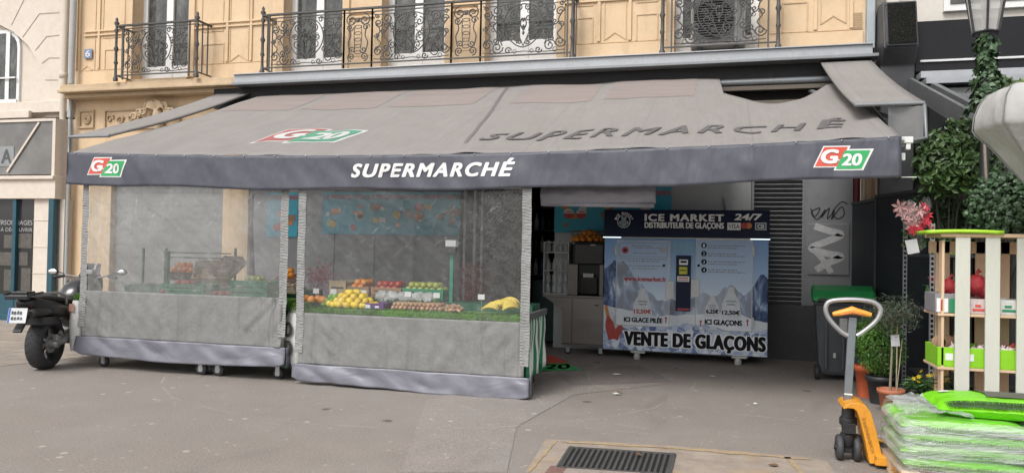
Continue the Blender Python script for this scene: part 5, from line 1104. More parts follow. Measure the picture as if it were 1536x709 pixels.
# ================================================================== RIGHT NEIGHBOUR
RB = thing('restaurant_building', 'cream building with a black sign board and a dark glazed veranda on the right', 'building', (4.5, 12.3, 0))
m = MB(); m.bx(2.12, 9, 12.5, 12.9, 0, 9.2); m.bx(2.12, 2.45, 12.3, 12.5, 2.6, 9.2); build(m, 'wall', M('pale cream wall', (.62, .58, .52), .85, 0, .1, 2), RB)
m = MB(); m.bx(2.10, 2.26, 12.24, 12.34, 3.4, 9.2); build(m, 'rubble_edge', M('rough dark stone', (.20, .18, .15), .9, 0, .5, 9, .02, 14), RB)
x0, x1, z0, z1 = rect(1414, -40, 1536, 16, 12.5); m = MB(); m.bx(x0, x1+.3, 12.42, 12.5, z0, z1+1); W = build(m, 'window', WHITE, RB); m = MB(); m.bx(x0+.08, x1+.2, 12.40, 12.42, z0+.1, z1+.9); build(m, 'pane', GLASS, W)
SBK = M('black sign board', (.016, .016, .018), .4, 0, .15, 2, spec=.2); 
x0, x1, z0, z1 = rect(1373, 24, 1700, 104, 11.9)
m = MB(); m.bx(x0, x1+1, 11.9, 12.45, z0+.02, z1); SG = build(m, 'sign_board', SBK, RB, bev=.01)
m = MB(); a0, a1, b0, b1 = rect(1380, 85, 1700, 87.5, 11.9); m.bx(a0, a1+1, 11.87, 11.9, b0, b1+.005); build(m, 'light_line', M('white line', (.6, .6, .6), .4), SG)
m = MB(); a0, a1, b0, b1 = rect(1376, 106, 1700, 116, 11.8); m.bx(a0, a1+1, 11.6, 11.9, b0, b1); m.bx(a0, a1+1, 11.3, 11.6, b0-.14, b0-.06); build(m, 'gutter', ZINCL, RB)
# veranda: sloping glazed roof
t = NT('dark veranda glass'); t.pbr((.03, .034, .033), .06, spec=.6); VG = t.m
vx = 2.66
m = MB(); m.add([(vx, 11.9, 4.02), (7, 11.9, 4.02), (7, 9.4, 3.15), (vx, 9.4, 3.15)], [(0, 1, 2, 3)]); VR = build(m, 'veranda_roof', M('grey roof glass', (.10, .105, .105), .12, 0, .2, 2), RB, solid=.02)
m = MB()
for k in range(6): xx = vx+.02+k*.85; m.obx((xx, 11.9, 4.06), (xx, 9.35, 3.18), .07, .10)
m.obx((vx-.14, 11.9, 4.0), (vx-.14, 9.3, 3.1), .05, .22); m.bx(vx-.15, 7, 9.3, 9.42, 3.05, 3.2); m.bx(vx, 7, 10.6, 10.66, 3.56, 3.62); build(m, 'roof_beam', M('grey veranda paint', (.16, .165, .17), .45, .1, .15, 4), VR)
m = MB(); m.bx(vx-.03, vx+.01, 9.45, 12.3, .0, 3.2); m.bx(vx, 7, 9.38, 9.41, .0, 3.1); m.add([(vx-.01, 9.45, 3.2), (vx-.01, 11.9, 3.2), (vx-.01, 11.9, 4.0)], [(0, 1, 2)]); VW = build(m, 'veranda_glass', VG, RB)
m = MB()
for yy in (9.4, 10.3, 11.2, 12.1): m.bx(vx-.06, vx-.035, yy, yy+.07, 0, 3.2)
for xx in (3.4, 4.2, 5.0): m.bx(xx, xx+.07, 9.33, 9.375, 0, 3.1)
m.bx(vx-.06, vx-.035, 9.4, 12.2, 2.5, 2.58); m.bx(vx-.06, vx-.035, 9.4, 12.2, 3.15, 3.22); build(m, 'veranda_frame', DARKM, VW)
# extraction duct
DU = thing('extraction_duct', 'dark grey ventilation duct with a mesh outlet rising beside the black sign board', 'duct', (2.4, 12.1, 3))
t = NT('duct metal'); t.pbr(t.ramp(t.noise(3, 5), [(.3, (.05, .052, .056)), (.7, (.085, .085, .09))]), .5, .2, spec=.3); DM = t.m
a = lambda p, q, Y=11.9: at(p, q, Y)
x0, x1 = AX(1320, 60, 11.9), AX(1374, 60, 11.9); zt_, zm, zb2 = AZ(1350, 6, 11.9), AZ(1350, 80, 11.9), AZ(1350, 100, 11.9)
m = MB(); m.prism([(11.85, zb2-1.9), (12.3, zb2-1.9), (12.3, zt_-.1), (12.1, zt_+.05), (11.78, zt_), (11.62, zm+.02), (11.85, zb2)], lambda u, v, d: (d, u, v), x0, x1-.02); build(m, 'duct', DM, DU, bev=.02)
m = MB(); 
n_ = 14
p0, p1 = Vector((0, 11.74, zt_-.05)), Vector((0, 11.60, zm+.06)); m.obx((x0+.05, p0.y, p0.z), (x0+.05, p1.y, p1.z), .05, .02, (0, -1, 0)); m.obx((x1-.07, p0.y, p0.z), (x1-.07, p1.y, p1.z), .05, .02, (0, -1, 0)); m.obx((x0+.03, p0.y, p0.z), (x1-.05, p0.y, p0.z), .04, .03); m.obx((x0+.03, p1.y, p1.z), (x1-.05, p1.y, p1.z), .04, .05); FRM = build(m, 'outlet_frame', DM, DU)
t = NT('duct mesh'); v = t.vor(38, (1, 1, 1), 'DISTANCE_TO_EDGE'); t.pbr(t.ramp(v, [(.02, (.028, .025, .02)), (.09, (.004, .0055, .005))]), .6, 0, t.bump(v, .001), spec=.05); 
m = MB(); m.add([(x0+.05, p0.y-.055, p0.z), (x1-.06, p0.y-.055, p0.z), (x1-.06, p1.y-.04, p1.z), (x0+.05, p1.y-.04, p1.z)], [(0, 1, 2, 3)]); build(m, 'mesh_outlet', t.m, DU)
m = MB(); m.tube([a(1366, 95), a(1370, 120), a(1366, 140), a(1372, 165), a(1385, 200)], .015, 6); build(m, 'cable', DARKM, DU)
# dark folding panel wall behind the rack
t = NT('dark slate panel'); t.pbr(t.ramp(t.noise(2, 5, .6), [(.3, (.026, .031, .037)), (.7, (.042, .048, .056))]), .5, .1, None, spec=.25); DP = t.m
PW = thing('folding_panel', 'tall dark slate two leaf panel screening the bin from the flower rack', 'panel', (1.95, 11.2, 0))
pa_, pb_, pc_ = Vector((1.80, 11.9, 0)), Vector((1.95, 11.0, 0)), Vector((2.32, 9.75, 0))
for p, q, z in ((pa_, pb_, 2.28), (pb_, pc_, 2.32)):
    m = MB(); d = (q-p).normalized(); m.obx(p+d*.01+Vector((0, 0, z/2+.02)), q-d*.01+Vector((0, 0, z/2+.02)), .05, z); L = build(m, 'leaf', DP, PW, bev=.006)
m = MB(); m.tube([pb_+Vector((-.02, -.02, .03)), pb_+Vector((-.02, -.02, 2.34))], .02, 6); m.obx(pa_+Vector((0, 0, 2.33)), pb_+Vector((0, 0, 2.33)), .07, .04); m.obx(pb_+Vector((0, 0, 2.37)), pc_+Vector((0, 0, 2.37)), .07, .04); build(m, 'frame', DARKM, PW)
# hanging cloths above the panel
for i, (p, c_) in enumerate(((1285, (.10, .02, .025)), (1297, (.35, .27, .19)), (1308, (.30, .20, .13)), (1318, (.42, .35, .27)))):
    x = AX(p, 290, 12.0); m = MB(); m.grid(lambda u, v: (x-.05+.10*u, 12.0+.03*sin(u*9+i), 2.1+.75*v), 10, 4); o = build(m, 'hanging_cloth', M('cloth %d' % i, c_, .9, 0, .2, 9), None, loc=(x, 12.0, 2.1), solid=.004); tagit(o, ('dark red', 'tan', 'brown', 'pale beige')[i]+' narrow cloth strip hanging above the dark folding panel', 'cloth')
# ================================================================== WHEELIE BIN
BN_ = thing('wheelie_bin', 'dark grey two wheeled rubbish bin with a bright green lid', 'bin', (1.5, 10.75, 0), rz=radians(-4))
GRY = M('bin plastic', (.065, .072, .08), .5, 0, .12, 5, .003, 30); LID = M('green lid plastic', (.015, .30, .075), .4, 0, .1, 4)
m = MB()
def fr(z, w, d): return [(-w, -d, z), (w, -d, z), (w, d, z), (-w, d, z)]
lv = [(.07, .26, .25), (.12, .28, .27), (.95, .33, .35), (.97, .355, .37), (1.0, .355, .37)]
vs = [v for z, w, d in lv for v in fr(z, w, d)]; m.add(vs, [(4*i+k, 4*i+(k+1) % 4, 4*i+4+(k+1) % 4, 4*i+4+k) for i in range(len(lv)-1) for k in range(4)]+[(0, 1, 2, 3), tuple(range(4*len(lv)-4, 4*len(lv)))])
for x in (-.2, 0, .2): m.bx(x-.02, x+.02, -.335, -.28, .15, .85)
build(m, 'body', GRY, BN_, local=True, bev=.02)
m = MB(); prof = [(-.40, 1.003), (.40, 1.003), (.40, 1.06), (.25, 1.17), (.0, 1.20), (-.25, 1.14), (-.38, 1.06)]; m.prism(prof, lambda u, v, d: (d, u, v), -.37, .37); build(m, 'lid', LID, BN_, local=True, bev=.03)
m = MB(); m.tube([(-.3, -.40, 1.0), (-.3, -.44, 1.03), (.3, -.44, 1.03), (.3, -.40, 1.0)], .018, 8); build(m, 'handle', GRY, BN_, local=True)
for x in (-.30, .30):
    m = MB(); m.lathe([(.03, -.03), (.09, -.03), (.1, -.02), (.1, .02), (.09, .03), (.03, .03)], (x, -.24, .1), 20, 'x'); W = build(m, 'wheel', CASTR, BN_, local=True); m = MB(); m.lathe([(0, -.034), (.05, -.034), (.05, .034), (0, .034)], (x, -.24, .1), 14, 'x'); build(m, 'hub', DARKM, W, local=True)
m = MB(); m.bx(-.05, .04, -.353, -.338, .60, .80); build(m, 'label', M('dirty white label', (.45, .45, .43), .6, 0, .25, 20), BN_, local=True); m = MB(); m.bx(.12, .2, -.376, -.371, .88, .92); m.bx(-.12, -.09, -.352, -.34, .3, .36); build(m, 'label', M('dirty white label', (.45, .45, .43)), BN_, local=True)
# ================================================================== METAL RACK WITH FLOWERS
RK = thing('flower_rack', 'perforated galvanised steel shelf rack holding the lily bouquet and pots', 'rack', (2.4, 9.1, 0))
RX, RF, RBk = 2.03, 8.55, 9.55
t = NT('perforated steel'); sx = t.n('ShaderNodeSeparateXYZ'); t.l(t.co(), sx.inputs[0]); f1 = t.math('FRACT', t.math('MULTIPLY', sx.outputs[2], 20.)); hole = t.math('GREATER_THAN', f1, .55)
t.pbr((.42, .43, .44), .35, .6); PF = t.m
def upright(mb, x, y, z1):
    for a0, a1 in ((-.02, -.012), (.012, .02)): mb.bx(x+a0, x+a1, y-.002, y, 0, z1)
    z = .0
    while z < z1-.05: mb.bx(x-.012, x+.012, y-.002, y, z+.032, z+.052); z += .052
    mb.bx(x-.02, x-.018, y, y+.035, 0, z1)
m = MB()
for x, y, zt2 in ((RX, RF, 1.93), (RX-.04, RBk, 2.05), (RX+.95, RF, 1.93), (RX+.95, RBk, 1.95)): upright(m, x, y, zt2)
build(m, 'upright', PF, RK)
for z in (.35, 1.05, 1.62): m = MB(); m.bx(RX, RX+.95, RF+.01, RBk-.01, z-.03, z); build(m, 'shelf', DARKM, RK, bev=.003)
# pots & plants on the rack
LEAF = leafmat('leaf green', (.03, .09, .02), (.10, .22, .05)); DLEAF = leafmat('dark leaf', (.018, .045, .016), (.06, .12, .045)); OLV = leafmat('olive leaf', (.05, .075, .045), (.15, .185, .12)); IVY = leafmat('ivy leaf', (.018, .05, .018), (.075, .14, .06)); BOXL = leafmat('boxwood leaf', (.04, .14, .015), (.16, .34, .05))
TERR = M('terracotta', (.45, .16, .085), .7, 0, .15, 8); BPOT = M('black nursery pot', (.03, .032, .035), .5); OPOT = M('orange pot', (.55, .12, .05), .6)
def pot(name, par, x, y, z, r, h, mat):
    m = MB(); m.lathe([(r*.72, 0), (r*.95, h*.82), (r*1.06, h*.82), (r*1.08, h), (r*.93, h), (r*.9, h*.88), (0, h*.88)], (x, y, z), 20); return build(m, name, mat, par)
BQ = thing('lily_bouquet', 'pink and red lily bouquet in clear cellophane leaning on the rack', 'bouquet', (2.02, 8.75, 1.62))
pink = M('lily pink', (.72, .42, .42), .5, 0, .15, 12); redf = M('flower red', (.50, .03, .05), .5, 0, .2, 12)
b0 = Vector((2.08, 8.72, 1.66)); tip = Vector((1.88, 8.65, 2.08))
def lily(mb, c, s_, n=6):
    c = Vector(c); ax = Vector((random.gauss(0, .4), -.8, random.gauss(.4, .3))).normalized(); u_ = ax.orthogonal().normalized(); v_ = ax.cross(u_)
    for k in range(n):
        a_ = 2*pi*k/n; d = u_*cos(a_)+v_*sin(a_); sd = ax.cross(d)
        mb.add([c, c+d*s_*.5+ax*s_*.4+sd*s_*.2, c+d*s_+ax*s_*.35, c+d*s_*.5+ax*s_*.4-sd*s_*.2, c+d*s_*.5+ax*s_*.3], [(0, 1, 4), (1, 2, 4), (2, 3, 4), (3, 0, 4)])
m = MB()
for p, q in ((1352, 318), (1363, 312), (1370, 322), (1357, 330), (1378, 316), (1367, 336), (1350, 310), (1374, 332)): lily(m, at(p, q, 8.62+random.uniform(-.05, .05)), .085)
build(m, 'pink_flower', pink, BQ); m = MB()
for p, q in ((1385, 312), (1390, 325), (1388, 335), (1375, 344), (1384, 342), (1393, 340), (1370, 346)): lily(m, at(p, q, 8.6+random.uniform(-.03, .05)), .07, 7)
build(m, 'red_flower', redf, BQ)
m = MB(); 
for p, q in ((1352, 318), (1363, 312), (1378, 316), (1388, 335), (1367, 336), (1374, 332)): m.tube([at(1378, 372, 8.66), at(p, q+8, 8.66)], .005, 5)
leaves(m, 130, lambda: (at(random.uniform(1356, 1390), random.uniform(325, 368), 8.68), (0, -1, .3)), .055, .3); build(m, 'stems', LEAF, BQ)
t = NT('cellophane'); tr = t.n('ShaderNodeBsdfTransparent'); gl = t.n('ShaderNodeBsdfGlossy'); gl.inputs['Roughness'].default_value = .1; df = t.n('ShaderNodeBsdfDiffuse'); df.inputs[0].default_value = (.6, .6, .6, 1); nb = t.bump(t.noise(14, 4), .03); t.l(nb, gl.inputs['Normal']); ms = t.n('ShaderNodeMixShader'); ms.inputs[0].default_value = .10; t.l(tr.outputs[0], ms.inputs[1]); t.l(df.outputs[0], ms.inputs[2]); m2 = t.n('ShaderNodeMixShader'); t.l(t.ramp(t.noise(9, 4), [(.45, .02), (.7, .22)]), m2.inputs[0]); t.l(ms.outputs[0], m2.inputs[1]); t.l(gl.outputs[0], m2.inputs[2]); t.l(m2.outputs[0], t.out.inputs[0]); CEL = t.m
m = MB()
ap = at(1380, 375, 8.68); ctr = at(1369, 306, 8.66); axv = (ctr-ap); L_ = axv.length; axv.normalize(); u_ = Vector((0, 1, 0)); v_ = axv.cross(u_).normalized()
m.grid(lambda u, v: ap+axv*L_*(v+.12*sin(u*2*pi*5)*v*v)+(u_*sin(2*pi*u)*.10+v_*cos(2*pi*u)*.17)*(.15+v*.85), 40, 10); build(m, 'wrapping', CEL, BQ)
PT = thing('green_planter', 'lime green planter box with leafy plants on the top shelf of the rack', 'planter', (2.25, 8.75, 1.62)); m = MB(); m.bx(2.05, 2.40, 8.62, 8.8, 1.62, 1.74); build(m, 'box', M('lime plastic', (.20, .42, .03), .45, 0, .1, 5), PT, bev=.01); m = MB(); leaves(m, 160, lambda: ((random.uniform(2.06, 2.38), random.uniform(8.63, 8.8), random.uniform(1.72, 1.82)), (0, -.5, 1)), .06, .3); build(m, 'foliage', LEAF, PT)
TG = thing('price_tag', 'white paper tag hanging at the stem of the lily bouquet', 'tag', (1.98, 8.6, 1.6)); a_ = at(1366, 368, 8.6); m = MB(); m.obx(a_+Vector((0, 0, .06)), a_+Vector((.03, 0, -.08)), .11, .004, (0, -1, 0)); build(m, 'card', LW, TG)
AM = thing('amaryllis', 'small potted amaryllis with one red bloom on the middle rack shelf', 'flower', (2.12, 8.7, 1.05)); pot('pot', AM, 2.13, 8.7, 1.05, .06, .1, M('grey pot', (.3, .3, .3), .6)); m = MB(); m.tube([(2.13, 8.7, 1.13), (2.1, 8.68, 1.30), (2.06, 8.67, 1.36)], .008, 6); leaves(m, 26, lambda: ((2.13+random.gauss(0, .02), 8.7, random.uniform(1.14, 1.3)), (0, -.5, 1)), .13, .3, 2); build(m, 'stem', LEAF, AM); m = MB()
for k in range(3): lily(m, (2.055+.01*k, 8.655, 1.37), .05, 6)
build(m, 'bloom', redf, AM)
WF = thing('white_flowers', 'white flowering plant in the middle of the rack behind the pallet shelf', 'flower', (2.3, 8.75, 1.05)); pot('pot', WF, 2.3, 8.75, 1.05, .07, .1, BPOT); m = MB(); leaves(m, 220, lambda: ((2.3+random.gauss(0, .07), 8.75+random.gauss(0, .05), 1.2+random.gauss(0, .07)), (0, -.6, .6)), .07, .3); build(m, 'foliage', LEAF, WF); m = MB()
for k in range(12): lily(m, (2.28+random.gauss(0, .06), 8.68, 1.22+random.gauss(0, .06)), .03, 5)
build(m, 'bloom', M('petal white', (.65, .65, .62), .6), WF)
# ================================================================== POTTED PLANTS
def box_bush(label, x, y, r, zc, potr, poth, mat, n=2600):
    T = thing('box_bush', label, 'potted shrub', (x, y, 0)); pot('pot', T, x, y, 0, potr, poth, mat)
    m = MB(); m.tube([(x, y, poth*.8), (x, y, zc)], .014, 6); build(m, 'stem', M('bark', (.12, .09, .06), .9), T)
    m = MB()
    def pl():
        d = Vector((random.gauss(0, 1), random.gauss(0, 1), random.gauss(0, 1))).normalized(); k = (1+.13*nz(d.x*2.5+x, d.y*2.5, d.z*2.5))*random.uniform(.72, 1.02)
        return (Vector((x, y, zc))+Vector((d.x*r, d.y*r, d.z*r*1.22))*k, d)
    leaves(m, n, pl, .03, .2); build(m, 'foliage', BOXL, T)
box_bush('round box bush in a black nursery pot left of the potted olive tree', AX(1322, 560, 9.1), 9.1, .25, .60, .15, .30, BPOT, 4200)
box_bush('smaller box bush in an orange pot beside the green lidded bin', AX(1300, 560, 9.4), 9.45, .20, .66, .12, .36, OPOT, 2800)
OT = thing('olive_tree', 'young potted olive tree with a thin stem in a terracotta pot', 'potted tree', tuple(gr(1336, 618)))
ox, oy = OT.location.x, OT.location.y
pot('pot', OT, ox, oy, 0, .125, .24, TERR)
BRK = M('olive bark', (.26, .22, .17), .9, 0, .2, 16, .003)
m = MB(); zc_ = AZ(1340, 470, oy); m.tube([(ox-.01, oy, .2), (ox+.005, oy, .6), (ox, oy, zc_-.1)], [.013, .011, .009], 7)
for k in range(9):
    a_ = 2*pi*k/9; m.tube([(ox, oy, zc_-.12), (ox+.12*cos(a_), oy+.12*sin(a_), zc_+.02), (ox+.21*cos(a_+.3), oy+.2*sin(a_+.3), zc_+.1*random.uniform(-.4, 1.4))], [.007, .005, .003], 5)
build(m, 'trunk', BRK, OT); m = MB(); m.tube([(ox+.05, oy, .2), (ox+.05, oy-.02, zc_-.05)], .007, 6); m.tube([(ox+.05, oy-.02, .22), (ox+.10, oy, .75)], .005, 5); build(m, 'bamboo_stake', M('bamboo', (.35, .30, .2), .7), OT)
m = MB()
def pl():
    d = Vector((random.gauss(0, 1), random.gauss(0, 1), random.gauss(0, .8))); d.normalize(); k = random.uniform(.35, 1.1)*(1+.25*nz(d.x*3, d.y*3, d.z*3)); return (Vector((ox+.0, oy, zc_))+Vector((d.x*.26, d.y*.24, d.z*.20))*k, d)
leaves(m, 1500, pl, .055, .3, 2, .25); build(m, 'foliage', OLV, OT)
m = MB(); a_ = at(1342, 510, oy-.02); m.obx(a_+Vector((0, 0, .06)), a_+Vector((.01, 0, -.06)), .08, .003, (0, -1, 0)); build(m, 'plant_label', M('pale label', (.55, .56, .58), .3), OT)
def daffodil(label, x, y, z=0.):
    T = thing('daffodil_pot', label, 'potted flowers', (x, y, z)); pot('pot', T, x, y, z, .06, .1, BPOT); m = MB(); leaves(m, 60, lambda: ((x+random.gauss(0, .03), y, z+random.uniform(.1, .2)), (0, -.3, 1)), .14, .2, 2, .6); build(m, 'foliage', LEAF, T); m = MB()
    for k in range(5): lily(m, (x+random.gauss(0, .06), y-.03, z+.23+random.gauss(0, .04)), .026, 6)
    build(m, 'bloom', M('daffodil yellow', (.75, .55, .03), .5), T)
gx_ = lambda p, Y: AX(p, 580, Y)
daffodil('yellow daffodils in a black pot at the foot of the rack, nearest the olive tree', gx_(1372, 8.3), 8.3, .2); daffodil('yellow daffodils in a pot just right of the front rack post', gx_(1396, 8.2), 8.2, .2); daffodil('yellow daffodils glimpsed between the pale slats of the pallet shelf', gx_(1468, 7.9), 7.9, .1); daffodil('yellow flowers in shade under the left bay of the pallet shelf', gx_(1427, 7.9), 7.9, .3)
T = thing('empty_pot', 'empty black plant pot on the ground beside the terracotta pot', 'pot', (gx_(1352, 9.0), 9.0, 0)); pot('pot', T, gx_(1352, 9.0), 9.0, 0, .12, .22, BPOT)
m = MB(); m.bx(2.1, 2.9, 8.2, 8.9, .0, .2); o = build(m, 'plinth_box', DARKM, None, loc=(2.5, 8.5, 0)); tagit(o, 'low dark box on the ground under the rack carrying the daffodils', 'box')
# ================================================================== PALLET SHELF
PS = thing('pallet_shelf', 'display shelf made of pale painted pallet boards with a lime green top', 'shelf', (2.4, 7.6, 0))
PY0, PY1 = 7.45, 7.95
WD = M('pine board', (.64, .46, .30), .7, 0, .18, 5, .002, 60, scale=(1, 1, .15)); PWD = M('pale painted board', (.56, .56, .49), .65, 0, .07, 5, .002, 70, scale=(1, 1, .15))
zt3 = AZ(1450, 352, PY0)
m = MB(); t0 = AX(1402, 500, PY1-.1)
for p0, p1, Y in ((1403, 1424, PY0+.45), (1463, 1478, PY0+.45), (1500, 1514, PY0+.45)): a0, a1 = AX(p0, 500, Y), AX(p1, 500, Y); m.bx(a0, a1, Y, Y+.03, 0, zt3-.05)
xl_ = AX(1404, 450, PY0+.2)
m.bx(xl_, xl_+.022, PY0+.02, PY0+.12, 0, zt3-.05); m.bx(xl_, xl_+1.38, PY0+.45, PY0+.48, zt3-.16, zt3-.05)
build(m, 'post', WD, PS, bev=.003)
m = MB(); sl = []
for p0, p1 in ((1432, 1454), (1477, 1499), (1524, 1546), (1570, 1592)): m = MB(); a0, a1 = AX(p0, 450, PY0), AX(p1, 450, PY0); m.bx(a0, a1, PY0-.022, PY0, .12, zt3-.02); build(m, 'front_slat', PWD, PS, bev=.003)
xr_ = xl_+1.4
zs1, zs2, zs3 = AZ(1450, 471, PY0), AZ(1450, 552, PY0), .32
for z in (zs1, zs2): m = MB(); m.bx(xl_-.03, xr_, PY0+.005, PY1, z-.022, z); build(m, 'shelf_board', WD, PS, bev=.003)
m = MB()
m.bx(xl_-.02, xr_+.05, PY0-.03, PY1+.03, zt3-.02, zt3+.01); build(m, 'top_board', WD, PS, bev=.003)
m = MB(); g0, g1 = AX(1391, 353, PY0), AX(1503, 351, PY0); m.grid(lambda u, v: (g0+(g1-g0)*u, PY0-.06+.5*v, zt3+.022+.008*sin(pi*u)), 12, 3); build(m, 'lime_top', M('lime sheet', (.40, .68, .04), .5, 0, .1, 5), PS, solid=.03)
LIME = M('lime tray plastic', (.25, .58, .02), .4, 0, .1, 4)
zl0, zl1 = AZ(1450, 553, PY0-.05), AZ(1450, 528, PY0-.05)
def tray(name, label, x0, x1, y0, y1, z0, h, mat, cat='box', bev=.004):
    m = MB(); t_ = .008; m.bx(x0, x1, y0, y1, z0, z0+t_); m.bx(x0, x1, y0, y0+t_, z0+t_, z0+h); m.bx(x0, x1, y1-t_, y1, z0+t_, z0+h); m.bx(x0, x0+t_, y0+t_, y1-t_, z0+t_, z0+h); m.bx(x1-t_, x1, y0+t_, y1-t_, z0+t_, z0+h)
    o = build(m, name, mat, None, loc=((x0+x1)/2, (y0+y1)/2, z0), bev=bev); return tagit(o, label, cat)
xt0 = AX(1405, 545, PY0+.05)
lt = tray('lime_tray', 'long lime green tray of onions and garlic nets on the lower pallet shelf', xt0, xt0+1.3, PY0+.02, PY1-.05, zs2+.002, .17, LIME, 'tray')
m = MB()
for u in (.06, .22): m.bx(xt0+u, xt0+u+.06, PY0+.016, PY0+.019, zs2+.06, zs2+.12)
build(m, 'label', LW, lt)
# items in the boxes
NETR = M('red net', (.45, .035, .045), .6, 0, .35, 30, .006, 60); GAR = M('garlic skin', (.58, .52, .52), .5, 0, .25, 14)
def lump(name, label, cat, c, r, sc, mat, grp=None):
    m = MB(); m.ball((0, 0, 0), r, 16, 10, sc, .12); m.tube([(0, 0, r*sc[2]*.8), (.01, 0, r*sc[2]*1.25), (.03, 0, r*sc[2]*1.45)], [r*.3, r*.12, r*.28], 7); o = build(m, name, mat, None, local=True); o.location = c; tagit(o, label, cat, grp); return o
bxs = [(1405, 1431, 'grey and white printed fruit box at the left end of the upper pallet shelf'), (1455, 1478, 'pink printed fruit box between the first two pale slats'), (1499, 1524, 'white printed fruit box between the second and third pale slats')]
FBm = [M('grey box card', (.24, .23, .24), .7, 0, .15, 9), M('white pink box card', (.58, .48, .48), .6, 0, .25, 12), M('white box card', (.60, .60, .57), .6, 0, .15, 9)]
for i, (p0, p1, lb) in enumerate(bxs):
    a0, a1 = AX(p0-3, 450, PY0+.05), AX(p1+(6 if i == 0 else 10), 450, PY0+.05); h = .17 if i == 0 else .13
    o = tray('fruit_box', lb, a0, a1, PY0+.03, PY1-.1, zs1+.002, h, FBm[i])
    m = MB()
    if i == 0: m.bx(a0+.11, a1-.01, PY0+.024, PY0+.028, zs1+.01, zs1+.13)
    build(m, 'green_panel', M('box green', (.02, .22, .10), .6), o) if i == 0 else None
    if i == 0: m = MB(); m.bx(a0+.01, a0+.10, PY0+.024, PY0+.028, zs1+.01, zs1+.13); build(m, 'white_panel', LW, o); m = MB(); m.bx(a0+.04, a0+.055, PY0+.02, PY0+.023, zs1+.02, zs1+.12); build(m, 'red_stripe', RED, o)
    if i: m = MB(); m.bx(a0+.03, a1-.06, PY0+.024, PY0+.028, zs1+.03, zs1+.05); m.bx(a0+.05, a1-.09, PY0+.024, PY0+.028, zs1+.065, zs1+.085); build(m, 'print', RED if i == 1 else M('box green', (.02, .22, .10)), o)
for i, (p, q, r_) in enumerate(((1423, 431, .07), (1464, 428, .085), (1475, 434, .07))): 
    c = at(p, q, PY0+.25); lump('net_bag', ('red net bag in the grey box at the left of the upper shelf', 'large red net bag rising from the pink box', 'small red net bag at the right of the pink box')[i], 'net bag', c, r_, (1, .9, 1.1), NETR)
for i, p in enumerate((1424, 1445, 1466, 1480, 1503, 1515)):
    c = at(p, 524, PY0+.16); lump('net_bag', 'red topped net bag in the lime tray, '+('at its left end', 'second from its left end', 'left of the middle slat', 'behind the middle slat', 'right of the middle slat', 'near its right end')[i], 'net bag', c+Vector((0, 0, -.03)), .065, (1.2, 1, .8), NETR if i % 2 else M('purple net', (.30, .08, .16), .6, 0, .35, 30))
gb = None
for k in range(34):
    x = xt0+.12+1.1*random.random(); y = PY0+.05+.1*random.random()
    if gb is None: m = MB(); m.ball((0, 0, 0), .026, 10, 7, (1, 1, .85), .05); m.tube([(0, 0, .02), (0, 0, .045)], [.009, .004], 5); gb = build(m, 'garlic_bulb', GAR, None, local=True); o = gb
    else: o = gb.copy(); COL.objects.link(o)
    o.location = (x, y, zs2+.145+.03*random.random()); o.rotation_euler = (random.uniform(-1, 1), random.uniform(-1, 1), 0); tagit(o, 'white garlic bulb lying in the front of the lime green tray', 'garlic', 'garlic bulbs in the lime tray')
for i, (p, q) in enumerate(((1408, 513), (1421, 512), (1440, 508))): 
    c = at(p, q, PY0+.2); m = MB(); m.lathe([(.0, -.008), (.055, -.008), (.06, 0), (.055, .008), (0, .008)], (0, 0, 0), 18, 'y'); o = build(m, 'card_disc', M('brown card', (.33, .21, .12), .8), None, local=True); o.location = c; tagit(o, ('leftmost', 'middle', 'rightmost')[i]+' brown round card standing behind the lime green tray', 'card')
# ================================================================== SOIL BAGS ON A PALLET
SP = thing('wooden_pallet', 'pale wooden pallet under the wrapped soil bags at the bottom right', 'pallet', (2.0, 6.4, 0)); SX0, SX1, SY0, SY1 = 1.20, 2.80, 5.80, 6.55
m = MB()
for y in (SY0, SY0+.4, SY1-.1): m.bx(SX0, SX1, y, y+.1, 0, .022); 
for y in (SY0+.005, SY0+.405, SY1-.095):
    for x in (SX0, SX0+.72, SX1-.14): m.bx(x+.003, x+.13, y, y+.09, .024, .10)
build(m, 'base', WD, SP, bev=.003)
for k in range(8): m = MB(); x = SX0+k*.213; m.bx(x, x+.12, SY0, SY1, .102, .122); build(m, 'deck_board', WD, SP, bev=.003)
t = NT('green soil bag film'); n = t.noise(3, 4, .6, (.4, 1, 1)); c = t.ramp(n, [(.36, (.62, .66, .58)), (.45, (.28, .62, .10)), (.66, (.18, .58, .03))]); t.pbr(c, .32, 0, t.bump(t.noise(9, 4, .6, (.4, 1, 1.5)), .03), spec=.5); BGM = t.m
t = NT('bright green soil bag'); t.pbr(t.ramp(t.noise(2.5, 3), [(.3, (.18, .62, .01)), (.7, (.24, .72, .02))]), .3, 0, t.bump(t.noise(8, 4, .6), .03)); BGT = t.m
BTX = M('bag lettering', (.03, .07, .02), .5)
def bagmesh(x0, x1, y0, y1, z0, h, seed, mat, lab, grp=None, nm='soil_bag'):
    m = MB(); xc, yc = (x0+x1)/2, (y0+y1)/2; w, d = (x1-x0)/2, (y1-y0)/2
    def top(u, v, sgn):
        a = (2*u-1); b = (2*v-1); ed = max(0, 1-abs(a)**5)**.5*max(0, 1-abs(b)**4)**.5
        return (xc+w*a, yc+d*b, z0+h/2+sgn*h/2*ed+.006*nz(a*4+seed, b*4, sgn))
    m.grid(lambda u, v: top(u, v, 1), 28, 18); m.grid(lambda u, v: top(u, v, -1), 28, 18)
    o = build(m, nm, mat, None, loc=(xc, yc, z0)); tagit(o, lab, 'soil bag', grp); return o
pos = ('bottom', 'second', 'third', 'fourth'); 
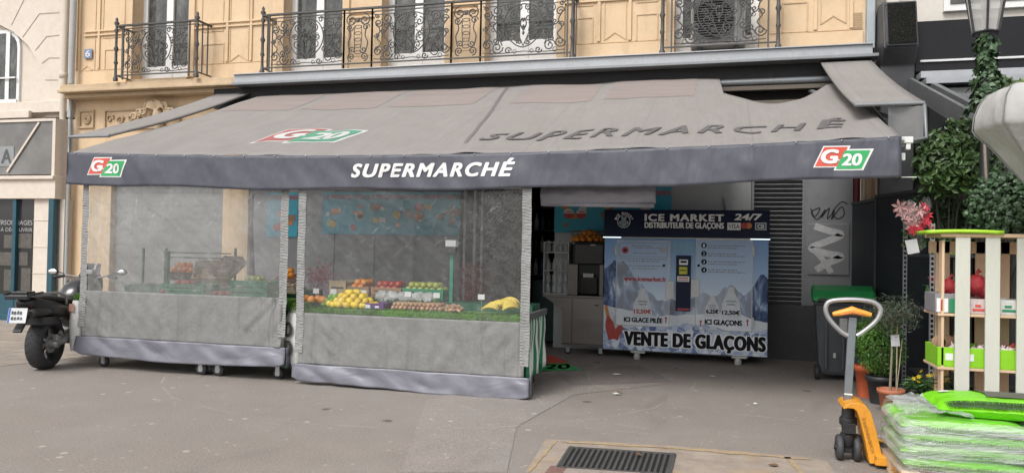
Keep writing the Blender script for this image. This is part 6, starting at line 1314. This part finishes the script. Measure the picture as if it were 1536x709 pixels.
for l in range(4):
    z = .124+l*.086; off = .0 if l % 2 else .03
    for k in range(2):
        a0 = SX0+off*.5+.0+k*.79; o = bagmesh(a0, a0+.80, SY0+.02, SY0+.46, z, .102, l*7+k, BGM, '%s layer wrapped soil bag, %s in the front row of the stack' % (pos[l], ('left', 'right')[k]))
        mm = MB(); text(mm, 'TERREAU • POTGROND • POTTING SOIL • 50 L', a0+.10, a0+.72, z+.035, z+.062, flat(SY0+.012), .0); build(mm, 'lettering', BTX, o)
        bagmesh(a0, a0+.80, SY0+.46, SY1-.02, z, .102, l*7+k+50, BGM, '%s layer wrapped soil bag, %s in the back row of the stack' % (pos[l], ('left', 'right')[k]))
ztop = .124+4*.086
tb = bagmesh(1.46, 2.48, SY0+.13, SY1-.04, ztop+.005, .14, 99, BGT, 'bright green soil bag lying loose on top of the wrapped stack')
def tbz(x, y):
    a = (x-1.97)/.51; b = (y-(SY0+SY1+.09)/2)/((SY1-SY0-.17)/2); return ztop+.005+.07+.07*max(0, 1-abs(a)**5)**.5*max(0, 1-abs(b)**4)**.5
m = MB(); m.grid(lambda u, v: ((lambda x, y: (x, y, tbz(x, y)+.008))(1.80+.42*u+.03*sin(v*5), SY0+.32+.42*v)), 16, 12); build(m, 'soil_picture', M('soil picture', (.10, .105, .08), .5, 0, .6, 30), tb)
m = MB(); text(m, 'TERREAU • POTGROND • POTTING SOIL • BLUMENERDE', 1.50, 2.42, 0, 1, lambda u, w: (lambda x, y: (x, y-.014, tbz(x, y)+.012))(u, SY0+.134+.06*w), .02); build(m, 'lettering', BTX, tb)
m = MB(); m.grid(lambda u, v: ((lambda x, y: (x, y, tbz(x, y)+.006))(1.55+.07*u, SY0+.5+.06*v)), 3, 3); build(m, 'white_patch', LW, tb)
# stretch wrap round the stack
t = NT('stretch wrap'); tr = t.n('ShaderNodeBsdfTransparent'); df = t.n('ShaderNodeBsdfDiffuse'); df.inputs[0].default_value = (.66, .68, .66, 1); gl = t.n('ShaderNodeBsdfGlossy'); gl.inputs['Roughness'].default_value = .22
hh = t.mix(.5, t.noise(5, 5, .65, (.3, .3, 3.), .8), t.noise(14, 4, .6, (.5, .5, 2))); nb = t.bump(hh, .05, 1.); t.l(nb, df.inputs['Normal']); t.l(nb, gl.inputs['Normal'])
m1 = t.n('ShaderNodeMixShader'); t.l(t.ramp(t.noise(3.2, 5, .7, (.35, .35, 3.2), .6), [(.40, .06), (.64, .62)]), m1.inputs[0]); t.l(tr.outputs[0], m1.inputs[1]); t.l(df.outputs[0], m1.inputs[2]); m2 = t.n('ShaderNodeMixShader'); m2.inputs[0].default_value = .12; t.l(m1.outputs[0], m2.inputs[1]); t.l(gl.outputs[0], m2.inputs[2]); t.l(m2.outputs[0], t.out.inputs[0]); WRP = t.m
m = MB(); cxw, cyw = (SX0+SX1)/2, (SY0+SY1)/2; hw, hd = (SX1-SX0)/2+.012, (SY1-SY0)/2+.012
def per(u):
    a = 2*pi*u; c_, s_ = cos(a), sin(a); k = (abs(c_)**12+abs(s_)**12)**(-1/12.); return c_*k, s_*k
def wf(u, v):
    x, y = per(u); z = .10+(ztop-.08)*v; r = 1+.006*sin(z*66)-.05*max(0, v-.85)/.15*(.4+.6*abs(nz(u*30, 2)))
    return (cxw+hw*x*r, cyw+hd*y*r*(1 if True else 0)-.004*nz(u*60, z*9), z+.02*nz(u*40, 5)*max(0, v-.7)*3)
m.grid(wf, 160, 26)
m.grid(lambda u, v: (cxw-hw*.95+.42*u+.02*nz(v*5, u*3), cyw-hd*.9+2*hd*.9*v, ztop+.035+.05*abs(nz(u*6, v*9))+.03*sin(pi*u)), 14, 20)
o = build(m, 'stretch_wrap', WRP, None, loc=(cxw, cyw, .1)); tagit(o, 'crinkled translucent stretch wrap wound round the stack of green soil bags', 'stretch wrap')
# ================================================================== PALLET JACK
t = NT('pallet jack yellow'); n = t.noise(9, 6, .75); c = t.ramp(t.noise(3, 4), [(.3, (.66, .27, .02)), (.7, (.78, .35, .03))]); c = t.mix(t.ramp(n, [(.60, 0.), (.64, .9)]), c, (.10, .075, .055)); c = t.mix(t.ramp(t.noise(30, 5, .8), [(.5, 0.), (.7, .45)]), c, (.30, .15, .05)); t.pbr(c, t.ramp(n, [(.4, .38), (.65, .7)]), 0, t.bump(t.noise(18, 5), .003)); YEL = t.m; JG = M('jack grey steel', (.20, .22, .24), .45, .4, .12, 6); JK = M('greasy black iron', (.03, .03, .032), .5, .3, .3, 9); ORG = M('orange grip', (.80, .34, .05), .4, 0, .08, 8)
PJ = thing('pallet_jack', 'yellow hand pallet truck with a grey loop handle and orange grip', 'pallet jack', (1.03, 6.5, 0))
jx = AX(1273, 560, 6.5)
m = MB(); P = [AT for AT in (at(x, y, 6.5) for x, y in ((1272, 503), (1262, 497), (1247, 482), (1239, 468), (1240, 456), (1250, 450.5), (1279, 449), (1307, 452), (1319, 460), (1320, 470), (1312, 483), (1295, 497), (1285, 503)))]
Q = []
for i in range(len(P)-1):
    a_ = P[max(i-1, 0)]; b = P[i]; c = P[i+1]; d = P[min(i+2, len(P)-1)]
    for k in range(4): s_ = k/4; Q.append(.5*((2*b)+(c-a_)*s_+(2*a_-5*b+4*c-d)*s_*s_+(3*b-a_-3*c+d)*s_**3))
Q.append(P[-1]); m.tube(Q, .019, 10); build(m, 'handle_loop', ALU, PJ)
m = MB(); a_ = at(1249, 471, 6.49); b = at(1307, 472, 6.49); c = at(1278, 468, 6.49)
m.tube([a_, a_.lerp(c, .35)+Vector((0, 0, .004)), a_.lerp(c, .7)+Vector((0, 0, .01)), c+Vector((0, 0, .015)), c.lerp(b, .3)+Vector((0, 0, .01)), c.lerp(b, .65)+Vector((0, 0, .004)), b], [.016, .024, .026, .034, .026, .024, .016], 12); g_ = build(m, 'grip', ORG, PJ)
m = MB(); m.tube([a_+Vector((.05, -.03, .0)), c+Vector((0, -.045, .0)), b+Vector((-.05, -.03, 0))], .008, 6); build(m, 'lever', M('dark orange lever', (.5, .16, .03), .4), g_)
m = MB(); p = at(1279, 476, 6.5); q = Vector((p.x-.03, 6.52, .42)); m.obx(p, q, .058, .035, (0, -1, 0)); build(m, 'shaft', JG, PJ, bev=.005)
m = MB(); m.obx(p.lerp(q, .86)+Vector((0, -.02, 0)), p.lerp(q, .875)+Vector((0, -.02, 0)), .06, .008, (0, -1, 0)); build(m, 'band', LW, PJ)
pc = Vector((AX(1272, 640, 6.5), 6.5, 0))
m = MB(); m.lathe([(.035, .10), (.05, .12), (.06, .19), (.055, .21), (.045, .215), (.05, .27), (.065, .28), (.065, .33), (.05, .34), (.045, .42), (.03, .43)], (pc.x, 6.5, 0), 18); m.bx(pc.x-.045, pc.x+.045, 6.42, 6.46, .22, .30); m.obx((pc.x, 6.5, .2), (pc.x+.28, 6.5, .12), .05, .05); m.bx(pc.x-.03, pc.x+.03, 6.47, 6.53, .06, .14); m.tube([(pc.x-.10, 6.5, .095), (pc.x+.10, 6.5, .095)], .02, 8); build(m, 'pump', JK, PJ, bev=.004)
for xo in (-.062, .062):
    m = MB(); m.lathe([(.03, -.024), (.085, -.024), (.098, -.014), (.098, .014), (.085, .024), (.03, .024)], (pc.x+xo, 6.5, .098), 24, 'x'); W = build(m, 'steering_wheel', M('grey black tyre', (.05, .052, .055), .6, 0, .2, 12), PJ); m = MB(); m.lathe([(0, -.028), (.04, -.028), (.04, .028), (0, .028)], (pc.x+xo, 6.5, .098), 12, 'x'); build(m, 'hub', JK, W)
# curved yellow cowl: a bent plate with side cheeks
xo, = (pc.x,)
out_ = [at(x, y, 6.36) for x, y in ((1264, 611), (1268, 606), (1276, 603.5), (1288, 603), (1298, 607), (1306, 618), (1314, 645), (1322, 680), (1324, 694))]
inn_ = [at(x, y, 6.36) for x, y in ((1304, 694), (1302, 684), (1296, 655), (1290, 630), (1285, 616), (1280, 612), (1272, 611), (1266, 612.5))]
m = MB(); m.pxz([(p.x, p.z) for p in out_+inn_], 6.34, 6.66); build(m, 'cowl', YEL, PJ, bev=.012)
m = MB(); 
A1_ = at(1291, 625, 6.33); B1_ = at(1307, 680, 6.33); d = (B1_-A1_); s_ = Vector((-d.z, 0, d.x)).normalized()*-.05
text(m, 'PALLET JACK' if False else 'JUNGHEINRICH', .0, .95, 0, .6, lambda u, w: A1_+d*u-s_*w*-1+Vector((.035, 0, 0)), .0); 
for i_ in range(len(m.v)): m.v[i_] = (m.v[i_][0], 6.335, m.v[i_][2])
build(m, 'lettering', M('dark orange print', (.25, .11, .02), .5), PJ)
m = MB(); m.bx(xo+.16, xo+.30, 6.28, 6.72, .03, .10)
for y in (6.14, 6.60): m.bx(xo+.28, xo+1.4, y, y+.16, .03, .09)
m.bx(xo+.26, xo+.34, 6.12, 6.78, .03, .12); build(m, 'fork', YEL, PJ, bev=.006)
# ================================================================== STREET LAMP + IVY
SL = thing('street_lamp', 'black street lamp with a glass lantern and an ivy covered post', 'street lamp', (AX(1478, 100, 8.6), 8.6, 0)); lx = SL.location.x; ly = 8.6
z50, z0_ = AZ(1480, 50, ly), AZ(1480, 0, ly)
m = MB(); m.tube([(lx, ly, 0), (lx, ly, 1.0), (lx, ly, z50-.15)], [.07, .05, .035], 12); m.lathe([(.035, -.32), (.06, -.28), (.035, -.22), (.05, -.12), (.09, -.03), (.10, 0)], (lx, ly, z50), 12); m.lathe([(.09, 0), (.1, .2), (.07, .5), (.05, .6)], (lx, ly, 0), 12); build(m, 'post', M('black lamp paint', (.035, .036, .04), .4, .2, .15, 8), SL)
LBK = MC['black lamp paint']; rb, rt, hz_ = .125, .20, z0_-z50+.12
m = MB()
for k in range(6):
    a_ = 2*pi*k/6+.35; p = Vector((lx+rb*cos(a_), ly+rb*sin(a_), z50)); q = Vector((lx+rt*cos(a_), ly+rt*sin(a_), z50+hz_)); m.tube([p, q], .011, 6)
    a2 = 2*pi*(k+1)/6+.35; m.tube([p, (lx+rb*cos(a2), ly+rb*sin(a2), z50)], .012, 6); m.tube([q, (lx+rt*cos(a2), ly+rt*sin(a2), z50+hz_)], .014, 6)
m.lathe([(.0, -.02), (.1, -.015), (.1, 0), (0, .0)], (lx, ly, z50), 12); m.lathe([(.24, 0), (.22, .03), (.15, .18), (.05, .26), (.06, .30), (.02, .40), (0, .42)], (lx, ly, z50+hz_), 12); build(m, 'lantern_frame', LBK, SL)
t = NT('lantern glass'); tr = t.n('ShaderNodeBsdfTransparent'); b_ = t.n('ShaderNodeBsdfPrincipled'); b_.inputs['Base Color'].default_value = (.62, .61, .59, 1); b_.inputs['Roughness'].default_value = .15; ms = t.n('ShaderNodeMixShader'); ms.inputs[0].default_value = .55; t.l(tr.outputs[0], ms.inputs[1]); t.l(b_.outputs[0], ms.inputs[2]); t.l(ms.outputs[0], t.out.inputs[0])
m = MB(); m.lathe([(rb-.004, .004), (rt-.006, hz_-.005)], (lx, ly, z50), 6, 'z', False, False); gl_ = build(m, 'lantern_glass', t.m, SL); 
m = MB(); m.ball((lx, ly, z50+hz_*.62), .045, 10, 8, (1, 1, 1.3)); m.tube([(lx, ly, z50+hz_*.7), (lx, ly, z50+hz_)], .03, 8); build(m, 'bulb', M('frosted bulb', (.6, .55, .5), .2), SL)
IV = thing('ivy', 'ivy climbing the street lamp post up to its lantern', 'climbing plant', (lx, ly, 2.0)); m = MB()
zlo = AZ(1480, 160, ly)
def pl():
    v = random.random(); z = zlo-.15+(z50-.03-zlo+.15)*v; a_ = random.uniform(0, 2*pi); r_ = (.12+.05*sin(v*5+.6))*random.uniform(.5, 1.15)
    return ((lx+r_*cos(a_)-.01+.06*(1-v), ly+r_*sin(a_), z), (cos(a_), sin(a_), .3))
leaves(m, 560, pl, .08, .3, 1); build(m, 'foliage', IVY, IV); m = MB(); m.tube([(lx+.04, ly-.03, 0), (lx+.05, ly-.04, 1.5), (lx-.02, ly-.05, 2.8), (lx+.04, ly, z50-.1)], .014, 6); build(m, 'stem', BRK, IV)
# ================================================================== SHRUBS / IVY MASSES
def ivybush(name, label, pts, Yc, depth, n, mat, size=.07, shape=1):
    T = thing(name, label, 'climbing plant', tuple(at(*pts[0][:2], Yc))[:2]+(0,)); m = MB()
    C_ = [(at(x, y, Yc), r/1150*Yc) for x, y, r in pts]
    W_ = [r*r for _, r in C_]
    def pl():
        c, r = random.choices(C_, W_)[0]; d = Vector((random.gauss(0, 1), random.gauss(0, 1)*depth, random.gauss(0, 1))).normalized(); k = random.uniform(.55, 1.08)*(1+.3*nz(d.x*2+c.x*3, d.y*2, d.z*2+c.z*3))
        return (c+Vector((d.x*r, d.y*depth*r, d.z*r))*k, Vector((d.x, d.y-.5, d.z)))
    leaves(m, n, pl, size, .3, shape); build(m, 'foliage', mat, T)
    m = MB(); b0_ = at(pts[-1][0], pts[-1][1], Yc)
    for c, r in C_: m.tube([(b0_.x, Yc+.35, 0), (b0_.x*.7+c.x*.3, Yc+.3, c.z*.6), tuple(c)], [.014, .010, .004], 5)
    build(m, 'stem', M('dark stem', (.05, .045, .035), .9), T)
ivybush('climbing_shrub', 'leafy dark green shrub spilling over beside the right end of the awning', [(1400, 245, 26), (1425, 225, 30), (1450, 205, 26), (1445, 245, 34), (1400, 265, 20), (1470, 250, 26), (1425, 262, 28), (1395, 228, 16), (1440, 190, 14)], 8.9, .8, 2600, leafmat('shrub leaf', (.02, .055, .012), (.09, .17, .04)), .085, 0)
ivybush('ivy_curtain', 'mass of small ivy leaves hanging above the pallet shelf at the right edge', [(1480, 300, 26), (1510, 290, 30), (1535, 305, 34), (1500, 325, 26), (1470, 318, 18), (1530, 335, 24), (1560, 300, 36), (1550, 275, 26), (1518, 318, 30)], 8.4, .6, 2600, IVY, .06)
ivybush('shrub_behind', 'dark shaded shrub deep behind the ivy and the flower rack', [(1405, 305, 26), (1440, 300, 30), (1415, 330, 22), (1450, 335, 24), (1480, 345, 22)], 9.25, .4, 1200, DLEAF, .08, 0)
ivybush('ivy', 'sprig of pale green ivy along the veranda gutter right of the lamp', [(1510, 128, 10), (1500, 122, 9), (1522, 130, 8), (1535, 128, 8)], 9.0, .8, 260, leafmat('pale ivy', (.06, .11, .03), (.2, .28, .1)), .06)
# ================================================================== PARASOL
UM = thing('parasol', 'off white parasol half closed at the right edge in front of the ivy', 'parasol', (AX(1600, 200, 7.0), 7.0, 0)); ux = UM.location.x; uy = 7.0
t = NT('parasol canvas'); t.pbr(t.ramp(t.noise(3, 4), [(.3, (.38, .375, .36)), (.7, (.46, .455, .44))]), .8, 0, t.bump(t.noise(2.2, 3, .5, (1.5, 1.5, .7)), .06)); 
prof = [(124, 20), (132, 102), (136, 114), (150, 127), (168, 133), (190, 134), (197, 128), (215, 110), (233, 93), (250, 77), (268, 60), (290, 42), (320, 30)]
m = MB()
def uf(u, v):
    q = v*(len(prof)-1); i = min(int(q), len(prof)-2); s_ = q-i; yy = prof[i][0]*(1-s_)+prof[i+1][0]*s_; rr = prof[i][1]*(1-s_)+prof[i+1][1]*s_
    r = rr/1150*5.55; a_ = 2*pi*u; fold = cos(pi/8)/cos(((a_+.25) % (pi/4))-pi/8)*(1-.10*v*abs(sin(a_*4+1)))-.05*nz(cos(a_)*2.5, sin(a_)*2.5, v*4)-.02*nz(cos(a_)*7, sin(a_)*7, v*9); z = AZ(1600, yy, 7.0)
    return (ux+r*fold*cos(a_), uy+r*fold*sin(a_), z)
m.grid(uf, 96, 30); build(m, 'canopy', t.m, UM, solid=.004)
m = MB()
for k in range(8): uu = ((k*pi/4-.25) % (2*pi))/(2*pi); m.tube([tuple(Vector(uf(uu, v/24))+Vector((cos(2*pi*uu), sin(2*pi*uu), 0))*.003) for v in range(25)], .006, 5)
build(m, 'seam', M('grey seam', (.22, .22, .21), .8), UM)
m = MB(); m.tube([(ux, uy, 0), (ux, uy, AZ(1600, 120, 7.0))], .03, 10); m.lathe([(.3, 0), (.3, .06), (.05, .1)], (ux, uy, 0), 20); build(m, 'pole', JG, UM)
a_ = at(1536, 236, 6.6); 
# ================================================================== MOTORCYCLE
MC_ = thing('motorcycle', 'black naked motorcycle with a red spring shock parked by the left curtain', 'motorcycle', (-8.12, 7.69, 0), rz=radians(109))
TY = M('tyre rubber', (.028, .028, .03), .7, 0, .2, 15, .004, 60); MBK = M('motorcycle black', (.02, .02, .022), .32, 0, .2, 5); MGR = M('motorcycle grey metal', (.34, .33, .32), .42, .6, .15, 8); SEAT = M('seat vinyl', (.03, .029, .03), .55, 0, .15, 14); MRED = M('red spring', (.45, .03, .02), .4); GOLD = M('gold shock', (.55, .30, .05), .35, .6)
def P_(mb, name, mat, par=MC_, bev=0): return build(mb, name, mat, par, local=True, bev=bev)
def wheel(x, r, w):
    m = MB(); pr = [(r-.09, -w/2+.01), (r-.04, -w/2), (r-.012, -w*.38), (r, -w*.15), (r, w*.15), (r-.012, w*.38), (r-.04, w/2), (r-.09, w/2-.01)]; m.lathe(pr, (x, 0, r), 40, 'y', True, False); m.lathe([(r-.09, -w/2+.01), (r-.115, 0), (r-.09, w/2-.01)], (x, 0, r), 40, 'y', True, False); W = P_(m, 'wheel', TY)
    m = MB(); m.lathe([(r-.085, -w*.42), (r-.10, -w*.42), (r-.12, -.01), (r-.12, .01), (r-.10, w*.42), (r-.085, w*.42)], (x, 0, r), 36, 'y', True, False); m.lathe([(0, -.07), (.045, -.07), (.045, .07), (0, .07)], (x, 0, r), 14, 'y')
    for k in range(5):
        a = 2*pi*k/5+.3
        for da in (-.16, .16): m.obx((x+.04*cos(a), 0, r+.04*sin(a)), (x+(r-.10)*cos(a+da), 0, r+(r-.10)*sin(a+da)), .03, .022)
    P_(m, 'rim', M('black rim', (.03, .03, .032), .35, .4), W)
    m = MB()
    for s_ in ((-1,) if x < .5 else (-1, 1)): m.lathe([(.07, s_*.062), (.12, s_*.062), (.12, s_*.068), (.07, s_*.068)], (x, 0, r), 30, 'y', False, False)
    P_(m, 'brake_disc', MGR, W)
    m = MB()
    for k in range(44):
        a = 2*pi*k/44; s_ = 1 if k % 2 else -1
        m.obx((x+(r+.0005)*cos(a), .002*s_, r+(r+.0005)*sin(a)), (x+(r-.010)*cos(a+.16), s_*w*.40, r+(r-.010)*sin(a+.16)), .006, .004)
    P_(m, 'tread_groove', M('groove', (.008, .008, .008), .9), W)
wheel(0, .318, .20); wheel(1.42, .30, .12)
m = MB(); m.tube([(0, -.13, .315), (.12, -.14, .33), (.3, -.13, .40), (.5, -.10, .44)], [.035, .045, .055, .06], 10); m.tube([(.5, -.1, .44), (.52, .1, .44)], .06, 10); m.tube([(0, .13, .315), (.3, .12, .38), (.5, .08, .44)], [.03, .04, .05], 8); m.lathe([(0, -.16), (.05, -.16), (.06, -.13), (.06, .1)], (0, 0, .315), 14, 'y'); P_(m, 'swingarm', MGR)
m = MB(); m.obx((-.06, -.145, .40), (.02, -.145, .36), .05, .08); m.obx((.1, -.12, .45), (.16, -.12, .40), .03, .05); P_(m, 'brake_caliper', MGR, bev=.006)
m = MB(); sp = []; a0, a1 = Vector((.36, -.15, .42)), Vector((.42, -.13, .72)); ax_ = (a1-a0).normalized(); u_ = ax_.orthogonal().normalized(); v_ = ax_.cross(u_)
for k in range(73): q = k/72; a = 2*pi*6*q; sp.append(a0.lerp(a1, .25+.6*q)+(u_*cos(a)+v_*sin(a))*.036)
m.tube(sp, .009, 6); SHK = P_(m, 'shock', MRED); m = MB(); m.tube([a0, a0.lerp(a1, .3), a0.lerp(a1, .32), a1], [.024, .026, .018, .02], 10); m.tube([a0.lerp(a1, .78), a1], .032, 10); m.tube([a0+Vector((.07, .02, .08)), a1+Vector((.09, .02, -.02))], .022, 8); P_(m, 'damper', GOLD, SHK)
m = MB()
for s_ in (-1, 1): m.tube([(.45, s_*.12, .42), (.75, s_*.16, .55), (1.0, s_*.12, .85), (1.12, 0, .95)], .026, 8); m.tube([(.5, s_*.1, .5), (.62, s_*.13, .72), (.98, s_*.1, .85)], .022, 8)
m.tube([(.4, -.12, .7), (.85, -.13, .62)], .02, 8); P_(m, 'frame', MRED)
m = MB(); m.bx(.52, .95, -.15, .15, .25, .58); m.lathe([(.12, -.2), (.13, -.15), (.13, .15), (.12, .2)], (.62, 0, .38), 18, 'y'); m.lathe([(.09, -.19), (.1, -.15), (.1, .15)], (.85, 0, .5), 18, 'y'); P_(m, 'engine', M('engine black', (.04, .04, .042), .45, .4, .2, 9), bev=.02)
def loft(mb, secs, n=14, e=2.6):
    """secs: (x, y halfwidth, z bottom, z top)"""
    vs = []
    for x, w, z0, z1 in secs:
        for k in range(n): a = 2*pi*k/n; c, s_ = cos(a), sin(a); kk = (abs(c)**e+abs(s_)**e)**(-1/e); vs.append((x, w*c*kk, (z0+z1)/2+(z1-z0)/2*s_*kk))
    m_ = len(secs); mb.add(vs, [(i*n+k, i*n+(k+1) % n, (i+1)*n+(k+1) % n, (i+1)*n+k) for i in range(m_-1) for k in range(n)]+[tuple(range(n)), tuple(range((m_-1)*n, m_*n))], True)
m = MB(); loft(m, [(.52, .10, .74, .90), (.64, .17, .70, 1.03), (.82, .22, .66, 1.11), (1.0, .21, .68, 1.12), (1.16, .13, .76, 1.06)]); P_(m, 'tank', M('dark grey tank paint', (.035, .034, .037), .25, .3, .1, 3, coat=.5))
m = MB(); loft(m, [(-.34, .07, .885, .92), (-.2, .12, .86, .935), (.05, .15, .83, .91), (.3, .15, .78, .86), (.45, .13, .76, .85), (.62, .10, .80, .92)]); P_(m, 'seat', SEAT)
for s_ in (-1, 1):
    m = MB(); loft(m, [(.62+a_, .05, b0, b1) for a_, b0, b1 in ((-.12, .52, .70), (0, .42, .82), (.25, .40, .86), (.5, .55, .90), (.62, .7, .88))]); m.v = [(x, y+s_*.19, z) for x, y, z in m.v]; P_(m, 'side_fairing', M('graphite fairing', (.085, .085, .09), .3, .4, .1, 4))
m = MB(); loft(m, [(-.54, .06, .80, .90), (-.42, .14, .74, .92), (-.1, .18, .66, .88), (.2, .17, .60, .82), (.50, .15, .56, .80), (.62, .12, .56, .80)]); P_(m, 'tail', MBK)
m = MB()
for s_ in (-1, 1): m.tube([(.16, s_*.16, .80), (.10, s_*.18, .90), (-.1, s_*.185, .955), (-.35, s_*.14, .955), (-.46, s_*.10, .94)], .016, 8)
P_(m, 'grab_rail', MGR); m = MB(); m.bx(-.62, -.36, -.11, .11, .935, .955); m.bx(-.66, -.60, -.13, .13, .90, .95); m.tube([(-.64, -.14, .96), (-.36, -.14, .97)], .015, 6); m.tube([(-.64, .14, .96), (-.36, .14, .97)], .015, 6); m.bx(-.6, -.42, -.09, .09, .957, .99); P_(m, 'luggage_rack', MBK, bev=.008)
m = MB()
for s_ in (-1, 1): m.lathe([(.0, -.53), (.045, -.53), (.06, -.50), (.062, -.25), (.05, .0), (.03, .2)], (0, s_*.10, .74), 16, 'x'); 
m.tube([(.2, .1, .74), (.5, .1, .6), (.7, .1, .4)], .028, 8); P_(m, 'exhaust', M('dark exhaust', (.07, .068, .065), .35, .7))
m = MB(); m.bx(-.50, -.44, -.09, .09, .80, .84); P_(m, 'tail_light', M('tail light red', (.25, .01, .01), .15), bev=.01)
m = MB(); m.obx((-.40, 0, .74), (-.62, 0, .52), .10, .03, (0, 0, 1)); m.obx((-.3, 0, .62), (.1, 0, .6), .24, .1); P_(m, 'rear_fender', MBK, bev=.008)
m = MB(); a0, a1 = Vector((-.60, 0, .80)), Vector((-.645, 0, .63)); m.obx(a0, a1, .21, .006, (-1, 0, 0)); PL = P_(m, 'number_plate', M('plate white', (.62, .63, .64), .4, 0, .05)); m = MB(); pf = lambda u, w: (-.606-.045*(1-w)-.006, -u, .80-.17*(1-w))
for u0, u1, w0, w1 in ((-.065, -.045, .58, .82), (-.035, -.015, .56, .80), (.0, .018, .58, .84), (.03, .048, .56, .80), (-.06, -.038, .2, .44), (-.025, -.005, .2, .42), (.01, .03, .22, .44), (.045, .06, .2, .42)): m.poly([pf(u0, w0), pf(u1, w0+.03), pf(u1, w1), pf(u0, w1-.04)])
_ = 0; P_(m, 'plate_lettering', M('plate black', (.04, .04, .05), .5), PL); m = MB(); m.obx(a0+Vector((-.0045, .09, -.0)), a1+Vector((-.0045, .09, 0)), .022, .004, (-1, 0, 0)); P_(m, 'plate_band', M('plate blue', (.05, .13, .45), .5), PL)
m = MB(); 
for s_ in (-1, 1): m.tube([(1.12, s_*.10, 1.02), (1.27, s_*.1, .65), (1.42, s_*.1, .30)], [.028, .026, .03], 8)
P_(m, 'fork', MGR); m = MB(); m.tube([(.98, -.40, 1.10), (1.02, -.25, 1.12), (1.10, -.08, 1.08), (1.10, .08, 1.08), (1.02, .25, 1.12), (.98, .40, 1.10)], .014, 8); HB = P_(m, 'handlebar', MGR); m = MB()
for s_ in (-1, 1): m.tube([(.95, s_*.42, 1.095), (1.0, s_*.29, 1.115)], .021, 8); m.tube([(1.03, s_*.40, 1.10), (1.08, s_*.25, 1.12)], .008, 6)
P_(m, 'grip', CASTR, HB)
for s_ in (-1, 1):
    m = MB(); m.tube([(1.02, s_*.28, 1.10), (1.04, s_*.34, 1.15), (1.03, s_*.42, 1.17)], .008, 6); m.ball((1.03, s_*.46, 1.17), .065, 14, 8, (.3, 1.15, .65)); MR = P_(m, 'mirror', MBK); m = MB(); m.ball((1.016, s_*.46, 1.17), .058, 14, 6, (.16, 1.1, .58)); P_(m, 'mirror_glass', M('mirror', (.85, .86, .87), .12, .9, .02), MR)
m = MB(); loft(m, [(1.08, .10, .95, 1.12), (1.2, .13, .88, 1.16), (1.32, .08, .86, 1.05)]); P_(m, 'headlight_fairing', MBK); m = MB(); m.grid(lambda u, v: (1.16+.12*v-.10*v*v*0-.1*(2*u-1)**2, .14*(2*u-1)*(1-.2*v), 1.10+.18*v), 8, 5); P_(m, 'windscreen', M('smoked screen', (.05, .05, .055), .1), None or MC_)
m = MB(); m.bx(1.02, 1.10, -.07, .07, 1.14, 1.20); P_(m, 'dashboard', M('grey dash', (.45, .45, .46), .3), bev=.01)
m = MB(); m.tube([(.55, .14, .35), (.45, .30, .02)], .014, 8); m.tube([(.45, .2, .33), (.42, .3, .33)], .016, 8); m.tube([(.45, -.2, .33), (.42, -.3, .33)], .016, 8); P_(m, 'side_stand', JK)
# small litter
for i, (p, q, s_, lb, c_) in enumerate(((925, 563, .07, 'crumpled white paper scrap just in front of the ice machine', 'paper scrap'), (1070, 566, .05, 'white wrapper scrap on the asphalt under the right foot of the ice machine', 'paper scrap'), (925, 592, .06, 'small white paper scrap halfway between the drain grate and the ice machine', 'paper scrap'), (1133, 607, .03, 'tiny white scrap on the asphalt left of the pallet jack handle', 'paper scrap'), (1160, 700, .05, 'brown dead leaf on the concrete slab right of the grate', 'leaf'), (958, 688, .04, 'dead leaf lying on the drain grate bars', 'leaf'), (930, 590, .05, 'dark flattened leaf on the asphalt near the paper scrap', 'leaf'))):
    c0 = gr(p, q); m = MB(); n0 = 7; ring = [(c0.x+s_*(.5+.5*random.random())*cos(2*pi*k/n0), c0.y+s_*.7*(.4+.6*random.random())*sin(2*pi*k/n0), .012+.012*random.random()+(.02 if i == 5 else 0)) for k in range(n0)]
    m.add([(c0.x, c0.y, .03)]+ring, [(0, 1+k, 1+(k+1) % n0) for k in range(n0)]); o = build(m, c_.replace(' ', '_') if i < 4 else 'dead_leaf', M('scrap paper', (.55, .54, .52), .8) if i < 4 else M('dead leaf', (.16, .09, .05), .8), None, loc=(c0.x, c0.y, 0), solid=.001); tagit(o, lb, c_)
# ================================================================== LIGHT
W = bpy.data.worlds.new('World'); S.world = W; W.use_nodes = True; nt = W.node_tree; nt.nodes.clear()
sk = nt.nodes.new('ShaderNodeTexSky'); sk.sky_type = 'NISHITA'; sk.sun_disc = False; SUN_EL, SUN_AZ = radians(50), radians(200)
sk.sun_elevation = SUN_EL; sk.sun_rotation = SUN_AZ; sk.dust_density = 3.; sk.ozone_density = 1.; sk.air_density = 1.
hs = nt.nodes.new('ShaderNodeHueSaturation'); hs.inputs['Saturation'].default_value = .15; bg = nt.nodes.new('ShaderNodeBackground'); bg.inputs[1].default_value = .135; ow = nt.nodes.new('ShaderNodeOutputWorld')
nt.links.new(sk.outputs[0], hs.inputs['Color']); nt.links.new(hs.outputs[0], bg.inputs[0]); nt.links.new(bg.outputs[0], ow.inputs[0])
L = bpy.data.lights.new('sun', 'SUN'); L.energy = 1.2; L.angle = radians(25); L.color = (1, .97, .93); lo_ = bpy.data.objects.new('sun', L); COL.objects.link(lo_)
# sky sun_rotation: azimuth clockwise from +Y
sd = Vector((sin(SUN_AZ)*cos(SUN_EL), cos(SUN_AZ)*cos(SUN_EL), sin(SUN_EL))); lo_.rotation_euler = (-sd).to_track_quat('-Z', 'Y').to_euler()
S.view_settings.view_transform = 'Standard'; S.view_settings.look = 'None'; S.view_settings.gamma = 1; S.view_settings.exposure = .62
S.render.engine = 'CYCLES'; S.cycles.max_bounces = 6; S.cycles.transparent_max_bounces = 16; S.cycles.diffuse_bounces = 3
S.render.resolution_x = 1024; S.render.resolution_y = 472
